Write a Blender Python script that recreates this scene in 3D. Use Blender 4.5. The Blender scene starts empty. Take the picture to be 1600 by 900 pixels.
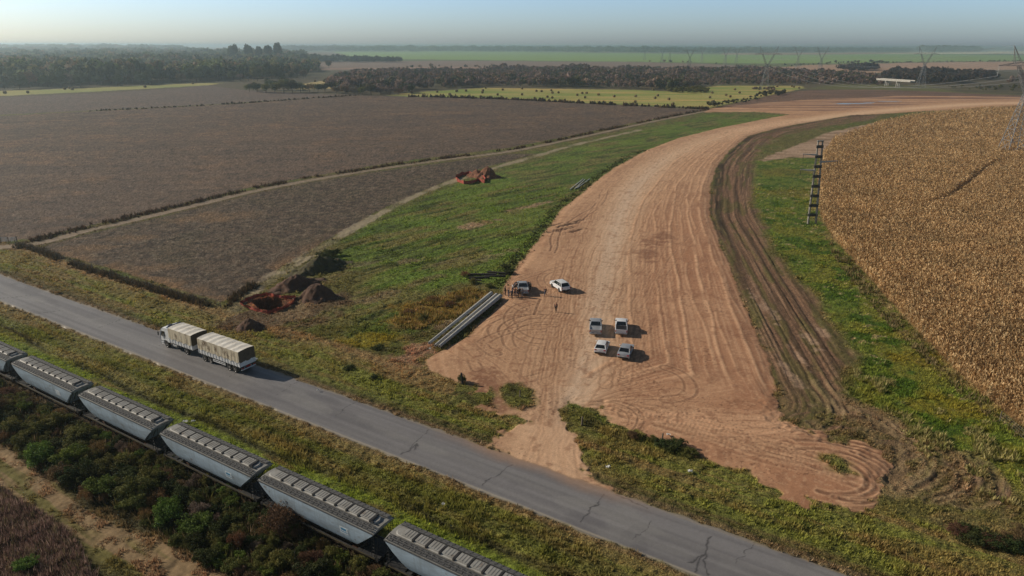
import bpy, math, random
import numpy as np
from mathutils import Vector, Matrix
R = math.radians
# ------------------------------------------------------------------ camera, light, exposure
CAM_H, FPX, PITCH, ROLL = 42.0, 1065.0, R(19.55), R(0.22)
scene = bpy.context.scene
cam_data = bpy.data.cameras.new('camera')
cam = bpy.data.objects.new('camera', cam_data)
scene.collection.objects.link(cam)
cam.location = (0, 0, CAM_H)
cam.matrix_world = Matrix.Translation((0, 0, CAM_H)) @ Matrix.Rotation(R(90) - PITCH, 4, 'X') @ Matrix.Rotation(ROLL, 4, 'Z')
cam_data.sensor_width = 36.0
cam_data.lens = 36.0 * FPX / 1600.0
cam_data.clip_start = 0.5
cam_data.clip_end = 60000
scene.camera = cam

SUN_EL, SUN_AZ = R(27.5), R(74)          # azimuth measured from +Y towards -X
sun_dir = Vector((-math.sin(SUN_AZ) * math.cos(SUN_EL), math.cos(SUN_AZ) * math.cos(SUN_EL), math.sin(SUN_EL)))
sd_ = bpy.data.lights.new('sun', 'SUN')
sd_.energy = 5.0
sd_.angle = R(0.6)
sd_.color = (1.0, 0.89, 0.74)
sun = bpy.data.objects.new('sun', sd_)
scene.collection.objects.link(sun)
sun.rotation_euler = sun_dir.to_track_quat('Z', 'Y').to_euler()
world = bpy.data.worlds.new('World')
scene.world = world
world.use_nodes = True
wn = world.node_tree
sky = wn.nodes.new('ShaderNodeTexSky')
sky.sky_type = 'NISHITA'
sky.sun_disc = False
sky.sun_elevation = SUN_EL
sky.sun_rotation = -SUN_AZ
sky.air_density = 1.0
sky.dust_density = 1.0
sky.ozone_density = 1.0
wn.nodes['Background'].inputs[1].default_value = 0.05
# smoky air low over the plain: the yellow horizon band of the clear sky model turned to a cool pale grey
wtc = wn.nodes.new('ShaderNodeTexCoord'); wsx = wn.nodes.new('ShaderNodeSeparateXYZ')
wmr = wn.nodes.new('ShaderNodeMapRange'); wmr.inputs['From Min'].default_value = 0.0; wmr.inputs['From Min'].default_value = 0.06; wmr.inputs['From Max'].default_value = 0.16
wtint = wn.nodes.new('ShaderNodeMix'); wtint.data_type = 'RGBA'
wtint.inputs['A'].default_value = (2.3, 2.95, 4.3, 1); wtint.inputs['B'].default_value = (1, 1, 1, 1)
wmul = wn.nodes.new('ShaderNodeVectorMath'); wmul.operation = 'MULTIPLY'
wn.links.new(wtc.outputs['Generated'], wsx.inputs[0]); wn.links.new(wsx.outputs['Z'], wmr.inputs['Value'])
wn.links.new(wmr.outputs[0], wtint.inputs['Factor'])
wn.links.new(sky.outputs[0], wmul.inputs[0]); wn.links.new(wtint.outputs['Result'], wmul.inputs[1])
wn.links.new(wmul.outputs[0], wn.nodes['Background'].inputs[0])
scene.view_settings.view_transform = 'Standard'
scene.view_settings.look = 'None'
scene.view_settings.gamma = 1
scene.view_settings.use_curve_mapping = False
scene.view_settings.exposure = -0.3
scene.cycles.max_bounces = 5
scene.cycles.volume_bounces = 2
scene.cycles.transparent_max_bounces = 8
scene.cycles.use_denoising = True

# ------------------------------------------------------------------ ground coordinates
def G(px, py, z=0.0):
    """world x, y of the ground point seen at photo pixel (1600 x 900)"""
    u = (px - 800) / FPX; v = -(py - 450) / FPX
    c, s = math.cos(ROLL), math.sin(ROLL)
    u, v = u * c - v * s, u * s + v * c
    dy = math.cos(PITCH) + v * math.sin(PITCH)
    dz = -math.sin(PITCH) + v * math.cos(PITCH)
    t = (CAM_H - z) / max(-dz, 0.0034)
    return u * t, dy * t
def GP(pts):
    return np.array([G(*p) for p in pts])
def S(r, g, b, k=1.2):
    c = np.array([r, g, b]) / 255.0
    return np.where(c < 0.04045, c / 12.92, ((c + 0.055) / 1.055) ** 2.4) * k

# ------------------------------------------------------------------ numpy noise
def _h(ix, iy, seed):
    h = np.asarray(ix, np.float32).astype(np.int32).astype(np.uint32) * np.uint32(374761393)
    h = h + np.asarray(iy, np.float32).astype(np.int32).astype(np.uint32) * np.uint32(668265263) + np.uint32((seed * 974634777) & 0xffffffff)
    h ^= h >> np.uint32(13); h *= np.uint32(1274126177); h ^= h >> np.uint32(16)
    return (h & np.uint32(0xffff)).astype(np.float32) * np.float32(1 / 65535.0)
def vn(x, y, seed=0):
    x = np.asarray(x, np.float64); y = np.asarray(y, np.float64)
    fx0 = np.floor(x); fy0 = np.floor(y)
    fx = (x - fx0).astype(np.float32); fy = (y - fy0).astype(np.float32)
    fx = fx * fx * (3 - 2 * fx); fy = fy * fy * (3 - 2 * fy)
    k1 = np.uint32(374761393); k2 = np.uint32(668265263)
    ax = fx0.astype(np.int32).astype(np.uint32) * k1; ay = fy0.astype(np.int32).astype(np.uint32) * k2 + np.uint32((seed * 974634777) & 0xffffffff)
    def hh(h):
        h ^= h >> np.uint32(13); h *= np.uint32(1274126177); h ^= h >> np.uint32(16)
        return (h & np.uint32(0xffff)).astype(np.float32) * np.float32(1 / 65535.0)
    a = hh(ax + ay); b = hh(ax + k1 + ay); c = hh(ax + ay + k2); d = hh(ax + k1 + (ay + k2))
    t = a + (b - a) * fx
    return t + (c + (d - c) * fx - t) * fy
def fbm(x, y, octv=3, seed=0, rough=0.5):
    t = 0; a = 1; n = 0
    for i in range(octv):
        k = 2.03 ** i
        ca, sa = math.cos(i * 0.7 + 0.3), math.sin(i * 0.7 + 0.3)
        t = t + a * vn((x * ca - y * sa) * k, (x * sa + y * ca) * k, seed + i * 17); n += a; a *= rough
    return t / n
def sst(a, b, x):
    t = np.clip((x - a) / (b - a), 0, 1)
    return t * t * (3 - 2 * t)
def mix(c, col, m):
    return c + (np.asarray(col, dtype=np.float32) - c) * m[:, None]

def poly_sdf(P, X, Y, margin=15.0, far=1e3):
    """signed distance, negative inside; cheap outside the bounding box"""
    out = np.full(X.shape, far, dtype=np.float32)
    m = (X > P[:, 0].min() - margin) & (X < P[:, 0].max() + margin) & (Y > P[:, 1].min() - margin) & (Y < P[:, 1].max() + margin)
    x = X[m]; y = Y[m]
    d = np.full(x.shape, 1e12); ins = np.zeros(x.shape, bool)
    n = len(P)
    for i in range(n):
        ax, ay = P[i]; bx, by = P[(i + 1) % n]
        ex, ey = bx - ax, by - ay
        L2 = ex * ex + ey * ey + 1e-9
        t = np.clip(((x - ax) * ex + (y - ay) * ey) / L2, 0, 1)
        d = np.minimum(d, (x - ax - t * ex) ** 2 + (y - ay - t * ey) ** 2)
        c = ((ay > y) != (by > y)) & (x < (bx - ax) * (y - ay) / ((by - ay) if by != ay else 1e-9) + ax)
        ins ^= c
    out[m] = np.where(ins, -np.sqrt(d), np.sqrt(d))
    return out
def smooth_line(P, n=8, closed=False):
    P = np.asarray(P, float); out = []
    N = len(P)
    for i in range(N if closed else N - 1):
        if closed:
            p0, p1, p2, p3 = P[i - 1], P[i], P[(i + 1) % N], P[(i + 2) % N]
        else:
            p0 = P[max(i - 1, 0)]; p1 = P[i]; p2 = P[i + 1]; p3 = P[min(i + 2, N - 1)]
        for k in range(n):
            t = k / n
            out.append(0.5 * ((2 * p1) + (-p0 + p2) * t + (2 * p0 - 5 * p1 + 4 * p2 - p3) * t * t + (-p0 + 3 * p1 - 3 * p2 + p3) * t ** 3))
    if not closed: out.append(P[-1])
    return np.array(out)
def line_dist(P, X, Y, margin=6.0, far=1e3, signed=False, along=False):
    """distance to polyline; signed: + on the left side"""
    out = np.full(X.shape, far, dtype=np.float32); sg = np.ones(X.shape, dtype=np.float32); al = np.zeros(X.shape, dtype=np.float32)
    acc = 0.0
    pre = np.nonzero((X > P[:, 0].min() - margin) & (X < P[:, 0].max() + margin) & (Y > P[:, 1].min() - margin) & (Y < P[:, 1].max() + margin))[0]
    Xf, Yf, outf, sgf, alf = X, Y, out, sg, al
    X, Y, out, sg, al = X[pre], Y[pre], out[pre], sg[pre], al[pre]
    for i in range(len(P) - 1):
        ax, ay = P[i]; bx, by = P[i + 1]
        ex, ey = bx - ax, by - ay
        L = math.hypot(ex, ey) + 1e-9
        m = np.nonzero((X > min(ax, bx) - margin) & (X < max(ax, bx) + margin) & (Y > min(ay, by) - margin) & (Y < max(ay, by) + margin))[0]
        if len(m):
            x = X[m]; y = Y[m]
            t = np.clip(((x - ax) * ex + (y - ay) * ey) / (L * L), 0, 1)
            d = np.sqrt((x - ax - t * ex) ** 2 + (y - ay - t * ey) ** 2)
            b = d < out[m]
            mb = m[b]
            out[mb] = d[b]
            sg[mb] = np.where(ex * (y[b] - ay) - ey * (x[b] - ax) >= 0, 1, -1)
            al[mb] = acc + t[b] * L
        acc += L
    outf[pre] = out; sgf[pre] = sg; alf[pre] = al
    out, sg, al = outf, sgf, alf
    r = [out * sg if signed else out]
    if along: r.append(al)
    return r[0] if len(r) == 1 else r

# ------------------------------------------------------------------ outlines of the land, as ground positions
NRM = np.array([0.5258, 0.8506]); NRM = NRM / np.linalg.norm(NRM)
DIR = np.array([NRM[1], -NRM[0]])
ROAD_S, ROAD_N = 47.15, 54.15
P_EARTH = GP([(762,690),(780,682),(797,671),(812,656),(806,650),(796,649),(770,648),(748,636),(738,618),(722,604),(695,590),(672,578),(668,562),(700,545),(735,522),(765,492),(783,470),(790,447),(806,420),(830,390),(855,358),(880,325),(915,297),(960,262),(1010,235),(1060,216),(1120,201),(1190,187),(1235,179),(1180,175),(1100,176),(1110,170),(1200,160),(1262,156),(1330,154),(1400,150),(1500,150),(1600,152),(1900,158),
   (1900,172),(1600,166),(1500,172),(1440,174),(1380,178),(1330,180),(1270,190),(1215,200),(1170,212),(1140,235),(1120,260),(1110,290),(1108,330),(1120,370),(1140,420),(1165,480),(1190,540),(1210,590),(1215,640),(1225,655),(1260,670),(1300,683),(1340,690),(1368,705),(1388,745),(1378,772),(1345,790),(1300,787),(1250,783),(1200,760),(1140,722),(1080,702),(1020,684),(985,672),(955,662),(938,638),(900,636),(884,645),(890,670),(903,695),(920,728),(955,765),(900,790),(800,740)])
P_RUT = GP([(1380,178),(1330,180),(1270,190),(1215,200),(1170,212),(1140,235),(1120,260),(1110,290),(1108,330),(1120,370),(1140,420),(1165,480),(1190,540),(1210,590),(1215,640),(1260,670),(1300,683),(1340,690),(1368,705),(1388,745),(1430,760),(1480,768),(1540,785),(1580,792),(1582,775),(1560,752),(1530,738),(1480,722),(1430,705),(1410,680),(1375,655),(1340,630),(1322,600),(1327,553),(1318,527),(1287,500),(1280,473),(1240,433),(1213,400),(1200,374),(1181,330),(1172,305),(1178,280),(1177,249),(1185,232),(1225,212),(1290,198),(1360,187)])
P_MAIZE = GP([(1272,222),(1305,216),(1340,203),(1380,190),(1430,180),(1480,175),(1530,170),(1600,167),(1800,160),(2300,300),(2300,760),(1800,760),(1640,690),(1600,668),(1560,640),(1500,585),(1440,526),(1400,480),(1370,448),(1330,402),(1300,370),(1284,340),(1279,305),(1279,270),(1284,245),(1294,232)])
P_MAIZE = P_MAIZE[1:]
P_GRAVEL = GP([(1186,250),(1215,238),(1250,225),(1290,208),(1345,196),(1385,188),(1345,206),(1306,220),(1288,236),(1284,246),(1235,246),(1195,252)])
P_GREENR = GP([(1178,252),(1230,247),(1284,247),(1279,305),(1284,340),(1330,402),(1400,480),(1500,585),(1600,668),(1700,720),(1700,800),(1600,770),(1500,700),(1420,660),(1345,622),(1330,553),(1290,490),(1240,430),(1200,372),(1180,328),(1172,300)])
P_GREENL = GP([(520,500),(560,440),(520,405),(545,372),(600,336),(700,292),(760,272),(830,252),(960,214),(1110,178),(1235,180),(1190,187),(1060,216),(960,262),(880,325),(830,390),(790,447),(735,440),(690,450),(640,470),(600,510)])
P_F1 = GP([(-900,385),(-20,381),(60,372),(200,339),(400,291),(600,256),(800,230),(1000,190),(1108,171),(1040,168),(900,161),(780,155),(640,151),(560,149),(400,160),(300,166),(140,174),(-100,186),(-900,230)])
P_F1B = GP([(-900,228),(-100,184),(140,173),(300,165),(400,159),(560,148),(500,147),(385,141),(320,133),(280,138),(150,146),(0,152),(-900,190)])
P_F2 = GP([(66,386),(130,367),(200,350.5),(300,327),(400,302),(500,283),(600,266.5),(700,253),(800,240),(835,241),(760,261),(700,282),(600,325),(500,382),(440,418),(395,450),(362,466),(345,472),(200,428),(62,388)])
P_HAY = GP([(606,149),(640,145),(760,137),(900,139),(1000,141),(1062,144),(1120,134),(1250,134),(1258,138),(1215,146),(1165,157),(1112,168),(1040,166),(900,160),(760,153),(640,151)])
P_HAYL = GP([(-900,186),(0,150),(150,143),(330,133),(345,130),(310,130),(150,137),(0,142),(-900,170)])
P_HAYS = GP([(470,140),(520,138),(560,140),(600,128),(622,125),(560,125),(500,127),(465,132)])
P_BROWNR = GP([(1112,169),(1165,158),(1215,147),(1262,141),(1350,140),(1440,142),(1520,146),(1600,149),(1900,153),(1900,166),(1600,160),(1400,158),(1262,162),(1180,175),(1110,175)])
L_LANE1 = smooth_line(GP([(-500,410),(-60,392),(0,386),(60,380),(130,362),(200,346),(300,322),(400,298),(500,279),(600,263),(700,249),(800,236),(900,216),(1000,194),(1060,182),(1112,172)]), 5)
L_PATH2 = smooth_line(GP([(368,484),(382,466),(410,444),(450,418),(500,388),(550,358),(600,331),(650,306),(700,286),(760,266),(830,246),(900,226),(1000,203)]), 5)
P_TRACK = smooth_line(GP([(-260,650),(-100,660),(0,702),(60,742),(140,790),(230,838),(330,888),(430,960),(280,980),(200,915),(110,862),(40,810),(0,775),(-100,735),(-260,720)]), 4, True)
L_EL = smooth_line(GP([(830,735),(800,690),(752,600),(755,540),(775,490),(792,447),(830,390),(880,325),(960,262),(1060,215),(1190,186),(1300,170),(1450,158),(1600,153),(1900,158)]), 6)
L_ER = smooth_line(GP([(930,745),(900,690),(1000,655),(1215,645),(1210,590),(1190,540),(1165,480),(1140,420),(1120,370),(1108,330),(1110,290),(1120,260),(1140,235),(1170,212),(1215,200),(1270,190),(1330,181),(1440,174),(1600,165),(1900,172)]), 6)
L_MAIN = smooth_line(GP([(868,752),(868,700),(888,640),(905,590),(925,530),(938,460),(952,400),(968,340),(1000,285),(1060,238),(1150,207),(1250,190),(1400,172),(1600,161),(1900,166)]), 6)
C_PIT1 = np.array(G(430, 474)); C_PIT2 = np.array(G(735, 283))
P_PIT1 = GP([(393,470),(420,464),(440,465),(452,470),(443,478),(425,487),(404,481)])
# ------------------------------------------------------------------ ground sheet, split by what covers it
def grid_axes():
    inv = np.concatenate([np.linspace(1 / 18.0, 1 / 43.0, 90, endpoint=False), np.linspace(1 / 43.0, 1 / 300.0, 800, endpoint=False), np.linspace(1 / 300.0, 1 / 9000.0, 300)])
    ys = np.concatenate([[8.0, 14.0], 1 / inv, [14000.0, 24000.0]])
    ta = np.linspace(-1.0, 1.0, 1350)
    side = 1.0 + np.cumsum(np.linspace(0.004, 0.12, 26))
    ts = np.concatenate([-side[::-1], ta, side])
    return ys, ts
ys, ts = grid_axes()
NY, NX = len(ys), len(ts)
YY = np.repeat(ys, NX).astype(np.float64); TT = np.tile(ts, NY)
XX = TT * (YY + 6.0)
X, Y = XX, YY
OFF = X * NRM[0] + Y * NRM[1]; ALO = X * DIR[0] + Y * DIR[1]
# wobble for outlines: a few sizes of noise, in metres
near = np.clip(Y / 60.0, 1, 12)
wob = (fbm(X / 5, Y / 5, 3, 3) - 0.5) * 2.4 + (fbm(X / 0.9, Y / 0.9, 2, 9) - 0.5) * 0.9
wobf = (fbm(X / 40, Y / 40, 3, 5) - 0.5)
big = fbm(X / 22, Y / 22, 3, 21); mid = fbm(X / 5.5, Y / 5.5, 3, 31); fin = fbm(X / 1.1, Y / 1.1, 3, 41); tiny = fbm(X / 0.35, Y / 0.35, 2, 51)
big2 = fbm(X / 60 + 7, Y / 60, 3, 61)
clump = fbm(X / 0.75, Y / 0.75, 2, 71)

col = np.zeros((len(X), 3), np.float32)
cls = np.zeros(len(X), np.int8)
Z = np.zeros(len(X))
# --- base: rough olive pasture
olive = S(98, 94, 50); dryg = S(116, 104, 66); green = S(84, 98, 40); dark = S(62, 62, 34); straw = S(135, 122, 84); brown = S(98, 80, 58)
col[:] = olive
col = mix(col, green, sst(0.45, 0.65, mid * 0.5 + big * 0.5) * 0.8)
col = mix(col, dryg, sst(0.5, 0.72, fbm(X / 3.3, Y / 3.3, 3, 81)) * 0.8)
col = mix(col, dark, sst(0.55, 0.72, fin) * 0.55)
rough = np.ones(len(X), np.float32)          # how clumpy the sheet is
def patch(px, py, a, b, c, k=.8, ang=0.0, nz=1.6, amp=1.6, lo=1.0, hi=.45, seed=147):
    cx, cy = G(px, py); r = max(a, b) * 2.2
    I = np.nonzero((np.abs(X - cx) < r) & (np.abs(Y - cy) < r))[0]
    x, y = X[I], Y[I]; ca, sa = math.cos(R(ang)), math.sin(R(ang))
    u = (x - cx) * ca + (y - cy) * sa; v = -(x - cx) * sa + (y - cy) * ca
    d = np.hypot(u / a, v / b) + (fbm(x / nz, y / nz, 3, seed) - 0.5) * amp
    m = sst(lo, hi, d) * k
    col[I] = mix(col[I], c, m)
    return I, m
# far land ----------------------------------------------------------
def band(pts, c, soft=1.0, wb=1.0, k=1.0):
    global col
    P = GP(pts) if not isinstance(pts, np.ndarray) else pts
    sd = poly_sdf(P, X, Y, 30 * soft) + (fbm(X / 90, Y / 200, 3, 97) - .5) * 60
    m = sst(soft, -soft, sd + wob * wb) * k
    col = mix(col, c, m)
    return sd
farm = Y > 560
fcol = np.where(fbm(X / 700, Y / 1500, 2, 90)[:, None] > 0.52, S(92, 104, 58), S(118, 100, 84)).astype(np.float32)
col = np.where((Y > 1000)[:, None], col * 0.3 + fcol * 0.7, col)
col = mix(col, S(84, 74, 62), ((Y > 560) & (Y < 1450)).astype(np.float32) * 0.75)
FARB = [
 ([(440,97),(700,95),(1000,97),(1120,100),(1200,104),(1230,110),(1120,112),(900,107),(600,109),(480,111)], S(126, 108, 94)),
 ([(520,81),(700,80),(1000,83),(1200,86),(1420,84),(1600,86),(1800,90),(1800,96),(1480,96),(1300,99),(1160,99),(1000,96.5),(760,94),(560,92)], S(124, 150, 78)),
 ([(1180,112),(1260,102),(1420,98),(1600,96),(1900,97),(1900,112),(1600,108),(1500,112),(1330,114)], S(166, 136, 110)),
 ([(1140,104),(1200,104),(1260,110),(1180,113)], S(150, 125, 105)),
 ([(1370,83),(1500,80),(1600,79),(1900,82),(1900,84.5),(1600,84),(1500,84),(1400,84.5)], S(240, 214, 178)),
 ([(1130,83),(1340,82),(1440,82.5),(1440,83.5),(1340,84.5),(1130,85.5)], S(160, 130, 104)),
 ([(480,107),(700,104),(1060,108),(1060,109.5),(700,107),(480,109)], S(150, 122, 104)),
 ([(1250,139),(1330,132),(1450,134),(1600,140),(1900,150),(1900,158),(1600,149),(1440,142),(1350,140)], S(96, 96, 56)),
]
for pts, c in FARB: band(pts, c, 12, 6)
# right mid rough land of ditches and scrub
m = sst(4, -4, poly_sdf(GP([(1450,136),(1600,128),(1900,130),(1900,152),(1600,148),(1500,144)]), X, Y, 60) + wob * 3)
col = mix(col, S(92, 84, 62), m * 0.8)
col = mix(col, S(70, 66, 48), m * sst(0.45, 0.6, fbm(X / 25, Y / 9, 3, 95)))
# fields -------------------------------------------------------------
def field(P, c, cl, wb=0.7, soft=0.5):
    global col
    sd = poly_sdf(P, X, Y, 20) + wob * wb
    m = sst(soft, -soft, sd)
    col = mix(col, c, m); cls[sd < 0] = cl
    rough[sd < 0] = 0.35
    return m, sd
# stubble colours with rows and broad streaks
rowdir = np.array([math.cos(R(11)), math.sin(R(11))]); rn = X * -rowdir[1] + Y * rowdir[0]; ra = X * rowdir[0] + Y * rowdir[1]
streak = fbm(ra / 60, rn / 3.5, 3, 101); streak2 = fbm(ra / 16, rn / 1.3, 2, 103)
c1 = np.repeat(S(102, 86, 72)[None], len(X), 0)
c1 = mix(c1, S(84, 72, 64), sst(0.3, 0.8, streak) * 0.25 + sst(.4, .65, fbm(X / 14, Y / 14, 3, 104)) * .4)
c1 = mix(c1, S(124, 98, 74), sst(0.5, 0.72, streak2 * 0.2 + big * 0.4 + fbm(X / 6, Y / 6, 3, 106) * .4) * 0.6)
c1 = mix(c1, S(118, 96, 78), sst(0.55, 0.75, fbm(ra / 140, rn / 9, 3, 107)) * 0.3)
c1 = mix(c1, S(140, 124, 106), sst(0.62, 0.8, fin) * 0.55 * sst(300, 90, Y))
c1 = mix(c1, S(66, 60, 54), sst(0.5, 0.72, fbm(X / 2.2, Y / 2.2, 3, 109)) * 0.55)
pass_ = np.sin(rn / 4.6 + 1.2 * fbm(ra / 80, rn / 60, 2, 108) * 3)
c1 = c1 * (1 + .055 * pass_ * sst(.35, .6, fbm(ra / 50, rn / 20, 2, 110)) - .03 * (np.abs(np.sin(rn / 9.2)) < .06))[:, None].astype(np.float32)
field(P_F1, c1, 4, 0.9)
field(P_F1B, mix(c1, S(100, 90, 84), np.full(len(X), 0.55)), 4, 2.0)
c2 = np.repeat(S(94, 80, 66)[None], len(X), 0)
c2 = mix(c2, S(62, 54, 46), sst(0.4, 0.65, fbm(X / 1.5, Y / 1.5, 3, 111)) * 0.7)
c2 = mix(c2, S(122, 110, 92), sst(0.56, 0.74, fin) * 0.5)
c2 = mix(c2, S(82, 84, 46), sst(0.5, 0.7, fbm(X / 9, Y / 9, 3, 113)) * 0.1)
sdF2 = poly_sdf(P_F2, X, Y, 20)
edge2 = sst(-5, -0.5, sdF2) * sst(0.42, 0.6, fbm(X / 6, Y / 6, 3, 114)) * sst(170, 120, Y)
c2 = mix(c2, S(132, 102, 70), edge2 * 0.7)
for px, py, r in [(300,345,6),(330,340,7),(200,372,5),(140,388,4),(290,455,4),(240,418,5),(350,335,6)]:
    cx, cy = G(px, py)
    c2 = mix(c2, S(126, 100, 72), sst(r, r * 0.1, np.hypot((X - cx) * 0.6, (Y - cy) * 1.3) + wob * 3) * 0.55)
field(P_F2, c2, 5, 0.5)
ch = np.repeat(S(150, 144, 82)[None], len(X), 0)
hs = fbm(X / 60, Y / 14, 3, 121)
ch = mix(ch, S(118, 132, 62), sst(0.4, 0.62, hs))
ch = mix(ch, S(176, 150, 92), sst(0.5, 0.7, fbm(X / 90, Y / 10, 3, 123)) * 0.8)
field(P_HAY, ch, 6, 3, 2)
field(P_HAYL, mix(ch, S(138, 138, 86), np.full(len(X), 0.5)), 6, 4, 3)
field(P_HAYS, S(165, 148, 100) + 0 * c1, 6, 6, 5)
cb = mix(np.repeat(S(118, 94, 78)[None], len(X), 0), S(98, 78, 64), sst(0.4, 0.65, fbm(X / 40, Y / 4, 3, 125)))
field(P_BROWNR, cb, 4, 2, 1.5)
# far scattered pale lines
# right green strip and left meadow -----------------------------------
m, _ = (sst(1.2, -1.2, poly_sdf(P_GREENR, X, Y, 20) + wob * 1.6), 0)
cg = mix(np.repeat(S(92, 106, 42)[None], len(X), 0), S(106, 108, 44), sst(0.4, 0.62, mid))
cg = mix(cg, S(66, 88, 28), sst(0.5, 0.7, fbm(X / 3, Y / 3, 3, 131)))
cg = mix(cg, S(104, 96, 44), sst(0.55, 0.75, big) * 0.6)
fleck = fbm(X / 1.5, Y / 0.8, 3, 133)
cgr = mix(cg, S(150, 138, 96), sst(0.66, 0.8, fleck) * sst(0.4, 0.55, fbm(X / 8, Y / 8, 2, 134)))
col = mix(col, cgr, m)
mL = sst(2.5, -2.5, poly_sdf(P_GREENL, X, Y, 20) + wob * 2.2)
mdir = np.array([math.cos(R(47)), math.sin(R(47))])
mln = X * -mdir[1] + Y * mdir[0]; mla = X * mdir[0] + Y * mdir[1]
cgl = mix(np.repeat(S(96, 110, 46)[None], len(X), 0), S(80, 98, 38), sst(0.4, 0.62, fbm(mla / 22, mln / 2.2, 3, 141)))
cgl = mix(cgl, S(116, 106, 62), sst(0.46, 0.68, fbm(mla / 15, mln / 3, 3, 143)) * 0.8)
cgl = mix(cgl, S(60, 68, 32), sst(0.52, 0.7, fbm(mla / 9, mln / 1.1, 3, 145)) * 0.8)
cgl = mix(cgl, S(96, 118, 44), sst(0.55, 0.75, fbm(X / 14, Y / 14, 2, 146)) * 0.6)
col = mix(col, cgl, mL)
Z += mL * (fbm(mla / 9, mln / 1.1, 3, 145) - 0.5) * -0.25
# worn patches in the meadow
for px, py, a, b, k, c in [(740,352,9,2.5,.9,S(150,126,98)),(830,322,10,2,.85,S(150,126,98)),(770,400,7,2.6,.6,S(128,112,84)),(640,408,4,2,.7,S(130,118,88)),(560,415,6,2,.55,S(120,108,80)),(652,548,5,2.5,.9,S(146,118,92)),(600,462,5,2,.6,S(120,104,76)),(660,440,7,1.5,.6,S(118,100,74)),(895,302,9,1.6,.5,S(125,100,72)),(640,560,6,3,.75,S(140,112,86)),(560,470,8,1.4,.55,S(118,102,76)),(500,500,8,1.6,.75,S(104,86,62)),(690,412,8,1.4,.4,S(112,100,74)),(700,505,5,1.6,.6,S(140,122,98)),(900,668,3,2,.2,S(120,100,70)),(1040,690,5,1.2,.55,S(140,120,92))]:
    patch(px, py, a, b, c, k, 47)
# yellowish weed patch by the poles
for px, py, a, b, c in [(690,482,9,4,S(120,98,40)),(640,500,6,3,S(118,98,42)),(575,530,6,3,S(122,112,36)),(1190,640,1,1,S(110,100,40)),(1500,640,6,4,S(116,110,38)),(1440,560,5,3,S(112,104,36))]:
    patch(px, py, a, b, c, .85, 0, 2, 1.2, 1.1, .5)
# verges along the asphalt --------------------------------------------
nv = sst(66.5, 65.0, OFF + wob * .5) * sst(ROAD_N - .2, ROAD_N + .4, OFF) * sst(35, 30, ALO)
ln = fbm(ALO / 18, OFF / 0.9, 3, 151)
cv = mix(np.repeat(S(116, 106, 58)[None], len(X), 0), S(110, 114, 52), sst(0.4, 0.6, fbm(ALO / 10, OFF / 2.4, 3, 153)))
cv = mix(cv, S(130, 106, 72), sst(0.5, 0.7, ln) * 0.55)
cv = mix(cv, S(72, 66, 38), sst(57.2, 55.2, OFF + wob * .4) * 0.75)
cv = mix(cv, S(140, 112, 80), sst(61.5, 64.5, OFF + wob) * sst(-38, -60, ALO) * 0.75)
cv = mix(cv, S(70, 68, 38), sst(0.58, 0.74, fin) * 0.4)
col = mix(col, cv, nv * 0.9)
sv = sst(ROAD_S + .2, ROAD_S - .4, OFF)
cs = mix(np.repeat(S(118, 106, 62)[None], len(X), 0), S(108, 108, 50), sst(0.4, 0.62, fbm(ALO / 14, OFF / 2.0, 3, 155)))
cs = mix(cs, S(120, 102, 64), sst(0.5, 0.7, ln) * 0.5)
gband = np.exp(-((OFF - 38.9 - (vn(ALO / 25, ALO * 0, 157) - .5) * 2 - sst(-60, -110, ALO) * 0.5) / 2.2) ** 2)
cs = mix(cs, S(108, 122, 42), gband * sst(0.25, 0.55, fbm(ALO / 8, OFF / 1.6, 3, 158) + .12))
dd = OFF - 41.9 - (fbm(ALO / 14, ALO * 0, 2, 159) - .5) * 2.4
dit = np.exp(-(dd / 0.5) ** 2) * sst(0.3, 0.5, fbm(ALO / 9, OFF, 2, 161))
cs = mix(cs, S(52, 50, 34), dit * 0.85)
cs = mix(cs, S(74, 70, 38), sst(0.56, 0.74, fin) * 0.4)
cs = mix(cs, S(80, 88, 38), sst(45.2, 43.8, OFF + wob * .3) * sst(42.5, 43.5, OFF) * 0.5)
col = mix(col, cs, sv)
Z += sv * (-0.45 * np.exp(-(dd / 1.1) ** 2)) + sv * sst(40, 36, OFF) * 0.15
Z += -0.35 * np.exp(-((OFF - 58.6) / 1.6) ** 2) * sst(-30, -45, ALO)
# scrub floor south of the line
fl = sst(33.5, 31.5, OFF + wob * .4)
cf = mix(np.repeat(S(62, 58, 36)[None], len(X), 0), S(98, 84, 58), sst(0.45, 0.65, mid))
col = mix(col, cf, fl)
bal = np.exp(-((OFF - 34.5) / 1.9) ** 4)
col = mix(col, mix(np.repeat(S(74, 64, 52)[None], len(X), 0), S(46, 40, 34), sst(0.4, 0.6, tiny)), bal)
Z += bal * 0.18
# the two-track farm path at the lower left
sdT = poly_sdf(P_TRACK, X, Y, 12) + wob * 0.9
ct = mix(np.repeat(S(126, 106, 78)[None], len(X), 0), S(96, 90, 48), sst(0.48, 0.62, fbm(ALO / 9, OFF / 1.2, 3, 171)))
ct = mix(ct, S(146, 122, 92), sst(0.52, 0.7, fbm(ALO / 30, OFF / 0.8, 3, 173)) * 0.7)
col = mix(col, ct, sst(0.9, -0.9, sdT)); rough[sdT < 0] = 0.5; cls[(sdT < -.3) & (fbm(X / 1.2, Y / 1.2, 2, 176) > .44)] = 7
Z += sst(0.5, -2, sdT) * (fbm(ALO / 14, OFF / 0.7, 2, 175) - 0.5) * 0.25
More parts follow.
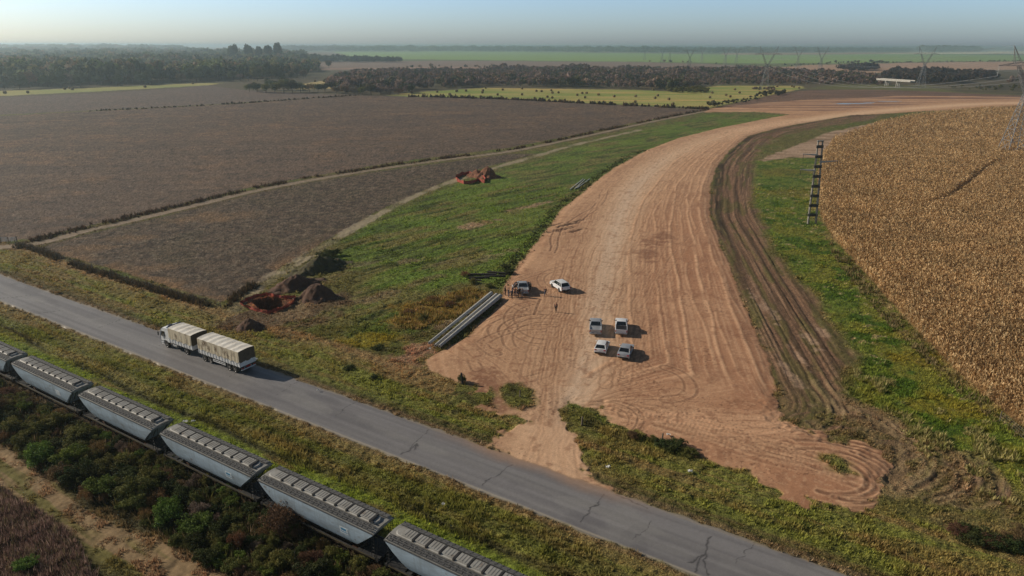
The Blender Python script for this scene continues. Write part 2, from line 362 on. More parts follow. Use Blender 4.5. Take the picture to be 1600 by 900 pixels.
# farm lanes ----------------------------------------------------------
d = line_dist(L_LANE1, X, Y, 9)
w1 = 1.55 + 0.5 * (vn(X / 8, Y / 8, 181) - .5)
cl_ = mix(np.repeat(S(140, 124, 108)[None], len(X), 0), S(110, 98, 80), sst(0.5, 0.7, fin) * .6)
cl_ = mix(cl_, S(112, 100, 72), np.exp(-(d / 0.3) ** 2) * 0.5)
m = sst(w1 + .5, w1 - .5, d + wob * .18)
m *= (OFF > ROAD_N + 1.0)
col = mix(col, cl_, m); cls[(m > 0.5)] = 7; rough[m > .5] = .15
col = mix(col, S(88, 74, 56), sst(4.2, 2.2, d + wob) * (1 - m) * 0.7 * (OFF > ROAD_N + 8))
d = line_dist(L_PATH2, X, Y, 9)
m = sst(1.9, 0.9, d + wob * .8) * sst(60, 66, OFF) * (0.9 - 0.5 * sst(0.45, 0.6, fbm(X / 7, Y / 7, 2, 183)))
col = mix(col, S(142, 130, 108), m); cls[(m > 0.55)] = 8
# gravel flat, maize floor -----------------------------------------------
mg, _g = field(P_GRAVEL, mix(np.repeat(S(158, 134, 112)[None], len(X), 0), S(128, 106, 84), sst(0.45, 0.65, fbm(X / 12, Y / 3, 3, 185))), 8, 1.2, 0.8)
m, sdM = field(P_MAIZE, mix(np.repeat(S(140, 112, 76)[None], len(X), 0), S(104, 80, 54), sst(0.4, 0.6, fin)), 3, 0.4)
# weeds and straw at the maize margin
em = sst(5, 0.5, sdM + wob * 1.5) * (sdM > 0) * sst(0.42, 0.58, fbm(X / 2.6, Y / 2.6, 3, 187))
col = mix(col, S(140, 122, 84), em * 0.65 * (Y < 260))
# ------------------------------------------------------------------ rutted strip and the earth road
sdR = poly_sdf(P_RUT, X, Y, 20)
dL = np.abs(line_dist(L_EL, X, Y, 60, 200.0)); dR = np.abs(line_dist(L_ER, X, Y, 60, 200.0, signed=False))
sR, alR = line_dist(L_ER, X, Y, 30, 200.0, signed=True, along=True)
T = dL / (dL + dR + 1e-6)
wR = (fbm(X / 30, Y / 30, 2, 201) - .5) * 1.6
off_r = dR + wR                                    # distance right of the graded edge
st = fbm(alR / 40, off_r / 0.42, 3, 203)
cr = mix(np.repeat(S(120, 92, 72)[None], len(X), 0), S(88, 68, 52), sst(0.42, 0.62, st))
cr = mix(cr, S(150, 120, 96), sst(0.60, 0.74, fbm(alR / 34, off_r / 0.3, 3, 205)) * 0.8)
cr = mix(cr, S(86, 84, 44), sst(0.5, 0.66, fbm(alR / 10 + 3, off_r / 1.5, 3, 207)) * 0.6)
cr = mix(cr, S(52, 40, 32), sst(2.6, .6, np.abs(off_r - 1.8)) * sst(0.46, 0.56, fbm(alR / 14, off_r / 0.7, 2, 208) + 0.06) * sst(140, 165, Y) * 0.9)
mR = sst(2.2, -2.2, sdR + wob * 1.3 + (fbm(X / 7, Y / 7, 3, 206) - .5) * 5)
lobe = sst(82, 70, Y) * sst(30, 38, X)
# rings of the turning tractors at the tail of the strip
rc = np.array(G(1405, 735))
rr = np.hypot(X - rc[0] + (fbm(X/5, Y/5, 2, 210)-.5)*1.5, (Y - rc[1]) * 1.3)
rings = sst(0.52, 0.66, fbm(rr / 0.7, np.arctan2(Y - rc[1], X - rc[0]) * 1.6, 2, 211))
mR2 = mR * (1 - lobe * (1 - rings * 0.95) * 0.6)
col = mix(col, cr, mR2 * 0.95)
Z += mR2 * (st - 0.5) * 0.40 * sst(0, 3, -sdR + 1)
cls[(mR2 > 0.5)] = 9; rough[mR2 > .5] = .5
# deep ruts of the turning tractors in the weeds past the lobe
it = np.nonzero((X > 26) & (X < 62) & (Y > 50) & (Y < 82))[0]
xt = X[it] + (fbm(X[it] / 4, Y[it] / 4, 2, 215) - .5) * 1.0; yt = Y[it] + (fbm(X[it] / 4 + 3, Y[it] / 4, 2, 216) - .5) * 1.0
for pts, w_ in [([(1330,640),(1375,665),(1402,700),(1408,735),(1385,752)],1.5),([(1350,640),(1395,662),(1425,700),(1428,728),(1400,752)],.8),([(1385,660),(1430,692),(1455,722),(1440,748),(1405,765)],.35),([(1400,664),(1448,694),(1474,726),(1460,752),(1422,772)],.35),([(1450,694),(1488,714),(1508,742),(1495,766),(1450,782)],.35),([(1466,694),(1506,716),(1528,746),(1512,770),(1470,786)],.35),([(1520,712),(1552,738),(1562,762),(1545,784),(1505,792)],.45),([(1270,660),(1300,690),(1345,700),(1372,735),(1360,765)],.4),([(1230,470),(1262,540),(1290,600),(1335,648)],.5),([(1212,440),(1240,520),(1262,590),(1310,645)],.5)]:
    dt = line_dist(smooth_line(GP(pts), 6), xt, yt, 4, 50)
    m = np.exp(-(dt / w_) ** 2) * sst(.28, .42, fbm(xt / 2.5, yt / 2.5, 2, 217)); m2 = np.exp(-((dt - w_ * 1.3) / (w_ * .45 + .08)) ** 2)
    col[it] = mix(col[it], S(112, 90, 68), m * .65); col[it] = mix(col[it], S(142, 122, 92), m2 * .35)
    Z[it] += (m2 * .05 - m * .08); cls[it] = np.where(m > .7, 9, cls[it])
# pale scraped patches of the strip
for px, py, a, b in [(1195,480,9,1.2),(1240,590,7,.9),(1285,520,5,.8),(1265,530,4,1.0),(1250,560,5,.6)]:
    patch(px, py, a, b, S(158, 132, 110), .6, 88, 1.2, 1.8, 1.0, .4)

sdE = poly_sdf(P_EARTH, X, Y, 20) + wob * 0.45
sdE = sdE + sst(84, 74, Y) * ((fbm(X / 1.4, Y / 1.4, 3, 219) - .5) * 3.2 + (fbm(X / 4, Y / 4, 2, 218) - .5) * 3.0)
dM, alM = line_dist(L_MAIN, X, Y, 40, 60.0, along=True)
lat = T * 34
gz_ = sst(73, 80, Y) * (1 - np.exp(-(dM / 3.2) ** 2) * .7)
lng = .5 + (fbm(alM / 55, lat / 0.55, 3, 221) - .5) * gz_ * (1 - .55 * sst(.48, .6, T)); lng2 = .5 + (fbm(alM / 30, lat / 0.22, 2, 223) - .5) * gz_
ce = np.repeat(S(172, 134, 102)[None], len(X), 0)
ce = mix(ce, S(158, 112, 82), sst(0.40, 0.66, T + (fbm(X / 14, Y / 14, 2, 225) - .5) * .16) * 0.8 * sst(230, 150, Y))
ce = mix(ce, S(152, 114, 86), sst(0.48, 0.68, lng) * 0.4)
ce = mix(ce, S(196, 156, 122), sst(0.54, 0.72, lng2) * 0.5)
ce = mix(ce, S(138, 98, 74), sst(0.5, 0.72, mid) * 0.35)
ce = mix(ce, S(190, 150, 116), sst(0.5, 0.7, big) * 0.4)
# the driven track, pale and greyish
ce = mix(ce, S(206, 172, 138), np.exp(-(dM / (4.0 + 0.010 * Y)) ** 2) * 0.9)
ce = mix(ce, S(196, 170, 144), np.exp(-((dM) / (1.9 + 0.006 * Y)) ** 2) * 0.85 * sst(60, 72, Y) * sst(330, 200, Y))
ze = np.zeros(len(X))
# grader windrows: thin pale wandering ridges down the right half
rngs = random.Random(5)
near_e = (sdE < 2) & (Y < 420)
idx = np.nonzero(near_e)[0]
xi, yi, Ti, ai = X[idx], Y[idx], T[idx], alM[idx]
xw = xi + (fbm(xi / 7, yi / 7, 2, 227) - .5) * 1.2; yw = yi + (fbm(xi / 7 + 5, yi / 7, 2, 229) - .5) * 1.2
cei = ce[idx]; zei = ze[idx]
wlk = np.interp(yi, [80, 110, 170, 260], [0.8, 1, 1, .7])
for k, (t0, wdt, s_) in enumerate([(0.53,.16,.9),(0.60,.10,.6),(0.645,.13,.8),(0.70,.11,.6),(0.735,.15,.95),(0.80,.10,.55),(0.845,.16,.9),(0.885,.09,.6),(0.93,.18,.8),(0.965,.12,.6),(0.57,.07,.4),(0.67,.07,.45),(0.48,.08,.4),(0.775,.06,.4)]):
    c0 = t0 + (fbm(ai / 26, ai * 0 + k * 7.7, 2, 231) - .5) * 0.055 + (fbm(ai / 6, ai * 0 + k * 3.1, 2, 233) - .5) * 0.010
    W = (dL + dR)[idx]
    dd_ = (Ti - c0) * W
    br = sst(0.3, 0.42, fbm(ai / 9, ai * 0 + k * 5.3, 2, 235)) * sst(78.5, 83, yi - 2.0 * np.sin(k * 2.2))
    mm = np.exp(-(dd_ / (wdt * 1.0 + 0.0009 * yi)) ** 2) * br * s_
    cei = mix(cei, S(212, 168, 130), mm * 0.85)
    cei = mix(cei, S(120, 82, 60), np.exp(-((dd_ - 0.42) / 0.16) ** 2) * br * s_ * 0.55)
    zei = zei + mm * 0.035
quiet = 1 - .75 * np.exp(-(dM[idx] / 2.6) ** 2)
# tyre tracks: pairs of grooves along many arcs
def track(pts, wheel=0.22, gauge=1.6, dark=0.5, depth=0.05, lug=0.0, c=S(128, 92, 68), rim=S(200, 158, 122)):
    global cei, zei
    P = smooth_line(np.array(pts), 8)
    dist, al = line_dist(P, xw, yw, 3.0, 50.0, along=True)
    g = np.abs(dist - gauge / 2) if gauge > 0 else dist
    m = np.exp(-(g / wheel) ** 4)
    if lug > 0: m = m * (0.45 + 0.55 * (np.sin(al * 2 * math.pi / lug) > 0))
    m2 = np.exp(-((g - wheel * 1.5) / (wheel * .5)) ** 2)
    fade = sst(0.2, 0.45, fbm(al / 7, al * 0 + pts[0][0], 2, 241)) * quiet
    cei = mix(cei, c, m * dark * .8 * fade); cei = mix(cei, rim, m2 * dark * 0.6 * fade)
    zei = zei - (m * depth - m2 * depth * 0.6) * fade * 0.16
def arc(px, py, r, a0, a1, sx=1.0):
    cx, cy = G(px, py); n = 8
    return [(cx + r * sx * math.cos(R(a0 + (a1 - a0) * i / n)), cy + r * math.sin(R(a0 + (a1 - a0) * i / n))) for i in range(n + 1)]
mud = S(92, 66, 50)
for a in [(845,520,6,60,260),(845,520,7.5,80,250),(850,515,5,100,270),(835,525,9,90,230),(870,500,8,120,260),(860,560,11,80,200),(800,560,7,200,330),(1020,600,5,-80,60),(860,530,6.8,60,250),(900,460,13,100,220),(920,440,9,120,250)]:
    track(arc(*a), dark=0.6, depth=.06, c=mud)
# the dense fan from the asphalt up both sides
for k in range(34):
    x0 = rngs.uniform(800, 925); 
    tgt = rngs.choice([(rngs.uniform(690,790), rngs.uniform(500,580)), (rngs.uniform(850,1000), rngs.uniform(380,560)), (rngs.uniform(880,980), rngs.uniform(300,420)), (rngs.uniform(960,1100), rngs.uniform(600,650))])
    mx = 868 + (x0 - 862) * 0.45
    pts = [G(x0, 748), G(mx + rngs.uniform(-8, 8), 690), G(mx + (tgt[0] - mx) * 0.35 + rngs.uniform(-14, 14), 640 + (tgt[1] - 640) * 0.25), G(*tgt)]
    track(pts, wheel=rngs.uniform(.13, .22), dark=rngs.uniform(.25, .6), depth=.03)
for k in range(44):                                  # light vehicles up and down the left half
    t_ = rngs.uniform(800, 1000); y1 = rngs.uniform(300, 460)
    xa = rngs.uniform(780, 1010); ya = rngs.uniform(470, 620)
    xb = 860 + (xa - 860) * .9 + rngs.uniform(-20, 60); yb = ya - rngs.uniform(60, 190)
    shift = max(0, (480 - yb)) * 0.55
    track([G(xa, ya), G((xa + xb) / 2 + rngs.uniform(-25, 25) + shift * .3, (ya + yb) / 2), G(xb + shift, yb)], wheel=rngs.uniform(.12, .2), dark=rngs.uniform(.15, .5), depth=.04, c=rngs.choice([mud, S(132, 96, 72)]))
for k in range(18):                                  # long ones round the bend
    o = rngs.uniform(-70, 90)
    track([G(905 + o * .9, 600), G(935 + o * .95, 480), G(958 + o, 390), G(1000 + o * .9, 300), G(1062 + o * .75, 240 + rngs.uniform(-3, 3)), G(1150 + o * .5, 207)], wheel=.16, dark=rngs.uniform(.2, .5), depth=.02)
for k in range(34):                                  # lugged tractor tyres across the lower lobe
    a = rngs.uniform(0, 1); b = rngs.uniform(0, 1)
    p0 = (960 + a * 120, 640 + a * 22 + rngs.uniform(-8, 6)); p2 = (1215 + b * 150, 690 + b * 75)
    if rngs.random() < .3: p2 = (1200 + b * 60, 652 + b * 30)
    track([G(*p0), G((p0[0] + p2[0]) / 2 + rngs.uniform(-20, 20), (p0[1] + p2[1]) / 2 + rngs.uniform(-6, 10)), G(*p2)], wheel=.3, gauge=1.9, dark=rngs.uniform(.3, .6), depth=.07, lug=0.5)
for k in range(16):                                  # turning rings at the end of the lobe
    r = 3.2 + k * 0.42
    c_ = (1290 + (k % 4) * 12, 742)
    track(arc(c_[0], c_[1], r, -110 + rngs.uniform(-20, 20), 70 + rngs.uniform(-30, 40), 1.15), wheel=.3, gauge=0, dark=rngs.uniform(.5, .8), depth=.16, lug=0, c=mud)
for k in range(7):
    track([G(1000 + k * 15, 655), G(1120, 648 + k * 5), G(1215 + k * 4, 650 + (k % 3) * 10), G(1235, 620 - k * 9)], wheel=.2, dark=.6, c=S(190, 146, 112), rim=S(206, 164, 128))
for r in (2.4, 3.0, 3.7, 4.5, 5.1):
    track(arc(925, 655, r, -60, 100, 1.25), wheel=.14, gauge=0, dark=.6, depth=.10, c=mud)
ap = np.hypot((xi - G(862, 705)[0]) / 6.5, (yi - G(862, 705)[1]) / 8.0) + (fbm(xi / 1.5, yi / 1.5, 3, 258) - .5) * .7
cei = mix(cei, S(202, 164, 130), sst(1.05, .4, ap) * .6)
# a litter of clods and small stones
cei = mix(cei, S(112, 80, 60), sst(.74, .84, vn(xi / .22, yi / .22, 255)) * sst(.45, .6, fbm(xi / 6, yi / 6, 2, 256)) * .7 * sst(160, 110, yi))
# damp dark patches and fresh ruts
for px, py, a, b in [(877,360,3.8,1.3),(888,352,3.2,1.1),(906,346,2.2,.8),(868,352,1.8,.7),(900,362,2.4,.9)]:
    cx, cy = G(px, py)
    u = (xi - cx) * 0.75 + (yi - cy) * 0.66; v = -(xi - cx) * 0.66 + (yi - cy) * 0.75
    dq = np.hypot(u / a / 1.4, v / b) + (fbm(xi / .7, yi / .7, 3, 251) - .5) * 1.4
    cei = mix(cei, S(58, 40, 32), sst(1.0, .6, dq) * .9); zei -= sst(1.0, .5, dq) * .15
for pts in ([(868,350),(862,375),(858,395)],[(880,358),(872,380),(866,398)],[(905,348),(930,330),(945,315),(950,300)],[(885,350),(925,325),(938,305)],[(832,495),(838,480),(845,470)]):
    track([G(*p) for p in pts], wheel=.25, gauge=0, dark=.85, depth=.12, c=S(84, 58, 44))
for cx_, cy_ in [(1040,372),(1012,400),(1020,380),(770,625),(760,600)]:
    cx, cy = G(cx_, cy_)
    dq = np.hypot((xi - cx) / 3.0, (yi - cy) / 5.5) + (fbm(xi / 1.2, yi / 1.2, 3, 253) - .5) * 1.5
    cei = mix(cei, S(126, 88, 66), sst(1.0, .4, dq) * .75)
cei = mix(cei, S(132, 92, 68), sst(0.6, .75, fin[idx]) * .45)
cei = mix(cei, S(206, 168, 132), sst(0.62, .78, tiny[idx]) * .3)
cei = cei.mean(1, keepdims=True) * .05 + cei * .95
cei = cei * np.array([.97, .96, .95], np.float32)
ce[idx] = cei; ze[idx] = zei
# far works: banks of stripped soil
far_e = (Y > 330)
stf = fbm(X / 120, Y / 5.5, 3, 257)
ce = np.where(far_e[:, None], mix(ce, S(146, 116, 96), sst(0.45, 0.6, stf) * .8 * sst(6, 20, dM - 0.012 * Y)), ce)
ce = np.where(far_e[:, None], mix(ce, S(84, 52, 42), sst(0.60, 0.7, stf) * .7 * sst(8, 20, dM - 0.012 * Y)), ce)
mE = sst(0.35, -0.35, sdE)
col = mix(col, ce, mE); cls[mE > .5] = 2; rough[mE > .5] = 0.0
Z = Z * (1 - mE) + mE * (ze + 0.05 + (fin - .5) * .035)
Z += mE * 0.22 * sst(0, -2.5, sdE) * sst(60, 75, OFF)
# grassy islands left in the earth
for pts in ([(795,600),(812,600),(826,615),(830,632),(815,642),(795,640),(783,625),(786,608)], [(885,645),(905,640),(930,646),(943,658),(930,670),(905,671),(890,662)], [(1276,708),(1300,714),(1322,726),(1332,742),(1318,746),(1290,732),(1276,720)],[(700,590),(738,598),(765,606),(778,640),(740,650),(700,640)]):
    P = GP(pts)
    m = sst(.8, -.8, poly_sdf(P, X, Y, 12) + wob * 1.3)
    if pts[0][0] == 700: m = m * sst(.44, .56, fbm(X / 1.4, Y / 1.4, 3, 261))
    cgi = mix(np.repeat(S(100, 100, 50)[None], len(X), 0), S(76, 74, 40), sst(.45, .65, fin))
    col = mix(col, cgi, m); cls[m > .5] = 0; rough[m > .5] = .5
    Z += m * .05
# bare soil round the pits
cx, cy = G(440, 487)
u = (X - cx) * 0.8 + (Y - cy) * 0.6; v = -(X - cx) * 0.6 + (Y - cy) * 0.8
m = sst(1.05, .75, np.hypot(u / 13, v / 5.5) + (fbm(X / 2.5, Y / 2.5, 3, 263) - .5) * .7)
col = mix(col, mix(np.repeat(S(92, 74, 58)[None], len(X), 0), S(126, 104, 80), sst(.5, .65, mid)), m * .8 * (OFF > 60))
# pit hole
sdP = poly_sdf(P_PIT1, X, Y, 6)
mp = sst(.15, -.9, sdP)
Z -= mp * 2.6
col = mix(col, S(92, 58, 44), sst(.5, -.2, sdP) * .9)
m = sst(1.5, .4, sdP + wob * .2) * (1 - sst(.3, -.1, sdP))
col = mix(col, S(150, 84, 56), m * .7)
# ------------------------------------------------------------------ asphalt
mA = sst(.22, -.22, np.abs(OFF - (ROAD_S + ROAD_N) / 2) - (ROAD_N - ROAD_S) / 2 + (fbm(X / 1.5, Y / 1.5, 2, 271) - .5) * .5)
lane = (OFF - ROAD_S) / (ROAD_N - ROAD_S)
ca = mix(np.repeat(S(112, 110, 110)[None], len(X), 0), S(96, 94, 95), sst(.35, .65, fbm(ALO / 30, OFF / .6, 3, 273)) * .8)
ca = mix(ca, S(128, 126, 122), np.exp(-((lane - .5) / .06) ** 2) * .25)
ca = ca * 1.12
for c0 in (.16, .37, .63, .86):
    ca = mix(ca, S(122, 120, 118), np.exp(-((lane - c0) / .05) ** 2) * .35 * sst(.3, .6, vn(ALO / 20, ALO * 0 + c0 * 9, 275)))
ca = mix(ca, S(86, 84, 86), sst(.6, .72, fbm(ALO / 5, OFF / 3, 2, 277)) * .35)
ca = mix(ca, S(134, 132, 128), sst(.62, .72, fbm(ALO / 6 + 9, OFF / 2.5, 2, 279)) * .3)
seg_ = np.floor((ALO + 400) / 13.7 + (fbm(OFF / 4, ALO * 0, 2, 280)) * .2)
ca = ca * (0.94 + 0.12 * _h(seg_, seg_ * 0 + (lane > .5), 281))[:, None]
crk = np.zeros(len(X))
ia = np.nonzero(np.abs(OFF - 50.9) < 5)[0]
xa, ya, ck = X[ia], Y[ia], np.zeros(len(ia))
wx = xa + (fbm(xa / .8, ya / .8, 3, 283) - .5) * .9; wy = ya + (fbm(xa / .8 + 9, ya / .8, 3, 285) - .5) * .9
def crack(pts, w=.09, s=1.0):
    global ck
    dq = line_dist(np.array([G(*p) for p in pts]), wx, wy, 2.0, 9.0) / .7
    ck = np.maximum(ck, np.exp(-(dq / w) ** 2) * s)
for pts, w in [([(755,760),(785,738),(800,728)],.10),([(905,818),(925,795),(945,775)],.10),([(1085,895),(1098,865),(1112,840)],.14),([(1075,880),(1100,868),(1105,900)],.12),([(640,703),(672,673)],.06),([(628,712),(655,695),(645,706)],.14),([(520,655),(560,625)],.05),([(50,492),(95,486)],.10),([(360,590),(395,570)],.05),([(1150,880),(1180,850)],.05),([(-50,470),(20,466),(50,462)],.08),([(240,545),(270,530)],.04),([(430,620),(470,596)],.04),([(990,845),(1020,815)],.05),([(150,515),(190,500)],.05),([(1180,835),(1300,885)],.05),([(860,732),(940,762),(1010,795)],.09),([(830,722),(880,738)],.07)]:
    crack(pts, w)
crk[ia] = ck
ca = mix(ca, S(54, 52, 52), np.clip(crk, 0, 1) * .85)
ca = mix(ca, S(142, 130, 112), sst(.45, .1, ROAD_N - OFF + wob * .25) * .5)
ca = mix(ca, S(156, 146, 128), np.exp(-((OFF - ROAD_S - .18 - wob * .04) / .12) ** 2) * .75)
dustm = sst(16, 4, np.abs(ALO + 2 - 0 - (np.array(G(870, 740)) @ DIR))) * sst(2.2, 0.0, ROAD_N - OFF + wob * .4)
ca = mix(ca, S(150, 120, 96), dustm * .75)
col = mix(col, ca, mA); cls[mA > .5] = 1; rough[mA > .5] = 0
Z = Z * (1 - mA) + mA * (0.14 - 0.12 * (lane - .5) ** 2)
mS = sst(1.1, .3, np.abs(OFF - 50.85) - 3.55) * (1 - mA)
col = mix(col, S(120, 98, 74), mS * .6 * (cls != 2))
Z = Z + mS * .08
# clumps of grass raise the sheet where it is rough
fade = sst(330, 120, Y)
Z += rough * fade * ((clump - .5) * .30 + (fin - .5) * .22)
Z += np.where((cls == 5) | (cls == 4), (tiny - .5) * .12 + (fin - .5) * .16, 0) * fade
Z += (big2 - .5) * 0.6 * sst(200, 900, Y)
grn = np.random.RandomState(12).normal(size=len(X)).astype(np.float32)
amp_ = np.array([.20, .035, .055, .25, .26, .30, .12, .08, .10, .14], np.float32)[cls]
col = col * np.clip(1 + grn * amp_ * sst(900, 350, Y), .35, 1.9).astype(np.float32)[:, None]
col = np.clip(col, 0.004, 0.9)
GCOL, GZ_, GCLS = col, Z, cls

GYA, GTA = ys, ts
def ground_sample(x, y):
    """nearest ground sheet colour, height, class"""
    x = np.atleast_1d(np.asarray(x, float)); y = np.atleast_1d(np.asarray(y, float))
    j = np.clip(np.searchsorted(GYA, y), 0, NY - 1); t = x / (y + 6.0)
    i = np.clip(np.searchsorted(GTA, t), 0, NX - 1)
    k = j * NX + i
    return GCOL[k], GZ_[k], GCLS[k]
def gz(x, y): return float(ground_sample(x, y)[1][0])
def GV(px, py, dz=0.0):
    x, y = G(px, py); return Vector((x, y, gz(x, y) + dz))

# ------------------------------------------------------------------ node helpers
def new_mat(name):
    m = bpy.data.materials.new(name); m.use_nodes = True
    n = m.node_tree; b = n.nodes['Principled BSDF']
    return m, n, b
def simple(name, c, rough=.6, metal=0.0, noise=0.12, scale=6.0, bump=0.0, spec=None, dirt=None):
    m, n, b = new_mat(name)
    b.inputs['Roughness'].default_value = rough; b.inputs['Metallic'].default_value = metal
    if spec is not None: b.inputs['Specular IOR Level'].default_value = spec
    tc = n.nodes.new('ShaderNodeTexCoord'); nz = n.nodes.new('ShaderNodeTexNoise')
    nz.inputs['Scale'].default_value = scale; nz.inputs['Detail'].default_value = 4
    n.links.new(tc.outputs['Object'], nz.inputs['Vector'])
    mx = n.nodes.new('ShaderNodeMix'); mx.data_type = 'RGBA'
    c = tuple(float(v) for v in c)
    d2 = dirt if dirt is not None else tuple(v * (1 - noise * 2.2) for v in c)
    mx.inputs['A'].default_value = (*[min(1, v * (1 + noise)) if dirt is None else v for v in c], 1); mx.inputs['B'].default_value = (*[float(v) for v in d2], 1)
    rp = n.nodes.new('ShaderNodeMapRange'); rp.inputs['From Min'].default_value = .35; rp.inputs['From Max'].default_value = .7
    n.links.new(nz.outputs['Fac'], rp.inputs['Value']); n.links.new(rp.outputs[0], mx.inputs['Factor'])
    n.links.new(mx.outputs['Result'], b.inputs['Base Color'])
    if bump:
        bp = n.nodes.new('ShaderNodeBump'); bp.inputs['Strength'].default_value = bump; bp.inputs['Distance'].default_value = .05
        n.links.new(nz.outputs['Fac'], bp.inputs['Height']); n.links.new(bp.outputs[0], b.inputs['Normal'])
    return m
def ground_mat(name, s1, a1, s2, a2, bump, bdist, roughn=.9, stretch=(1, 1, 1), rot=0.0, spec=.2):
    m, n, b = new_mat(name)
    at = n.nodes.new('ShaderNodeAttribute'); at.attribute_name = 'soil'
    tc = n.nodes.new('ShaderNodeTexCoord')
    mp = n.nodes.new('ShaderNodeMapping'); mp.inputs['Scale'].default_value = stretch; mp.inputs['Rotation'].default_value = (0, 0, rot)
    n.links.new(tc.outputs['Object'], mp.inputs['Vector'])
    prev = at.outputs['Color']; hts = []
    for s, a in ((s1, a1), (s2, a2)):
        nz = n.nodes.new('ShaderNodeTexNoise'); nz.inputs['Scale'].default_value = s; nz.inputs['Detail'].default_value = 3; nz.inputs['Roughness'].default_value = .65
        n.links.new(mp.outputs[0], nz.inputs['Vector'])
        r = n.nodes.new('ShaderNodeMapRange'); r.inputs['From Min'].default_value = .3; r.inputs['From Max'].default_value = .7
        r.inputs['To Min'].default_value = 1 - a; r.inputs['To Max'].default_value = 1 + a
        n.links.new(nz.outputs['Fac'], r.inputs['Value'])
        vm = n.nodes.new('ShaderNodeVectorMath'); vm.operation = 'SCALE'
        n.links.new(prev, vm.inputs[0]); n.links.new(r.outputs[0], vm.inputs['Scale'])
        prev = vm.outputs[0]; hts.append(nz.outputs['Fac'])
    n.links.new(prev, b.inputs['Base Color'])
    b.inputs['Roughness'].default_value = roughn; b.inputs['Specular IOR Level'].default_value = spec
    ad = n.nodes.new('ShaderNodeMath'); ad.operation = 'ADD'
    n.links.new(hts[0], ad.inputs[0]); n.links.new(hts[1], ad.inputs[1])
    bp = n.nodes.new('ShaderNodeBump'); bp.inputs['Strength'].default_value = bump; bp.inputs['Distance'].default_value = bdist
    n.links.new(ad.outputs[0], bp.inputs['Height']); n.links.new(bp.outputs[0], b.inputs['Normal'])
    return m
MG = {
 0: ('ground', ground_mat('pasture', 1.6, .35, 6, .45, .7, .35)),
 1: ('road', ground_mat('asphalt', 3, .06, 25, .12, .25, .02, .6, spec=.45)),
 2: ('dirt_road', ground_mat('packed_earth', 1.2, .06, 7, .12, .25, .05)),
 3: ('maize_field_soil', ground_mat('maize_soil', 2, .3, 8, .3, .6, .2)),
 4: ('ploughed_field', ground_mat('stubble_brown', 1.2, .22, 5, .40, .7, .3, stretch=(1, 1, 1), rot=-R(11))),
 5: ('stubble_field', ground_mat('stubble_grey', 1.8, .30, 7, .5, .8, .3)),
 6: ('hay_meadow', ground_mat('cut_hay', .8, .15, 4, .2, .4, .2)),
 7: ('farm_lane', ground_mat('lane_dust', 2, .08, 9, .12, .3, .05)),
 8: ('gravel_path', ground_mat('pale_gravel', 2, .12, 9, .18, .4, .08)),
 9: ('mud_strip', ground_mat('rutted_mud', 1.5, .15, 6, .28, .7, .2)),
}
def link(o, parent=None):
    scene.collection.objects.link(o)
    if parent is not None: o.parent = parent
    return o
def mesh_np(name, verts, faces, mat=None, smooth=False, colors=None, parent=None):
    """verts (n,3), faces (m,k) with one k"""
    me = bpy.data.meshes.new(name)
    verts = np.asarray(verts, np.float32); faces = np.asarray(faces, np.int32)
    k = faces.shape[1]
    me.vertices.add(len(verts)); me.vertices.foreach_set('co', verts.ravel())
    me.loops.add(faces.size); me.loops.foreach_set('vertex_index', faces.ravel())
    me.polygons.add(len(faces)); me.polygons.foreach_set('loop_start', np.arange(0, faces.size, k, dtype=np.int32))
    me.polygons.foreach_set('use_smooth', np.full(len(faces), smooth))
    me.update(calc_edges=True)
    if colors is not None:
        a = me.color_attributes.new('soil', 'FLOAT_COLOR', 'POINT')
        a.data.foreach_set('color', np.concatenate([colors, np.ones((len(colors), 1))], 1).astype(np.float32).ravel())
    if mat: me.materials.append(mat)
    return link(bpy.data.objects.new(name, me), parent)
# faces by class
jj, ii = np.meshgrid(np.arange(NY - 1), np.arange(NX - 1), indexing='ij')
q0 = (jj * NX + ii).ravel()
quads = np.stack([q0, q0 + 1, q0 + NX + 1, q0 + NX], 1)
fc = cls[quads].max(1)
V3 = np.stack([X, Y, Z], 1)
for c, (nm, mt) in MG.items():
    f = quads[fc == c]
    if not len(f): continue
    used, inv = np.unique(f, return_inverse=True)
    o = mesh_np(nm, V3[used], inv.reshape(f.shape), mt, True, col[used])
    o['kind'] = 'structure'
# ------------------------------------------------------------------ tagging
def tag(o, label=None, cat=None, group=None, kind=None):
    if label: o['label'] = label
    if cat: o['category'] = cat
    if group: o['group'] = group
    if kind: o['kind'] = kind
    return o
def empty(name, loc, rz=0.0):
    o = bpy.data.objects.new(name, None); o.empty_display_size = .5
    link(o); o.location = loc; o.rotation_euler = (0, 0, rz)
    return o
KIDS = {}
def copy_tree(o, loc=None, rz=None, sc=None):
    """a thing with its parts and sub-parts"""
    c = o.copy(); scene.collection.objects.link(c)
    for ch in list(o.children):
        d = ch.copy(); scene.collection.objects.link(d); d.parent = c
        for g in list(ch.children):
            e = g.copy(); scene.collection.objects.link(e); e.parent = d
    if loc is not None: c.location = loc
    if rz is not None: c.rotation_euler = (0, 0, rz)
    if sc is not None: c.scale = sc if hasattr(sc, '__len__') else (sc, sc, sc)
    return c

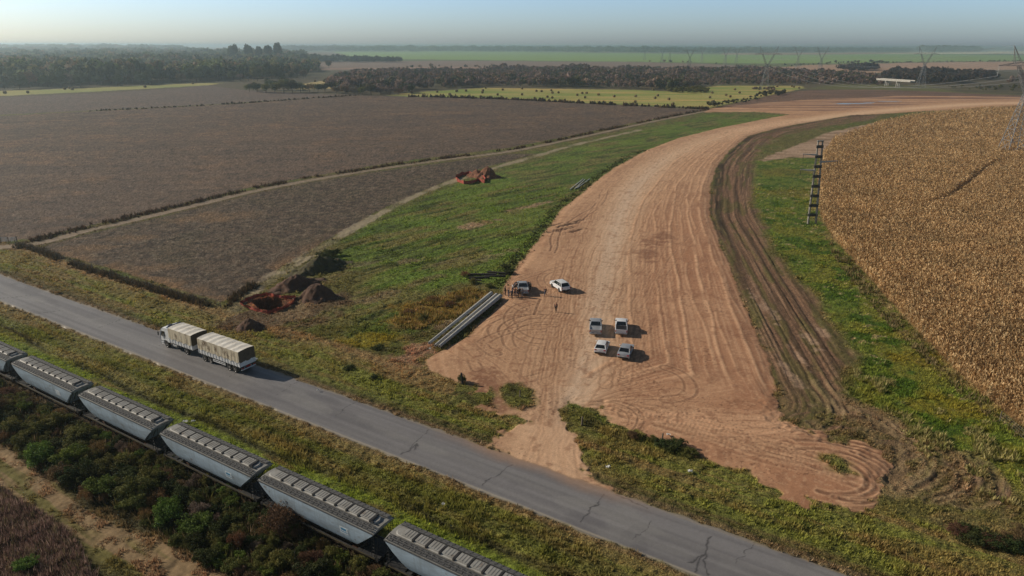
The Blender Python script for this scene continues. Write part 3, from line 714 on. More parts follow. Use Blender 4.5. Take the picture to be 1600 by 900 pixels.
class MB:
    """collects simple solids into ONE mesh"""
    def __init__(s): s.v = []; s.f = []; s.m = []
    def add(s, vs, fs, mi=0):
        n = len(s.v); s.v += [tuple(v) for v in vs]; s.f += [tuple(i + n for i in f) for f in fs]; s.m += [mi] * len(fs); return s
    def box(s, cx, cy, cz, sx, sy, sz, mi=0, M=None, bev=0.0):
        hx, hy, hz = sx / 2, sy / 2, sz / 2
        if bev <= 0:
            vs = [Vector((cx + a * hx, cy + b * hy, cz + c * hz)) for c in (-1, 1) for b in (-1, 1) for a in (-1, 1)]
            fs = [(0, 2, 3, 1), (4, 5, 7, 6), (0, 1, 5, 4), (2, 6, 7, 3), (0, 4, 6, 2), (1, 3, 7, 5)]
        else:
            ring = [(-hx + bev, -hy), (hx - bev, -hy), (hx, -hy + bev), (hx, hy - bev), (hx - bev, hy), (-hx + bev, hy), (-hx, hy - bev), (-hx, -hy + bev)]
            b2 = bev * .7; lv = [(-hz, b2), (-hz + bev, 0), (hz - bev, 0), (hz, b2)]; vs = []
            for z, ins in lv:
                kx = (hx - ins) / hx; ky = (hy - ins) / hy
                vs += [Vector((cx + x * kx, cy + y * ky, cz + z)) for x, y in ring]
            fs = [tuple(range(7, -1, -1)), tuple(range(24, 32))]
            for l in range(3):
                for i in range(8): fs.append((l * 8 + i, l * 8 + (i + 1) % 8, l * 8 + 8 + (i + 1) % 8, l * 8 + 8 + i))
        if M is not None: vs = [M @ v for v in vs]
        return s.add(vs, fs, mi)
    def tube(s, a, b, r0, r1=None, n=8, mi=0, caps=True):
        a = Vector(a); b = Vector(b); r1 = r0 if r1 is None else r1
        d = (b - a)
        if d.length < 1e-6: return s
        d.normalize(); u = d.orthogonal().normalized(); w = d.cross(u)
        vs = []
        for p, r in ((a, r0), (b, r1)):
            vs += [p + (u * math.cos(2 * math.pi * i / n) + w * math.sin(2 * math.pi * i / n)) * r for i in range(n)]
        fs = [(i, (i + 1) % n, n + (i + 1) % n, n + i) for i in range(n)]
        if caps: fs += [tuple(range(n - 1, -1, -1)), tuple(range(n, 2 * n))]
        return s.add(vs, fs, mi)
    def loft(s, rings, mi=0, caps=True, closed=True):
        n = len(rings[0]); vs = [p for r in rings for p in r]; fs = []
        for k in range(len(rings) - 1):
            for i in range(n if closed else n - 1):
                fs.append((k * n + i, k * n + (i + 1) % n, (k + 1) * n + (i + 1) % n, (k + 1) * n + i))
        if caps: fs += [tuple(range(n - 1, -1, -1)), tuple(range((len(rings) - 1) * n, len(rings) * n))]
        return s.add(vs, fs, mi)
    def build(s, name, mats, parent=None, smooth=False, auto=None):
        me = bpy.data.meshes.new(name); me.from_pydata([tuple(v) for v in s.v], [], s.f)
        mats = mats if isinstance(mats, (list, tuple)) else [mats]
        for m in mats: me.materials.append(m)
        me.polygons.foreach_set('material_index', s.m)
        if smooth: me.polygons.foreach_set('use_smooth', [True] * len(s.f))
        me.validate(); me.update()
        if auto is not None:
            me.polygons.foreach_set('use_smooth', [True] * len(me.polygons)); me.set_sharp_from_angle(angle=R(auto))
        return link(bpy.data.objects.new(name, me), parent)

# ------------------------------------------------------------------ plant materials
def leaf_mat(name, transl=.25, rough=.8):
    m, n, b = new_mat(name)
    at = n.nodes.new('ShaderNodeAttribute'); at.attribute_name = 'soil'
    oi = n.nodes.new('ShaderNodeObjectInfo')
    hs = n.nodes.new('ShaderNodeHueSaturation')
    r = n.nodes.new('ShaderNodeMapRange'); r.inputs['To Min'].default_value = .8; r.inputs['To Max'].default_value = 1.25
    r2 = n.nodes.new('ShaderNodeMapRange'); r2.inputs['To Min'].default_value = .475; r2.inputs['To Max'].default_value = .52
    n.links.new(oi.outputs['Random'], r.inputs['Value']); n.links.new(r.outputs[0], hs.inputs['Value'])
    wn_ = n.nodes.new('ShaderNodeTexWhiteNoise'); wn_.noise_dimensions = '1D'
    n.links.new(oi.outputs['Random'], wn_.inputs['W']); n.links.new(wn_.outputs['Value'], r2.inputs['Value']); n.links.new(r2.outputs[0], hs.inputs['Hue'])
    n.links.new(at.outputs['Color'], hs.inputs['Color']); n.links.new(hs.outputs[0], b.inputs['Base Color'])
    b.inputs['Roughness'].default_value = rough; b.inputs['Specular IOR Level'].default_value = .2
    if transl:
        tr = n.nodes.new('ShaderNodeBsdfTranslucent'); mx = n.nodes.new('ShaderNodeMixShader'); mx.inputs[0].default_value = transl
        n.links.new(hs.outputs[0], tr.inputs['Color'])
        out = n.nodes['Material Output']
        n.links.new(b.outputs[0], mx.inputs[1]); n.links.new(tr.outputs[0], mx.inputs[2]); n.links.new(mx.outputs[0], out.inputs[0])
    return m
M_LEAF = leaf_mat('leaves'); M_GRASS = leaf_mat('grass_blades', .3, .9)
M_BARK = simple('bark', S(84, 70, 56, 1.0), .9, noise=.25, scale=3)
rs = np.random.RandomState(7)
def crown_arrays(rx, ry, rz, zc, n, leaf, seed, palette, lumps=9, shell=.55, twig=False, lump_r=.45):
    """leaf-sized faces gathered in lumps through the volume of a crown -> verts, tris, colours"""
    r = np.random.RandomState(seed)
    d = r.normal(size=(lumps, 3)); d[:, 2] = np.abs(d[:, 2]) * .9 - .25; d /= np.linalg.norm(d, axis=1)[:, None]
    cen = d * r.uniform(.35, .72 if lumps < 20 else .95, (lumps, 1))
    cen[0] = (0, 0, 0)
    lr = r.uniform(lump_r * .7, lump_r * 1.25, lumps); lr[0] = .6
    li = r.choice(lumps, n, p=lr ** 2 / (lr ** 2).sum())
    u = r.normal(size=(n, 3)); u /= np.linalg.norm(u, axis=1)[:, None]
    rad = r.uniform(shell, 1.0, (n, 1)) ** .7
    p = cen[li] + u * rad * lr[li][:, None]
    keep = p[:, 2] > -.75
    p, u, li = p[keep], u[keep], li[keep]; n = len(p)
    P = p * np.array([rx, ry, rz]) + np.array([0, 0, zc])
    nr = u + r.normal(size=(n, 3)) * .7; nr /= np.linalg.norm(nr, axis=1)[:, None]
    t = np.cross(nr, r.normal(size=(n, 3))); t /= np.linalg.norm(t, axis=1)[:, None] + 1e-9
    b = np.cross(nr, t)
    s = leaf * r.uniform(.6, 1.4, (n, 1)); w = s * (.35 if twig else .8)
    V = np.stack([P - t * s * .6, P + b * w * .55, P + t * s * .75, P - b * w * .45], 1).reshape(-1, 3)
    F = np.arange(n * 4).reshape(-1, 4)
    pal = np.array(palette); c = pal[r.choice(len(pal), lumps)][li] * .6 + pal[r.choice(len(pal), n)] * .4
    c = c * r.uniform(.8, 1.2, (n, 1))
    return V, F, np.repeat(c, 4, 0)
PAL = {
 'dark': [S(58, 70, 36), S(72, 80, 40), S(52, 60, 34)],
 'olive': [S(92, 96, 46), S(108, 106, 54), S(78, 84, 42)],
 'bright': [S(88, 106, 42), S(106, 120, 50), S(72, 90, 38)],
 'brown': [S(98, 76, 56), S(80, 62, 48), S(112, 88, 62)],
 'grey': [S(104, 90, 80), S(88, 76, 68), S(120, 104, 90)],
 'rust': [S(126, 92, 58), S(104, 78, 54), S(92, 84, 50)],
 'wood': [S(70, 80, 48), S(86, 94, 54), S(58, 66, 44), S(104, 100, 66), S(118, 100, 76), S(52, 60, 40)],
}
def trunk_mb(h, r, seed, zc, rx):
    q = random.Random(seed); mb = MB()
    a = Vector((0, 0, -.2)); pr = r
    pts = [a]
    for k in range(1, 5):
        pts.append(Vector((q.uniform(-.12, .12) * h * k / 4, q.uniform(-.12, .12) * h * k / 4 * .6, h * k / 4)))
    for k in range(4):
        mb.tube(pts[k], pts[k + 1], r * (1 - k * .2), r * (1 - (k + 1) * .2), 7, caps=(k in (0, 3)))
    for k in range(7):
        s0 = pts[2 + k % 3]; an = q.uniform(0, 6.28)
        e = s0 + Vector((math.cos(an) * rx * .6, math.sin(an) * rx * .6, h * q.uniform(.15, .45)))
        mid_ = (s0 + e) / 2 + Vector((0, 0, h * .04))
        mb.tube(s0, mid_, r * .35, r * .22, 5, caps=False); mb.tube(mid_, e, r * .22, r * .08, 5)
    return mb

# ------------------------------------------------------------------ shrubs between the railway and the farm path
def in_poly(P, x, y):
    return poly_sdf(P, np.atleast_1d(np.array(x, float)), np.atleast_1d(np.array(y, float)), 5)[0] < 0
SHRUB_KIND = []
def shrub_mesh(seed, pal, n, leaf, lumps, twig=False):
    V, F, c = crown_arrays(1, 1, .95, .62, n, leaf, seed, PAL[pal], lumps, .3, twig, .27)
    V[:, 2] = np.maximum(V[:, 2], 0.02)
    o = mesh_np('shrub', V, F, M_LEAF, False, c); me = o.data
    bpy.data.objects.remove(o)
    mb = MB(); q = random.Random(seed)
    for k in range(9):
        an = q.uniform(0, 6.28); e = Vector((math.cos(an) * q.uniform(.2, .8), math.sin(an) * q.uniform(.2, .8), q.uniform(.5, 1.15)))
        m_ = Vector((e.x * .4, e.y * .4, e.z * .55)); mb.tube((0, 0, -.1), m_, .045, .03, 5, caps=False); mb.tube(m_, e, .03, .008, 5)
    st = mb.build('stem', M_BARK); sm = st.data; bpy.data.objects.remove(st)
    return me, sm
variants = {}
for k, (pal, cnt) in enumerate([('dark', 3), ('olive', 3), ('bright', 2), ('brown', 2), ('rust', 1), ('grey', 1)]):
    variants[pal] = [shrub_mesh(100 + k * 10 + j, pal, 4200 if pal not in ('brown', 'grey') else 3000, .075 if pal not in ('brown', 'grey') else .10, 30 + 4 * j, pal in ('brown', 'grey', 'rust')) for j in range(cnt)]
def put_shrub(x, y, r, h, pal, label, group=None, q=random.Random(3)):
    me, sm = q.choice(variants[pal])
    o = bpy.data.objects.new('shrub', me); link(o)
    o.location = (x, y, gz(x, y) - .05); o.rotation_euler = (0, 0, q.uniform(0, 6.28)); o.scale = (r * q.uniform(.8, 1.2), r * q.uniform(.8, 1.2), h / 1.35)
    s = bpy.data.objects.new('stem', sm); link(s, o)
    tag(o, label, 'shrub', group)
    return o
P_SCRUB = GP([(-120,560),(0,606),(128,668),(250,722),(400,800),(560,882),(680,945),(600,1010),(420,935),(350,893),(262,850),(205,806),(140,782),(62,735),(0,692),(-120,645)])
q = random.Random(11)
placed = []
minx, maxx = P_SCRUB[:, 0].min(), P_SCRUB[:, 0].max(); miny, maxy = P_SCRUB[:, 1].min(), P_SCRUB[:, 1].max()
for a in range(9000):
    if len(placed) >= 285: break
    x, y = q.uniform(minx, maxx), q.uniform(miny, maxy)
    if not in_poly(P_SCRUB, x, y): continue
    o_ = x * NRM[0] + y * NRM[1]
    r = q.uniform(.6, 1.75)
    if o_ > 31.0: r = min(r, .8)
    if all((x - a_) ** 2 + (y - b_) ** 2 > (.52 * (r + c_)) ** 2 for a_, b_, c_ in placed): placed.append((x, y, r))
SG = 'shrubs crowded between the railway and the farm path'
for x, y, r in placed:
    o_ = x * NRM[0] + y * NRM[1]; al = x * DIR[0] + y * DIR[1]
    w = q.random()
    if al > -42: pal = 'brown' if w < .2 else 'dark' if w < .45 else 'olive' if w < .75 else 'rust' if w < .9 else 'bright'
    else: pal = 'dark' if w < .30 else 'olive' if w < .70 else 'bright' if w < .80 else 'grey' if w < .86 else 'brown' if w < .93 else 'rust'
    h = r * q.uniform(.95, 1.4); h = min(h, 1.4 if o_ > 31 else 2.2)
    put_shrub(x, y, r, h, pal, {'dark': 'dark green shrub in the thicket between the grain train and the dirt path', 'olive': 'olive green shrub in the thicket between the grain train and the dirt path', 'bright': 'fresh green shrub in the thicket between the grain train and the dirt path',
      'brown': 'brown half bare shrub in the thicket between the grain train and the dirt path', 'grey': 'grey twiggy shrub in the thicket between the grain train and the dirt path', 'rust': 'rusty brown shrub in the thicket between the grain train and the dirt path'}[pal], SG, q)
def named_shrub(px, py, r, h, pal, label):
    x, y = G(px, py); return put_shrub(x, y, r, h, pal, label)
named_shrub(72, 722, 1.5, 1.7, 'bright', 'round dense green bush at the edge of the upper left stretch of dirt path')
named_shrub(120, 752, 1.9, 2.0, 'dark', 'wide dome shaped dark green bush beside the dirt path')
named_shrub(160, 775, 1.5, 1.7, 'bright', 'light green leafy bush in front of the wide dark one by the dirt path')
named_shrub(45, 893, 1.0, 1.2, 'bright', 'bright green bush alone among the dead brown weeds in the lower left corner')
named_shrub(445, 838, 1.9, 3.3, 'brown', 'tall bare brown bush standing against the side of a grain wagon')
named_shrub(470, 815, 1.2, 3.0, 'grey', 'thin leafless bush whose twigs reach up over a wagon side')

# scrap of shrubs elsewhere, each a thing
for px, py, r, h, pal, lab in [
 (722,598,.55,1.1,'dark','small dark bush at the left edge of the earth beside the weedy triangle'),
 (1040,697,1.2,1.0,'dark','dark bush at the lower edge of the bare earth above the road'),
 (1058,702,1.3,1.1,'dark','second dark bush of the row at the lower edge of the bare earth'),
 (1075,712,1.0,.8,'olive','olive bush ending the row at the lower edge of the bare earth'),
 (1022,690,.9,.7,'olive','olive bush starting the row at the lower edge of the bare earth'),
 (990,684,.8,.9,'brown','brown dry bush where the tyre rings meet the verge'),
 (1500,835,1.4,.9,'brown','brown dry bush right of the white post near the lower right corner'),
 (1520,842,1.5,1.0,'dark','dark bush right of the white post near the lower right corner'),
 (1545,850,1.4,1.0,'brown','brown tangled bush near the lower right corner of the verge'),
 (1575,858,1.5,1.0,'dark','dark bush closest to the lower right corner'),
 (1590,840,1.5,.9,'brown','dry brown bush at the right edge of the picture above the verge'),
 (508,408,1.9,2.0,'dark','dark bush on top of the overgrown spoil mound'),
 (520,400,1.7,1.7,'dark','dark bush on the far shoulder of the overgrown spoil mound'),
 (496,420,1.9,1.6,'dark','dark bush on the near flank of the overgrown spoil mound'),
 (482,425,1.5,1.0,'olive','yellowish bush on the low end of the overgrown spoil mound'),
 (512,415,1.8,1.7,'dark','dark bush on the shaded side of the overgrown spoil mound'),
 (738,443,1.2,1.0,'olive','olive bush among the weeds above the lying concrete poles'),
 (725,432,1.3,1.1,'rust','rusty bush among the weeds left of the dark timbers'),
 (765,449,.8,.8,'olive','small olive bush between the timbers and the lying poles'),
 (796,428,1.0,1.0,'dark','dark bush at the meadow edge above the parked group'),
 (790,420,.9,1.1,'dark','small dark bush at the meadow edge beside the dark timbers'),
 (700,478,1.2,.9,'rust','yellow brown bush in the tall weeds left of the lying poles'),
 (672,470,1.3,.9,'rust','rusty bush in the tall weeds far left of the lying poles'),
 (640,490,1.1,.8,'rust','brown weedy bush at the left end of the tall weeds'),
 (662,500,1.0,.8,'olive','olive weedy bush below the rusty ones left of the poles'),
 (715,468,1.1,.9,'rust','rusty bush just above the middle of the lying poles'),
 (590,545,1.0,.5,'dark','flat dark clump in the verge below the excavated soil heaps'),
 (545,575,.9,.5,'dark','flat dark clump in the verge near the asphalt'),
 (585,590,.8,.5,'dark','small dark clump in the verge on the asphalt side')]:
    named_shrub(px, py, r, h, pal, lab)

# ------------------------------------------------------------------ grass: blades in tufts, one object per kind of growth
def tuft_arrays(x, y, z, h, c, blades, spread, seed, width=.05):
    r = np.random.RandomState(seed); n = len(x)
    x = np.repeat(x, blades); y = np.repeat(y, blades); z = np.repeat(z, blades); h = np.repeat(h, blades) * r.uniform(.5, 1.2, n * blades)
    an = r.uniform(0, 2 * np.pi, n * blades); sp = np.repeat(spread, blades) * r.uniform(.2, 1, n * blades)
    bx = x + np.cos(an) * sp * .35; by = y + np.sin(an) * sp * .35
    tx = x + np.cos(an) * sp * 1.2; ty = y + np.sin(an) * sp * 1.2
    pa = an + np.pi / 2 + r.uniform(-.5, .5, n * blades); w = width * (1 + h) * r.uniform(.7, 1.6, n * blades)
    V = np.stack([np.stack([bx - np.cos(pa) * w, by - np.sin(pa) * w, z - .05], 1), np.stack([bx + np.cos(pa) * w, by + np.sin(pa) * w, z - .05], 1), np.stack([tx, ty, z + h], 1)], 1).reshape(-1, 3)
    F = np.arange(len(bx) * 3).reshape(-1, 3)
    c = np.repeat(np.repeat(c, blades, 0) * r.uniform(.75, 1.3, (n * blades, 1)), 3, 0)
    return V, F, c
def scatter(n, x0, x1, y0, y1, seed, test):
    r = np.random.RandomState(seed); x = r.uniform(x0, x1, n); y = r.uniform(y0, y1, n)
    vis = np.abs(x) < (y + 6) * 1.25
    x, y = x[vis], y[vis]
    c, z, k = ground_sample(x, y)
    m = test(x, y, k)
    return x[m], y[m], z[m], c[m], k[m]
def grass_obj(name, arrs, label=None):
    V = np.concatenate([a[0] for a in arrs]); F = []; o_ = 0
    for a in arrs: F.append(a[1] + o_); o_ += len(a[0])
    o = mesh_np(name, V, np.concatenate(F), M_GRASS, False, np.concatenate([a[2] for a in arrs]))
    tag(o, label, kind='stuff'); return o
arrs = []
x, y, z, c, k = scatter(230000, -110, 100, 36, 100, 21, lambda x, y, k: (k == 0) & (rs.uniform(size=len(x)) < np.clip(75 / y, .2, 1) ** 2))
hh = .13 + .30 * sst(.45, .75, fbm(x / 1.6, y / 1.6, 2, 301)) + .18 * sst(.5, .7, fbm(x / 7, y / 7, 2, 303))
off_ = x * NRM[0] + y * NRM[1]
hh *= np.where((off_ > ROAD_N) & (off_ < ROAD_N + 2.6), .4, 1); hh *= np.where((off_ < ROAD_S) & (off_ > ROAD_S - 1.5), .5, 1)
hh *= np.where((off_ > 37) & (off_ < 41), .6, 1)
arrs.append(tuft_arrays(x, y, z, hh * .85, c * 1.75, 5, .10 + hh * .5, 31, .035))
x, y, z, c, k = scatter(150000, -150, 120, 95, 215, 22, lambda x, y, k: (k == 0) & (rs.uniform(size=len(x)) < np.clip(120 / y, .2, 1) ** 2))
hh = .16 + .3 * sst(.5, .75, fbm(x / 2.6, y / 2.6, 2, 305))
arrs.append(tuft_arrays(x, y, z, hh * .85, c * 1.65, 4, .18 + hh * .5, 32, .07))
grass_obj('grass', arrs, 'rough green and olive grass of the verges and the meadow')
# tall dead weeds
def weeds(name, P, n, h0, h1, cols, seed, label, blades=6, thr=.0, wd=.05):
    r = np.random.RandomState(seed)
    x = r.uniform(P[:, 0].min(), P[:, 0].max(), n); y = r.uniform(P[:, 1].min(), P[:, 1].max(), n)
    m = poly_sdf(P, x, y, 5) < 0
    m &= fbm(x / 2.2, y / 2.2, 3, seed) > thr
    x, y = x[m], y[m]; _, z, _ = ground_sample(x, y)
    pal = np.array(cols); c = pal[r.choice(len(pal), len(x))]
    h = r.uniform(h0, h1, len(x)) * (.6 + .8 * fbm(x / 1.5, y / 1.5, 2, seed + 3))
    return grass_obj(name, [tuft_arrays(x, y, z, h, c, blades, .12 + h * .6, seed, wd)], label)
P_DEAD = GP([(-80,720),(0,764),(40,790),(85,815),(120,850),(150,905),(170,960),(60,1010),(-120,960),(-200,800)])
weeds('dead_weeds', P_DEAD, 15000, .3, .85, [S(132, 112, 98), S(112, 94, 82), S(150, 132, 114), S(92, 78, 66), S(110, 104, 74)], 41, 'tall dead brown weeds filling the lower left corner', 9, .16, .022)
weeds('undergrowth', P_SCRUB, 26000, .3, 1.0, [S(92, 90, 46), S(70, 74, 38), S(104, 86, 62), S(120, 104, 76), S(58, 62, 34)], 46, 'tangled weeds and saplings between the shrubs along the railway', 6, .15, .035)
P_YW = GP([(610,505),(640,478),(690,462),(735,450),(760,455),(772,462),(735,485),(700,505),(660,515),(625,515)])
weeds('yellow_weeds', P_YW, 3400, .25, .7, [S(178, 156, 84), S(160, 142, 74), S(136, 130, 66), S(184, 156, 98)], 43, 'tall yellow brown weeds left of the lying concrete poles', 6, .38, .05)
P_STR = GP([(1330,560),(1420,610),(1500,640),(1600,690),(1640,760),(1600,800),(1500,760),(1440,720),(1400,660),(1340,610)])
weeds('straw_weeds', P_STR, 5200, .3, .8, [S(172, 160, 108), S(150, 140, 90), S(110, 112, 60)], 44, 'pale straw coloured weeds scattered over the green strip at the right', 7, .60, .04)
P_MG = GP([(1290,372),(1330,408),(1400,486),(1500,592),(1600,674),(1660,710),(1640,720),(1590,690),(1480,600),(1380,500),(1310,415)])
weeds('field_edge_weeds', P_MG, 6000, .3, .9, [S(150, 136, 96), S(126, 116, 74), S(90, 96, 46)], 45, 'dry pale weeds along the edge of the maize', 6, .46, .05)
def line_weeds(name, L, width, per_m, h0, h1, cols, seed, label, thr=.3, wd=.05, ylim=1e9):
    r = np.random.RandomState(seed); X_, Y_ = [], []
    for i in range(len(L) - 1):
        a, b = L[i], L[i + 1]; ln_ = np.hypot(*(b - a)); dist = (a[1] + b[1]) / 2
        if abs(a[0]) > (a[1] + 6) * 1.25 or dist > ylim: continue
        n = int(ln_ * per_m * min(1, 140 / dist)) + 1
        t = r.uniform(size=n); nn = np.array([-(b - a)[1], (b - a)[0]]) / (ln_ + 1e-9)
        o = r.normal(size=n) * width / 2
        X_.append(a[0] + (b - a)[0] * t + nn[0] * o); Y_.append(a[1] + (b - a)[1] * t + nn[1] * o)
    x = np.concatenate(X_); y = np.concatenate(Y_)
    m = fbm(x / 5, y / 5, 3, seed) > thr; x, y = x[m], y[m]
    _, z, _ = ground_sample(x, y); pal = np.array(cols); c = pal[r.choice(len(pal), len(x))]
    big_ = np.clip(y / 140, 1, 6)
    h = r.uniform(h0, h1, len(x)) * (.5 + fbm(x / 3, y / 3, 2, seed + 3)) * (.75 + .25 * big_)
    return grass_obj(name, [tuft_arrays(x, y, z, h, c, 6, .15 * big_ + h * .35, seed, wd * 1.0)], label)
def offset_line(L, d):
    L = np.asarray(L); t = np.gradient(L, axis=0); t /= np.linalg.norm(t, axis=1)[:, None] + 1e-9
    return L + np.stack([-t[:, 1], t[:, 0]], 1) * d
DRY = [S(76, 60, 46), S(62, 50, 40), S(94, 76, 54), S(58, 52, 36)]
line_weeds('lane_weeds', offset_line(L_LANE1, 3.4), 2.0, 15, .25, .95, DRY, 51, 'dark dry weeds in a band along the far side of the farm lane', .47, .05, 520)
L_F2S = GP([(28,384),(60,392),(120,415),(200,440),(260,458),(300,470),(345,480),(362,470),(380,455),(400,445)])
line_weeds('fence_weeds', smooth_line(L_F2S, 6), 1.0, 30, .3, 1.0, DRY, 52, 'dead weeds coloured dark as if backlit, grown through the wire fence above the road verge', .30, .04)  # dark palette stands for the backlit shade of this band
L_EDGE = smooth_line(GP([(640,151),(780,155),(900,161),(1040,168),(1108,171)]), 6)
line_weeds('meadow_edge_weeds', L_EDGE, 3, 9, .5, 1.5, DRY, 53, 'dark weeds along the near edge of the hay meadow', .40, .25)
L_MID = smooth_line(GP([(140,174),(300,166),(400,160),(470,155),(560,149)]), 5)
line_weeds('headland_weeds', L_MID, 3, 4, .3, .9, DRY, 54, 'dark weeds on the strip dividing the brown fields', .3, .22)
L_EB = smooth_line(GP([(790,447),(806,420),(830,390),(855,358),(880,325),(915,297),(960,262),(1010,235)]), 5)
line_weeds('earth_edge_weeds', offset_line(L_EB, 1.4), 1.8, 8, .15, .5, [S(52, 62, 30), S(64, 74, 36), S(74, 76, 40)], 55, 'dark green weeds along the left edge of the bare earth', .3, .06)

# ------------------------------------------------------------------ the standing dry maize
def maize():
    r = np.random.RandomState(61); out = []
    def plants(x, y, blades, big, seed):
        rr = np.random.RandomState(seed); n = len(x)
        _, z, _ = ground_sample(x, y)
        pal = np.array([S(186, 154, 113), S(170, 139, 101), S(204, 176, 136), S(151, 122, 89), S(164, 142, 107)])
        c0 = pal[rr.choice(5, n, p=[.3, .28, .2, .14, .08])] * (.85 + .3 * fbm(x / 9, y / 9, 2, 401))[:, None]
        H = rr.uniform(1.9, 2.3, n)
        # stalk with tassel: a narrow upright sliver
        an = rr.uniform(0, np.pi, n); w = .035 * big
        lx = x + rr.normal(size=n) * .12; ly = y + rr.normal(size=n) * .12
        V1 = np.stack([np.stack([x - np.cos(an) * w, y - np.sin(an) * w, z], 1), np.stack([x + np.cos(an) * w, y + np.sin(an) * w, z], 1), np.stack([lx, ly, z + H], 1)], 1).reshape(-1, 3)
        out.append((V1, np.arange(n * 3).reshape(-1, 3), np.repeat(c0 * 1.05, 3, 0)))
        # leaves: arched out and hanging
        X2 = np.repeat(x, blades); Y2 = np.repeat(y, blades); Z2 = np.repeat(z, blades); HH = np.repeat(H, blades); m = len(X2)
        t = np.tile((np.arange(blades) + .5) / blades, n); zz = HH * (.25 + .7 * t) * rr.uniform(.9, 1.05, m)
        a = rr.uniform(0, 2 * np.pi, m); L = rr.uniform(.22, .48, m) * big; wv = .034 * big * rr.uniform(.7, 1.4, m)
        px_, py_ = -np.sin(a) * wv, np.cos(a) * wv
        k1x, k1y, k1z = X2 + np.cos(a) * L * .5, Y2 + np.sin(a) * L * .5, Z2 + zz + .12
        k2x, k2y, k2z = X2 + np.cos(a) * L, Y2 + np.sin(a) * L, Z2 + zz - rr.uniform(.15, .55, m)
        V = np.stack([np.stack([X2, Y2, Z2 + zz - .05], 1), np.stack([k1x + px_, k1y + py_, k1z], 1), np.stack([k2x, k2y, k2z], 1), np.stack([k1x - px_, k1y - py_, k1z - .02], 1)], 1).reshape(-1, 3)
        out.append((V, np.arange(m * 4).reshape(-1, 4), np.repeat(np.repeat(c0, blades, 0) * rr.uniform(.86, 1.14, (m, 1)), 4, 0)))
    gap = smooth_line(GP([(1575,250),(1545,262),(1500,298),(1470,315),(1440,322),(1400,320),(1360,313),(1320,313),(1284,313)]), 5)
    gap2 = GP([(1440,183.5),(1500,184.5),(1600,187),(1900,196)])
    th = R(38)
    def rows(x0, x1, y0, y1, row, step, seed):
        rr = np.random.RandomState(seed); D = math.hypot(x1 - x0, y1 - y0)
        us = np.arange(-D, D, row); vs = np.arange(-D, D, step)
        u, v = np.meshgrid(us, vs); u = u.ravel() + rr.normal(size=u.size) * .06 * row; v = v.ravel() + rr.uniform(-.5, .5, v.size) * step
        cx, cy = (x0 + x1) / 2, (y0 + y1) / 2
        x = cx + u * math.cos(th) - v * math.sin(th); y = cy + u * math.sin(th) + v * math.cos(th)
        m = (x > x0) & (x < x1) & (y >= y0) & (y < y1) & (x < (y + 6) * 1.12)
        x, y = x[m], y[m]
        m = poly_sdf(P_MAIZE, x, y, 5) + (fbm(x / 2, y / 2, 2, 403) - .5) * 1.2 < 0
        m &= line_dist(gap, x, y, 3, 50) > .75 + .7 * fbm(x / 4, y / 4, 2, 405)
        m &= line_dist(gap2, x, y, 6, 50) > 1.6
        bx, by = G(1582, 238)
        m &= np.hypot(x - bx, y - by) > 5.5
        return x[m], y[m]
    for (y0, y1, row, step, bl, big, sd) in [(50, 105, .7, .30, 7, .95, 1), (105, 160, .72, .40, 6, 1.1, 2), (160, 230, .85, .52, 5, 1.35, 3), (230, 330, 1.1, .75, 5, 1.8, 4), (330, 700, 2.1, 1.7, 4, 2.8, 5)]:
        x, y = rows(40, 620, y0, y1, row, step, 60 + sd)
        plants(x, y, bl, big, 70 + sd)
    tris = [a for a in out if a[1].shape[1] == 3]; qd = [a for a in out if a[1].shape[1] == 4]
    V = np.concatenate([a[0] for a in tris] + [a[0] for a in qd]); C = np.concatenate([a[2] for a in tris] + [a[2] for a in qd])
    F = []; o_ = 0
    for a in tris: F.append(np.concatenate([a[1] + o_, (a[1][:, 2:3] + o_)], 1)); o_ += len(a[0])
    # triangles kept as triangles: split the quads instead, so that one face size holds
    T_ = [f[:, :3] for f in F]
    for a in qd: T_.append(a[1][:, [0, 1, 2]] + o_); T_.append(a[1][:, [0, 2, 3]] + o_); o_ += len(a[0])
    o = mesh_np('maize', V, np.concatenate(T_), M_GRASS, False, C)
    tag(o, 'standing dry golden brown maize filling the field at the right', kind='stuff')
    print('maize tris', sum(len(t) for t in T_))
maize()

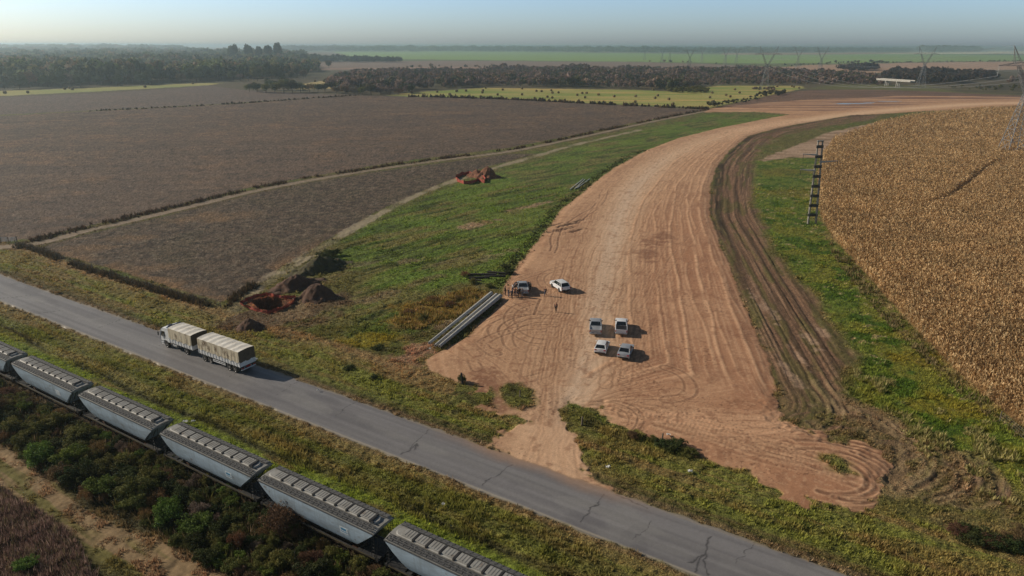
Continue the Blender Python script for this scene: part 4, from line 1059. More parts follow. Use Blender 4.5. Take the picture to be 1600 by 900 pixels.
# ------------------------------------------------------------------ woods
lowV = [crown_arrays(1, 1, 1, 0, 110, .42, 500 + i, [(1, 1, 1)], 6, .5, False, .5) for i in range(6)]
def woods(name, groups, label, seed):
    """groups: (pixel polygon, spacing m, (hmin, hmax), palette, base fraction)"""
    r = np.random.RandomState(seed); Vs, Cs, nv = [], [], 0; cnt = 0
    for P, sp, (h0, h1), pal, flat in groups:
        P = GP(P) if not isinstance(P, np.ndarray) else P
        pal = np.array(PAL[pal]) if isinstance(pal, str) else np.array(pal)
        A = (P[:, 0].max() - P[:, 0].min()) * (P[:, 1].max() - P[:, 1].min()); n = int(A / (sp * sp))
        n = min(n, 60000)
        x = r.uniform(P[:, 0].min(), P[:, 0].max(), n); y = r.uniform(P[:, 1].min(), P[:, 1].max(), n)
        m = (poly_sdf(P, x, y, 50) + (fbm(x / 30, y / 30, 2, seed) - .5) * 14 * (y > 400) < 0) & (np.abs(x) < (y + 6) * 1.1); x, y = x[m], y[m]
        for i in range(len(x)):
            V, F, _ = lowV[r.randint(6)]
            h = r.uniform(h0, h1) * (.45 + 1.1 * float(vn(np.array([x[i] / 60]), np.array([y[i] / 60]), seed)[0])); w = h * r.uniform(.32, .5) / flat
            a = r.uniform(0, 6.28); ca, sa = math.cos(a), math.sin(a)
            W = np.stack([(V[:, 0] * ca - V[:, 1] * sa) * w + x[i], (V[:, 0] * sa + V[:, 1] * ca) * w + y[i], (V[:, 2] * .5 + .5) * h * 1.0], 1)
            W[:, 2] = np.maximum(W[:, 2], -.5)
            Vs.append(W); c = pal[r.randint(len(pal))] * r.uniform(.75, 1.25)
            Cs.append(np.repeat((c[None] * r.uniform(.75, 1.25, (len(V) // 4, 1))), 4, 0)); cnt += 1
    V = np.concatenate(Vs); F = np.arange(len(V)).reshape(-1, 4)
    o = mesh_np(name, V, F, M_LEAF, False, np.concatenate(Cs)); tag(o, label, kind='stuff')
    print(name, cnt); return o
woods('woodland', [
  ([(-700,150),(-100,139),(0,137),(150,133),(310,127),(345,124),(430,122),(500,114),(488,104),(440,99),(300,96),(0,98),(-700,100)], 10, (10, 20), 'wood', 1.0),
  ([(-900,100),(0,98),(300,96),(440,98),(500,104),(480,92),(440,86),(250,82),(0,81),(-900,82)], 24, (13, 24), 'wood', .7),
  ([(-1200,82),(0,81),(250,81.5),(300,80),(250,76),(0,75),(-1200,76)], 60, (24, 36), 'wood', .45)], 'hazy mixed woodland spreading to the left horizon', 81)
GREYW = [S(136, 118, 106), S(116, 102, 92), S(146, 128, 108), S(98, 98, 72), S(126, 108, 82), S(76, 80, 54)]
woods('bare_woods', [
  ([(505,140),(540,147),(640,146),(640,142),(760,134.5),(900,137),(1000,139.5),(1060,142),(1118,133),(1250,133),(1385,134),(1372,124),(1320,118),(1200,111),(1000,110),(800,109),(650,112),(560,117),(520,127)], 8.5, (5, 9.5), GREYW, .9),
  ([(1040,145),(1078,146),(1112,145),(1105,141),(1050,140)], 6, (2.5, 4), 'olive', .7),
  ([(1176,142),(1203,142),(1203,139.5),(1178,139)], 6, (3, 4.5), GREYW, .8),
  ([(1375,122),(1400,128),(1440,131.5),(1490,131),(1525,127),(1565,123),(1510,117),(1440,113),(1390,114)], 9, (7, 12), [S(60,60,42), S(76,70,54), S(84,74,60)], .9),
  ([(1308,110),(1340,112),(1369,110),(1362,106),(1320,106)], 10, (9, 14), [S(54,52,42), S(70,64,50)], .9),
  ([(1560,130),(1600,134),(1700,136),(1700,124),(1600,120)], 14, (5, 9), GREYW, .9),
  ([(1450,139),(1600,143),(1600,136),(1500,133)], 17, (2, 5), 'olive', .7)], 'grey brown leafless woods along the stream beyond the hay meadow', 83)
woods('plantation', [([(474,97.5),(545,97.5),(627,98),(625,95.5),(545,95),(476,94)], 12, (10, 15), 'dark', .9)], 'dark straight edged tree plantation far beyond the brown fields', 85)
woods('forest', [
  ([(440,80.5),(560,81),(800,81),(1000,83),(1180,83.5),(1340,81.5),(1420,81),(1420,77.5),(1000,77),(560,75.5),(440,75)], 75, (24, 36), 'dark', .42),
  ([(1436,81),(1450,82),(1530,81),(1528,79),(1440,79)], 45, (36, 50), 'dark', .5),
  ([(1400,79.5),(1500,80),(1600,78.5),(1900,80),(1900,77.5),(1400,77)], 75, (22, 32), 'wood', .5)], 'bluish forest line along the horizon', 87)
woods('hedgerow', [([(1112,169),(1165,158.5),(1190,154),(1230,147),(1226,144.5),(1180,150),(1150,157),(1108,165)], 5.5, (2.2, 4.6), [S(60,60,38), S(76,72,48)], .8),
  ([(1000,97),(1040,98),(1100,101),(1130,101),(1100,99),(1040,96)], 50, (4, 9), GREYW, .8),
  ([(1130,112),(1220,106),(1300,100.5),(1480,98),(1600,96.5),(1600,95.5),(1480,96.5),(1300,99),(1200,104)], 22, (3, 7), 'wood', .8),
  ([(590,109),(700,106),(860,108),(1060,110),(1060,108),(860,106),(700,104.5)], 24, (4, 8), GREYW, .8)], 'dark hedgerows of low trees between the far fields', 89)

# individual trees
def tree_proto(seed, pal, h, rx, n, name='tree', column=False, trunk_h=.35):
    tk = trunk_mb(h * (.55 if not column else .4), h * .022 + .06, seed, 0, rx)
    root = tk.build('trunk', M_BARK); me_t = root.data; bpy.data.objects.remove(root)
    V, F, c = crown_arrays(rx, rx, h * (1 - trunk_h) / 2 / .85, h * (trunk_h + (1 - trunk_h) / 2), n, h * .055, seed, PAL[pal], 13 if not column else 9, .45, False, .42 if not column else .5)
    o = mesh_np('crown', V, F, M_LEAF, False, c); me_c = o.data; bpy.data.objects.remove(o)
    return me_t, me_c
TP = {'round': [tree_proto(601 + i, p, 12, 6.0, 1900, trunk_h=.16) for i, p in enumerate(['dark', 'wood', 'olive', 'dark'])],
      'tall': [tree_proto(621 + i, p, 24, 6.0, 1700, trunk_h=.3) for i, p in enumerate(['dark', 'wood', 'wood'])],
      'column': [tree_proto(641, 'dark', 15, 1.1, 900, column=True, trunk_h=.05)],
      'rusty': [tree_proto(651, 'rust', 10, 5.0, 1500, trunk_h=.15), tree_proto(652, 'grey', 9, 5.0, 1500, trunk_h=.15)]}
def put_tree(px, py, kind, h, label, group=None, name='tree', w=1.0, v=None):
    base = {'round': 12, 'tall': 24, 'column': 15, 'rusty': 10}[kind]
    me_t, me_c = TP[kind][v] if v is not None else q.choice(TP[kind])
    x, y = G(px, py)
    e = empty(name, (x, y, gz(x, y) - .1), q.uniform(0, 6.28)); s = h / base; e.scale = (s * w, s * w, s)
    link(bpy.data.objects.new('trunk', me_t), e); link(bpy.data.objects.new('crown', me_c), e)
    return tag(e, label, 'tree', group)
q = random.Random(77)
G1 = 'trees at the front edge of the left woodland'
for k in range(64):
    t = k / 63
    px = -20 + 500 * t + q.uniform(-5, 5)
    fy = np.interp(px, [-20, 0, 150, 310, 345, 480], [141, 140.5, 136, 129.5, 127.5, 125]) - q.uniform(0, 5)
    kd = q.choice(['round', 'round', 'tall', 'round', 'rusty'])
    put_tree(px, fy, kd, q.uniform(9, 17) * (1.25 if kd == 'tall' else 1), {'round': 'round crowned tree at the front edge of the hazy left woodland', 'tall': 'tall eucalyptus like tree at the front edge of the hazy left woodland', 'rusty': 'brownish thin tree at the front edge of the hazy left woodland'}[kd], G1)
for px, lab in [(340, 'slim dark cypress, the left one of the close pair before the woodland'), (346, 'slim dark cypress, the right one of the close pair before the woodland'), (376, 'slim dark cypress standing apart right of the close pair')]:
    put_tree(px, 123.5, 'column', 17, lab, None, 'cypress')
for px, h, lab in [(366, 33, 'tall hazy eucalyptus on the horizon, leftmost of the clump above the woods'), (391, 33, 'tall hazy eucalyptus on the horizon, second of the clump above the woods'), (407, 30, 'hazy eucalyptus on the horizon between two taller ones'), (421, 32, 'tall hazy eucalyptus on the horizon joined to the right hand mass'), (435, 37, 'tallest hazy eucalyptus ending the clump on the horizon')]:
    put_tree(px, 98, 'tall', h * 1.3, lab, None, 'eucalyptus', 1.1)
for px, py, h, lab in [(402, 127, 19, 'broad green tree in the pair in front of the right end of the woodland'), (436, 127, 19, 'broad green tree right of its twin at the right end of the woodland'), (418, 126, 15, 'darker tree between the two broad green ones at the woodland end'), (475, 121, 16, 'leaning broad tree ending the left woodland'), (514, 107, 15, 'lone round tree on the pale field beyond the bare woods'), (479, 96, 20, 'round hazy tree at the left end of the dark plantation')]:
    put_tree(px, py, 'round', h, lab, None, 'tree', 1.0)
for k, (px, py, h, kd) in enumerate([(390,143,8,'round'),(402,144,9,'round'),(416,145,9.5,'round'),(430,145,11,'round'),(444,145,12.5,'round'),(457,145,11.5,'round'),(470,144.5,10,'round'),(484,144,8.5,'rusty'),(497,144,8.5,'round'),(508,143.5,8,'round'),(425,141,11,'round'),(450,141,12.5,'round'),(396,141,9,'rusty')]):
    put_tree(px, py, kd, h, ['dark green tree in the clump jutting into the brown field', 'brownish tree in the clump jutting into the brown field'][kd == 'rusty'], 'trees of the clump jutting into the brown field', 'tree', 1.25)
for k, (px, py, h) in enumerate([(526,146,7),(540,147,8),(553,147.5,8),(566,148,8),(580,148,9),(595,148,8.5),(610,148,7.5),(622,147.5,6)]):
    put_tree(px, py, ['rusty', 'round'][k in (3, 4)], h, ['brown nearly bare tree in the row right of the dark clump', 'dark green tree in the row of brown ones right of the dark clump'][k in (3, 4)], 'trees in the row right of the dark clump', 'tree', 1.3)
# ------------------------------------------------------------------ paints
W_PAINT = simple('white_paint', S(224, 226, 228, 1.0), .35, noise=.06, scale=2, spec=.5)
SILVER = simple('silver_paint', S(176, 180, 184, 1.0), .3, metal=.3, noise=.05, scale=2)
BLACKP = simple('black_plastic', (.02, .02, .022), .5, noise=.1)
GLASS = simple('tinted_glass', (.012, .015, .018), .08, noise=.05, spec=.8)
RUBBER = simple('rubber', (.022, .021, .02), .85, noise=.2, scale=8)
RIM = simple('wheel_rim', (.42, .42, .43), .4, metal=.6, noise=.08)
REDL = simple('red_lens', (.40, .02, .02), .3, noise=.05)
LAMP = simple('clear_lens', (.75, .75, .72), .2, noise=.05)
DARKST = simple('dark_steel', (.035, .033, .032), .6, noise=.25, scale=3)
RUSTST = simple('rusty_steel', S(92, 64, 46, 1.0), .8, noise=.25, scale=3)
CONC = simple('concrete', S(176, 174, 168, 1.0), .8, noise=.12, scale=2.5, bump=.3)
CONC_D = simple('weathered_concrete', S(150, 146, 138, 1.0), .85, noise=.16, scale=1.2, bump=.3)
GALV = simple('galvanised_steel', S(150, 152, 154, 1.0), .55, metal=.35, noise=.12, scale=2)
def wagon_mat(name, c, dirt, rust, rough, sc):
    m, n, b = new_mat(name); b.inputs['Roughness'].default_value = rough
    tc = n.nodes.new('ShaderNodeTexCoord'); oi = n.nodes.new('ShaderNodeObjectInfo'); ml = n.nodes.new('ShaderNodeVectorMath'); ml.operation = 'SCALE'; ml.inputs[0].default_value = (37, 21, 13)
    ad = n.nodes.new('ShaderNodeVectorMath'); n.links.new(oi.outputs['Random'], ml.inputs['Scale']); n.links.new(tc.outputs['Object'], ad.inputs[0]); n.links.new(ml.outputs[0], ad.inputs[1])
    prev = None
    for stretch, col2, lo_, hi_ in ((sc, dirt, .42, .68), ((3.5, 1, .25), dirt, .50, .75), ((1.2, 1.2, 2.2), rust, .64, .74)):
        mp = n.nodes.new('ShaderNodeMapping'); mp.inputs['Scale'].default_value = stretch; n.links.new(ad.outputs[0], mp.inputs[0])
        nz = n.nodes.new('ShaderNodeTexNoise'); nz.inputs['Scale'].default_value = 1.0; nz.inputs['Detail'].default_value = 5; n.links.new(mp.outputs[0], nz.inputs['Vector'])
        r = n.nodes.new('ShaderNodeMapRange'); r.inputs['From Min'].default_value = lo_; r.inputs['From Max'].default_value = hi_; r.inputs['To Max'].default_value = .8; n.links.new(nz.outputs['Fac'], r.inputs['Value'])
        mx = n.nodes.new('ShaderNodeMix'); mx.data_type = 'RGBA'; mx.inputs['A'].default_value = (*[float(v) for v in c], 1); mx.inputs['B'].default_value = (*[float(v) for v in col2], 1)
        n.links.new(r.outputs[0], mx.inputs['Factor'])
        if prev is not None: n.links.new(prev, mx.inputs['A'])
        prev = mx.outputs['Result']
    n.links.new(prev, b.inputs['Base Color']); return m
WAG = wagon_mat('wagon_paint', S(166, 182, 194, 1.0), S(140, 150, 156, 1.0), S(122, 112, 102, 1.0), .4, (.5, .5, 1.5))
WAGROOF = wagon_mat('wagon_roof_plate', S(150, 150, 146, 1.0), S(124, 120, 112, 1.0), S(98, 84, 72, 1.0), .6, (.8, .8, 1.5))
GRATE = simple('walkway_grating', S(92, 92, 92, 1.0), .7, noise=.2, scale=6)
HATCH = wagon_mat('hatch_cover', S(158, 157, 152, 1.0), S(134, 130, 122, 1.0), S(112, 94, 78, 1.0), .6, (1, 1, 2))
YEL = simple('yellow_sill', S(92, 80, 52, 1.0), .7, noise=.3, scale=1)
BLUEM = simple('blue_marking', S(84, 140, 176, 1.0), .5, noise=.06)
WHITEM = simple('white_marking', S(206, 212, 214, 1.0), .5, noise=.08)
def wheel(x, y, r, w, parent, name='wheel', n=18, side=1):
    mb = MB(); mb.tube((0, -w / 2, 0), (0, w / 2, 0), r, n=n)
    for k in (-1, 1): mb.loft([[Vector((math.cos(a * 2 * math.pi / n) * rr, k * yy, math.sin(a * 2 * math.pi / n) * rr)) for a in range(n)] for rr, yy in ((r, w / 2 - .001), (r * .93, w / 2 + .012), (r * .66, w / 2 + .006))], caps=False)
    o = mb.build(name, RUBBER, parent, auto=40); o.location = (x, y, r)
    m2 = MB(); m2.loft([[Vector((math.cos(a * 2 * math.pi / n) * rr, side * yy, math.sin(a * 2 * math.pi / n) * rr)) for a in range(n)] for rr, yy in ((r * .66, w / 2 + .008), (r * .6, w / 2 - .03), (r * .22, w / 2 - .02), (r * .18, w / 2 + .015))], caps=False)
    m2.tube((0, side * (w / 2 - .05), 0), (0, side * (w / 2 + .015), 0), r * .18, n=10)
    for k in range(5):
        a = k * 2 * math.pi / 5; m2.box(math.cos(a) * r * .4, side * (w / 2 - .012), math.sin(a) * r * .4, r * .12, .02, r * .12)
    r_ = m2.build('rim', RIM, o, auto=40)
    return o

# ------------------------------------------------------------------ cars. local frame: +x forward, z up, wheels on z = 0
def prof(pts, y, tuck=0.0):
    return [Vector((x, y, z)) for x, z in pts]
def car(kind, paint, name):
    e = empty(name, (0, 0, 0))
    if kind == 'pickup': L, W, wr, ax = 5.25, 1.86, .38, (1.62, -1.50)
    elif kind == 'suv': L, W, wr, ax = 4.75, 1.86, .37, (1.40, -1.38)
    elif kind == 'hatch': L, W, wr, ax = 3.95, 1.70, .31, (1.20, -1.22)
    else: L, W, wr, ax = 4.45, 1.74, .32, (1.33, -1.27)
    h = L / 2; W2 = W / 2
    lo = .30 if kind in ('hatch', 'sedan') else .42
    belt = {'pickup': 1.10, 'suv': 1.10, 'hatch': .92, 'sedan': .90}[kind]
    hood = belt - .06
    # lower body: outline seen from the side, with wheel arches, lofted across the width
    def arch(cx):
        return [(cx + (wr + .07) * math.cos(a), wr + (wr + .07) * math.sin(a)) for a in [R(v) for v in (-12, 25, 60, 90, 120, 155, 192)]]
    def outline(front, rear):
        top = {'pickup': [(h - .08, hood - .22), (h - .28, hood - .05), (h - 1.25, belt), (-h + 1.9, belt), (-h + 1.88, belt - .02), (-h + .05, belt - .02)],
               'suv': [(h - .08, hood - .22), (h - .25, hood - .05), (h - 1.2, belt), (-h + .10, belt + .02)],
               'hatch': [(h - .08, hood - .24), (h - .22, hood - .10), (h - .95, belt), (-h + .08, belt + .04)],
               'sedan': [(h - .08, hood - .22), (h - .22, hood - .08), (h - 1.15, belt), (-h + 1.0, belt + .05), (-h + .12, belt + .03)]}[kind]
        pts = [(h - .03, lo + .10)] + top + [(-h, belt - .25), (-h + .03, lo + .1), (-h + .15, lo)]
        pts += [(x, max(z, lo)) for x, z in arch(ax[1])[::-1]] + [(x, max(z, lo)) for x, z in arch(ax[0])[::-1]] + [(h - .12, lo)]
        return pts
    o_ = outline(0, 0)
    rings = []
    for y, s, dz in ((-W2 + .02, .965, 0), (-W2, .985, 0), (-W2 + .12, 1.0, .03), (0, 1.012, .055), (W2 - .12, 1.0, .03), (W2, .985, 0), (W2 - .02, .965, 0)):
        rings.append([Vector((x * s, y, z + (dz if z > belt - .12 else 0))) for x, z in o_])
    # shoulders are pulled in above the sills
    for r_i, ring in enumerate(rings):
        if r_i in (0, 6):
            for v in ring:
                if v.z > belt - .1: v.y *= .96
    mb = MB()
    if kind == 'pickup':
        # cab and bonnet block, then a hollow load bed behind it
        cut = -h + 1.62
        o2 = [p for p in o_]
        rings2 = []
        for ring in rings: rings2.append([Vector((v.x, v.y, v.z if v.x > cut + .1 or v.z < .80 else .80)) for v in ring])
        mb.loft(rings2)
        for s in (-1, 1): mb.box(-h + .83, s * (W2 - .06), .95, 1.62, .10, .36, bev=.03)
        mb.box(-h + .06, 0, .93, .08, W - .10, .40, bev=.02)
        mb.box(cut + .05, 0, .95, .08, W - .2, .34)
    else: mb.loft(rings)
    body = mb.build('body', paint, e, auto=32)
    if kind == 'pickup':
        b2 = MB(); b2.box(-h + .83, 0, .815, 1.5, W - .24, .02); b2.build('bed_liner', BLACKP, e)
        b3 = MB(); b3.box(-h - .05, 0, .52, .16, W - .1, .16, bev=.03); b3.build('bumper', SILVER, e)
    else:
        b3 = MB(); b3.box(-h - .01, 0, lo + .13, .10, W - .2, .16, bev=.03); b3.build('bumper', BLACKP, e)
    # greenhouse: glass volume + roof + pillars
    gb = {'pickup': (1.15, .35, -.72, -.90, 1.74), 'suv': (1.05, .40, -1.75, -2.20, 1.74), 'hatch': (.98, .25, -1.35, -1.80, 1.46), 'sedan': (.92, .20, -.95, -1.62, 1.42)}[kind]
    x0, x1, x2, x3, zr = gb
    wi = W2 - .06; wt = W2 - .24; zb = belt - .02
    g = MB()
    vs = [(x0, -wi, zb), (x0, wi, zb), (x3, wi, zb), (x3, -wi, zb), (x1, -wt, zr - .04), (x1, wt, zr - .04), (x2, wt, zr - .04), (x2, -wt, zr - .04)]
    g.add(vs, [(0, 3, 2, 1), (0, 1, 5, 4), (1, 2, 6, 5), (2, 3, 7, 6), (3, 0, 4, 7), (4, 5, 6, 7)]); g.build('window_glass', GLASS, e)
    rf = MB(); 
    def rr(x, y, z): return Vector((x, y, z))
    rg = []
    for z, gx, gy in ((zr - .05, .02, .01), (zr - .01, .0, -.02), (zr + .02, -.12, -.16)):
        rg.append([rr(x1 + gx, -wt - gy, z), rr(x1 + gx + .02, 0, z + .01), rr(x1 + gx, wt + gy, z), rr((x1 + x2) / 2, wt + gy + .01, z + .01), rr(x2 - gx, wt + gy, z), rr(x2 - gx - .02, 0, z + .01), rr(x2 - gx, -wt - gy, z), rr((x1 + x2) / 2, -wt - gy - .01, z + .01)])
    rf.loft(rg)
    for s in (-1, 1):
        rf.tube((x0 + .02, s * (wi + .005), zb), (x1, s * (wt + .015), zr - .03), .045, n=6)
        rf.tube((x3 - .02, s * (wi + .005), zb), (x2, s * (wt + .015), zr - .03), .06 if kind != 'suv' else .08, n=6)
        xm = (x1 + x2) / 2; rf.tube((xm - .05, s * (wi + .004), zb), (xm - .05, s * (wt + .014), zr - .03), .035, n=6)
        if kind in ('suv',): rf.tube((x2 + .45, s * (wi + .004), zb), (x2 + .4, s * (wt + .014), zr - .03), .05, n=6)
    rf.build('roof', paint, e, auto=35)
    if kind == 'suv':
        for s in (-1, 1):
            k = MB(); k.tube((x1 - .1, s * (wt - .05), zr + .05), (x2 + .2, s * (wt - .05), zr + .05), .02, n=6); k.build('roof_rail', BLACKP, e)
    for ax_ in ax:
        for s in (-1, 1): wheel(ax_, s * (W2 - .11), wr, .22, e, side=s)
    for s in (-1, 1):
        m = MB(); m.box(x0 - .18, s * (W2 + .10), belt + .08, .10, .20, .15, bev=.03); m.box(x0 - .16, s * (W2 - .01), belt + .04, .05, .12, .05); m.build('mirror', BLACKP if kind in ('pickup', 'suv') else paint, e)
        hl = MB(); hl.box(h - .10, s * (W2 - .25), hood - .22, .12, .34, .14, bev=.03); hl.build('headlight', LAMP, e)
        tl = MB()
        if kind in ('pickup', 'suv'): tl.box(-h + .02, s * (W2 - .09), belt - .22, .08, .13, .34, bev=.02)
        else: tl.box(-h + .04, s * (W2 - .20), belt - .10, .08, .30, .16, bev=.02)
        tl.build('tail_light', REDL, e)
        for hx in ((x1 + x2) / 2 + .25, (x1 + x2) / 2 - .75): 
            if hx > x3: d = MB(); d.box(hx, s * (W2 + .006), belt - .16, .16, .03, .03); d.build('door_handle', BLACKP if kind != 'sedan' else paint, e)
    gr = MB(); gr.box(h - .035, 0, hood - .28, .06, .9, .18, bev=.02); gr.build('grille', BLACKP, e)
    npl = MB(); npl.box(-h - .09 if kind == 'pickup' else -h - .055, 0, .62, .02, .40, .12); npl.build('number_plate', WHITEM, e)
    return e
def park(e, px, py, heading, label, cat):
    """px, py: photo pixel of the point on the ground midway under the rear"""
    x, y = G(px, py); L = {'pickup': 2.5, 'suv': 2.3, 'hatch': 1.9, 'sedan': 2.15}[e['_k']]
    del e['_k']
    a = R(heading); x += math.cos(a) * L; y += math.sin(a) * L
    e.location = (x, y, gz(x, y) + .02); e.rotation_euler = (0, 0, a)
    return tag(e, label, cat)
def mk(kind, paint, name): e = car(kind, paint, name); e['_k'] = kind; return e
park(mk('pickup', SILVER, 'pickup_truck'), 930, 528, 83, 'silver white pickup with an empty open bed, left one of the front pair', 'pickup')
pk = mk('pickup', W_PAINT, 'pickup_truck')
cv_ = MB(); cv_.box(-1.80, 0, 1.13, 1.55, 1.62, .05, bev=.02); cv_.build('bed_cover', BLACKP, pk)
park(pk, 970, 528, 81, 'white pickup with a black covered bed, right of the silver white pickup', 'pickup')
park(mk('hatch', W_PAINT, 'parked_car'), 937, 558, 74, 'white hatchback parked just behind the silver white pickup', 'car')
park(mk('sedan', SILVER, 'parked_car'), 973, 566, 71, 'silver saloon car parked right of the white hatchback', 'car')
park(mk('suv', W_PAINT, 'parked_car'), 884, 460, 114, 'white car parked alone beyond the two walking people, turned to the left', 'car')
sv = mk('pickup', SILVER, 'pickup_truck')
park(sv, 818, 464, 93, 'silver grey pickup surrounded by the standing group, with its door open', 'pickup')
d = MB(); d.loft([[Vector((.62, .93, .45)), Vector((.62, .93, 1.08)), Vector((.50, .93, 1.55)), Vector((.52, .96, 1.55)), Vector((.65, .97, 1.08)), Vector((.65, .97, .45))], [Vector((.30, 1.62, .45)), Vector((.30, 1.62, 1.08)), Vector((.34, 1.45, 1.50)), Vector((.37, 1.45, 1.50)), Vector((.34, 1.64, 1.08)), Vector((.34, 1.64, .45))]])
d.build('open_door', SILVER, sv)
d2 = MB(); d2.loft([[Vector((v[0], -v[1], v[2])) for v in r_] for r_ in [[(.62, .93, .45), (.62, .93, 1.08), (.50, .93, 1.55), (.52, .96, 1.55), (.65, .97, 1.08), (.65, .97, .45)], [(.30, 1.62, .45), (.30, 1.62, 1.08), (.34, 1.45, 1.50), (.37, 1.45, 1.50), (.34, 1.64, 1.08), (.34, 1.64, .45)]]])
d2.build('open_door', SILVER, sv)

# ------------------------------------------------------------------ lorry with its trailer
TARP_M, tn_, tb_ = new_mat('tarpaulin')
def tarp_mat(name, c, dirt, thr=.5):
    m, n, b = new_mat(name); b.inputs['Roughness'].default_value = .85
    tc = n.nodes.new('ShaderNodeTexCoord'); mp = n.nodes.new('ShaderNodeMapping'); mp.inputs['Scale'].default_value = (1.1, 1, .8)
    nz = n.nodes.new('ShaderNodeTexNoise'); nz.inputs['Scale'].default_value = 1.3; nz.inputs['Detail'].default_value = 6; nz.inputs['Roughness'].default_value = .62
    n.links.new(tc.outputs['Object'], mp.inputs[0]); n.links.new(mp.outputs[0], nz.inputs['Vector'])
    cr = n.nodes.new('ShaderNodeValToRGB'); cr.color_ramp.elements[0].position = thr; cr.color_ramp.elements[0].color = (*[float(v) for v in c], 1)
    cr.color_ramp.elements[1].position = thr + .16; cr.color_ramp.elements[1].color = (*[float(v) for v in dirt], 1)
    n.links.new(nz.outputs['Fac'], cr.inputs[0]); n.links.new(cr.outputs[0], b.inputs['Base Color'])
    bp = n.nodes.new('ShaderNodeBump'); bp.inputs['Strength'].default_value = .4; bp.inputs['Distance'].default_value = .05
    n.links.new(nz.outputs['Fac'], bp.inputs['Height']); n.links.new(bp.outputs[0], b.inputs['Normal'])
    return m
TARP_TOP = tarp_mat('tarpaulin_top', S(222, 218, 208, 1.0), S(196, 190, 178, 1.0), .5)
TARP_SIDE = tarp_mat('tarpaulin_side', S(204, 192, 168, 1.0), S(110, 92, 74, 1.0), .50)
TARP_END_SHADED = tarp_mat('tarpaulin_end', S(96, 84, 68, 1.0), S(74, 64, 52, 1.0), .5)  # same cloth at the ends, with their shade put into the colour
def cargo_box(e, xf, xr, zf=1.12, zs=1.82, zt=3.38, hw=1.24):
    """drop-side body between xf (front) and xr (rear) with a ribbed tarpaulin"""
    L = xf - xr; xc = (xf + xr) / 2
    fl = MB(); fl.box(xc, 0, zf - .06, L, 2 * hw - .02, .12); fl.build('floor_frame', DARKST, e)
    for s in (-1, 1):
        sb = MB(); sb.box(xc, s * hw, (zf + zs) / 2 + .02, L, .05, zs - zf, bev=.012)
        n = int(L / .62)
        for k in range(n + 1):
            x = xr + .06 + (L - .12) * k / n; sb.box(x, s * (hw + .04), (zf + zs) / 2 + .02, .09, .05, zs - zf + .04)
        sb.build('side_board', W_PAINT, e)
    for x_ in (xf, xr):
        tb = MB(); tb.box(x_ + (.02 if x_ == xf else -.02), 0, (zf + zs) / 2 + .02, .05, 2 * hw - .06, zs - zf, bev=.012); tb.build('end_board', W_PAINT, e)
    # tarpaulin: top with sagging bays, gathered skirts
    top = MB(); nx = max(12, int(L * 6)); ny = 8; bays = max(3, round(L / 1.25)); rows_ = []
    for i in range(nx + 1):
        t = i / nx; x = xf - .02 - (L - .04) * t; sag = -.075 * math.sin(math.pi * ((t * bays) % 1)) ** 2
        row = []
        for j in range(ny + 1):
            u = j / ny * 2 - 1; z = zt + .10 * (1 - u * u) + sag * (1 - .3 * u * u) - .03 * (abs(u) > .99)
            row.append(Vector((x, u * (hw + .03), z)))
        rows_.append(row)
    top.loft(rows_, caps=False, closed=False); top.build('tarpaulin_top', TARP_TOP, e, smooth=True)
    qn = random.Random(int(L * 10))
    for s in (-1, 1):
        sk = MB(); rows_ = []
        for i in range(nx + 1):
            t = i / nx; x = xf - .02 - (L - .04) * t; sag = -.03 * math.sin(math.pi * ((t * bays) % 1)) ** 2
            f_ = .035 * math.sin(t * L * 9) + .02 * math.sin(t * L * 23)
            hem = zs + .10 - .20 * (math.sin(t * bays * math.pi) ** 2) - qn.uniform(0, .05)
            rows_.append([Vector((x, s * (hw + .03), zt - .01 + sag)), Vector((x, s * (hw + .05 + f_ * .3), zt - .4)), Vector((x, s * (hw + .055 + f_ * .7), (zt + zs) / 2)), Vector((x, s * (hw + .075 + f_ * .5), hem))])
        sk.loft(rows_, caps=False, closed=False); sk.build('tarpaulin_side', TARP_SIDE, e, smooth=True)
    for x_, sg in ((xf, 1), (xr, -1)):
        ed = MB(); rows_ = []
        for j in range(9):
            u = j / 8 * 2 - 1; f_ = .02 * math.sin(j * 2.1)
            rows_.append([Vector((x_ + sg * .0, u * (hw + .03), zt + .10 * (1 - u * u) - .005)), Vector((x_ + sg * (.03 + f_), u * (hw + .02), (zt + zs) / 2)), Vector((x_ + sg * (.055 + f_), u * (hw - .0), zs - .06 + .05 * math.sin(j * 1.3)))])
        ed.loft(rows_, caps=False, closed=False); ed.build('tarpaulin_end', TARP_END_SHADED, e, smooth=True)
def twin(e, x, hw=1.0):
    for s in (-1, 1): wheel(x, s * hw, .50, .30, e, side=s)
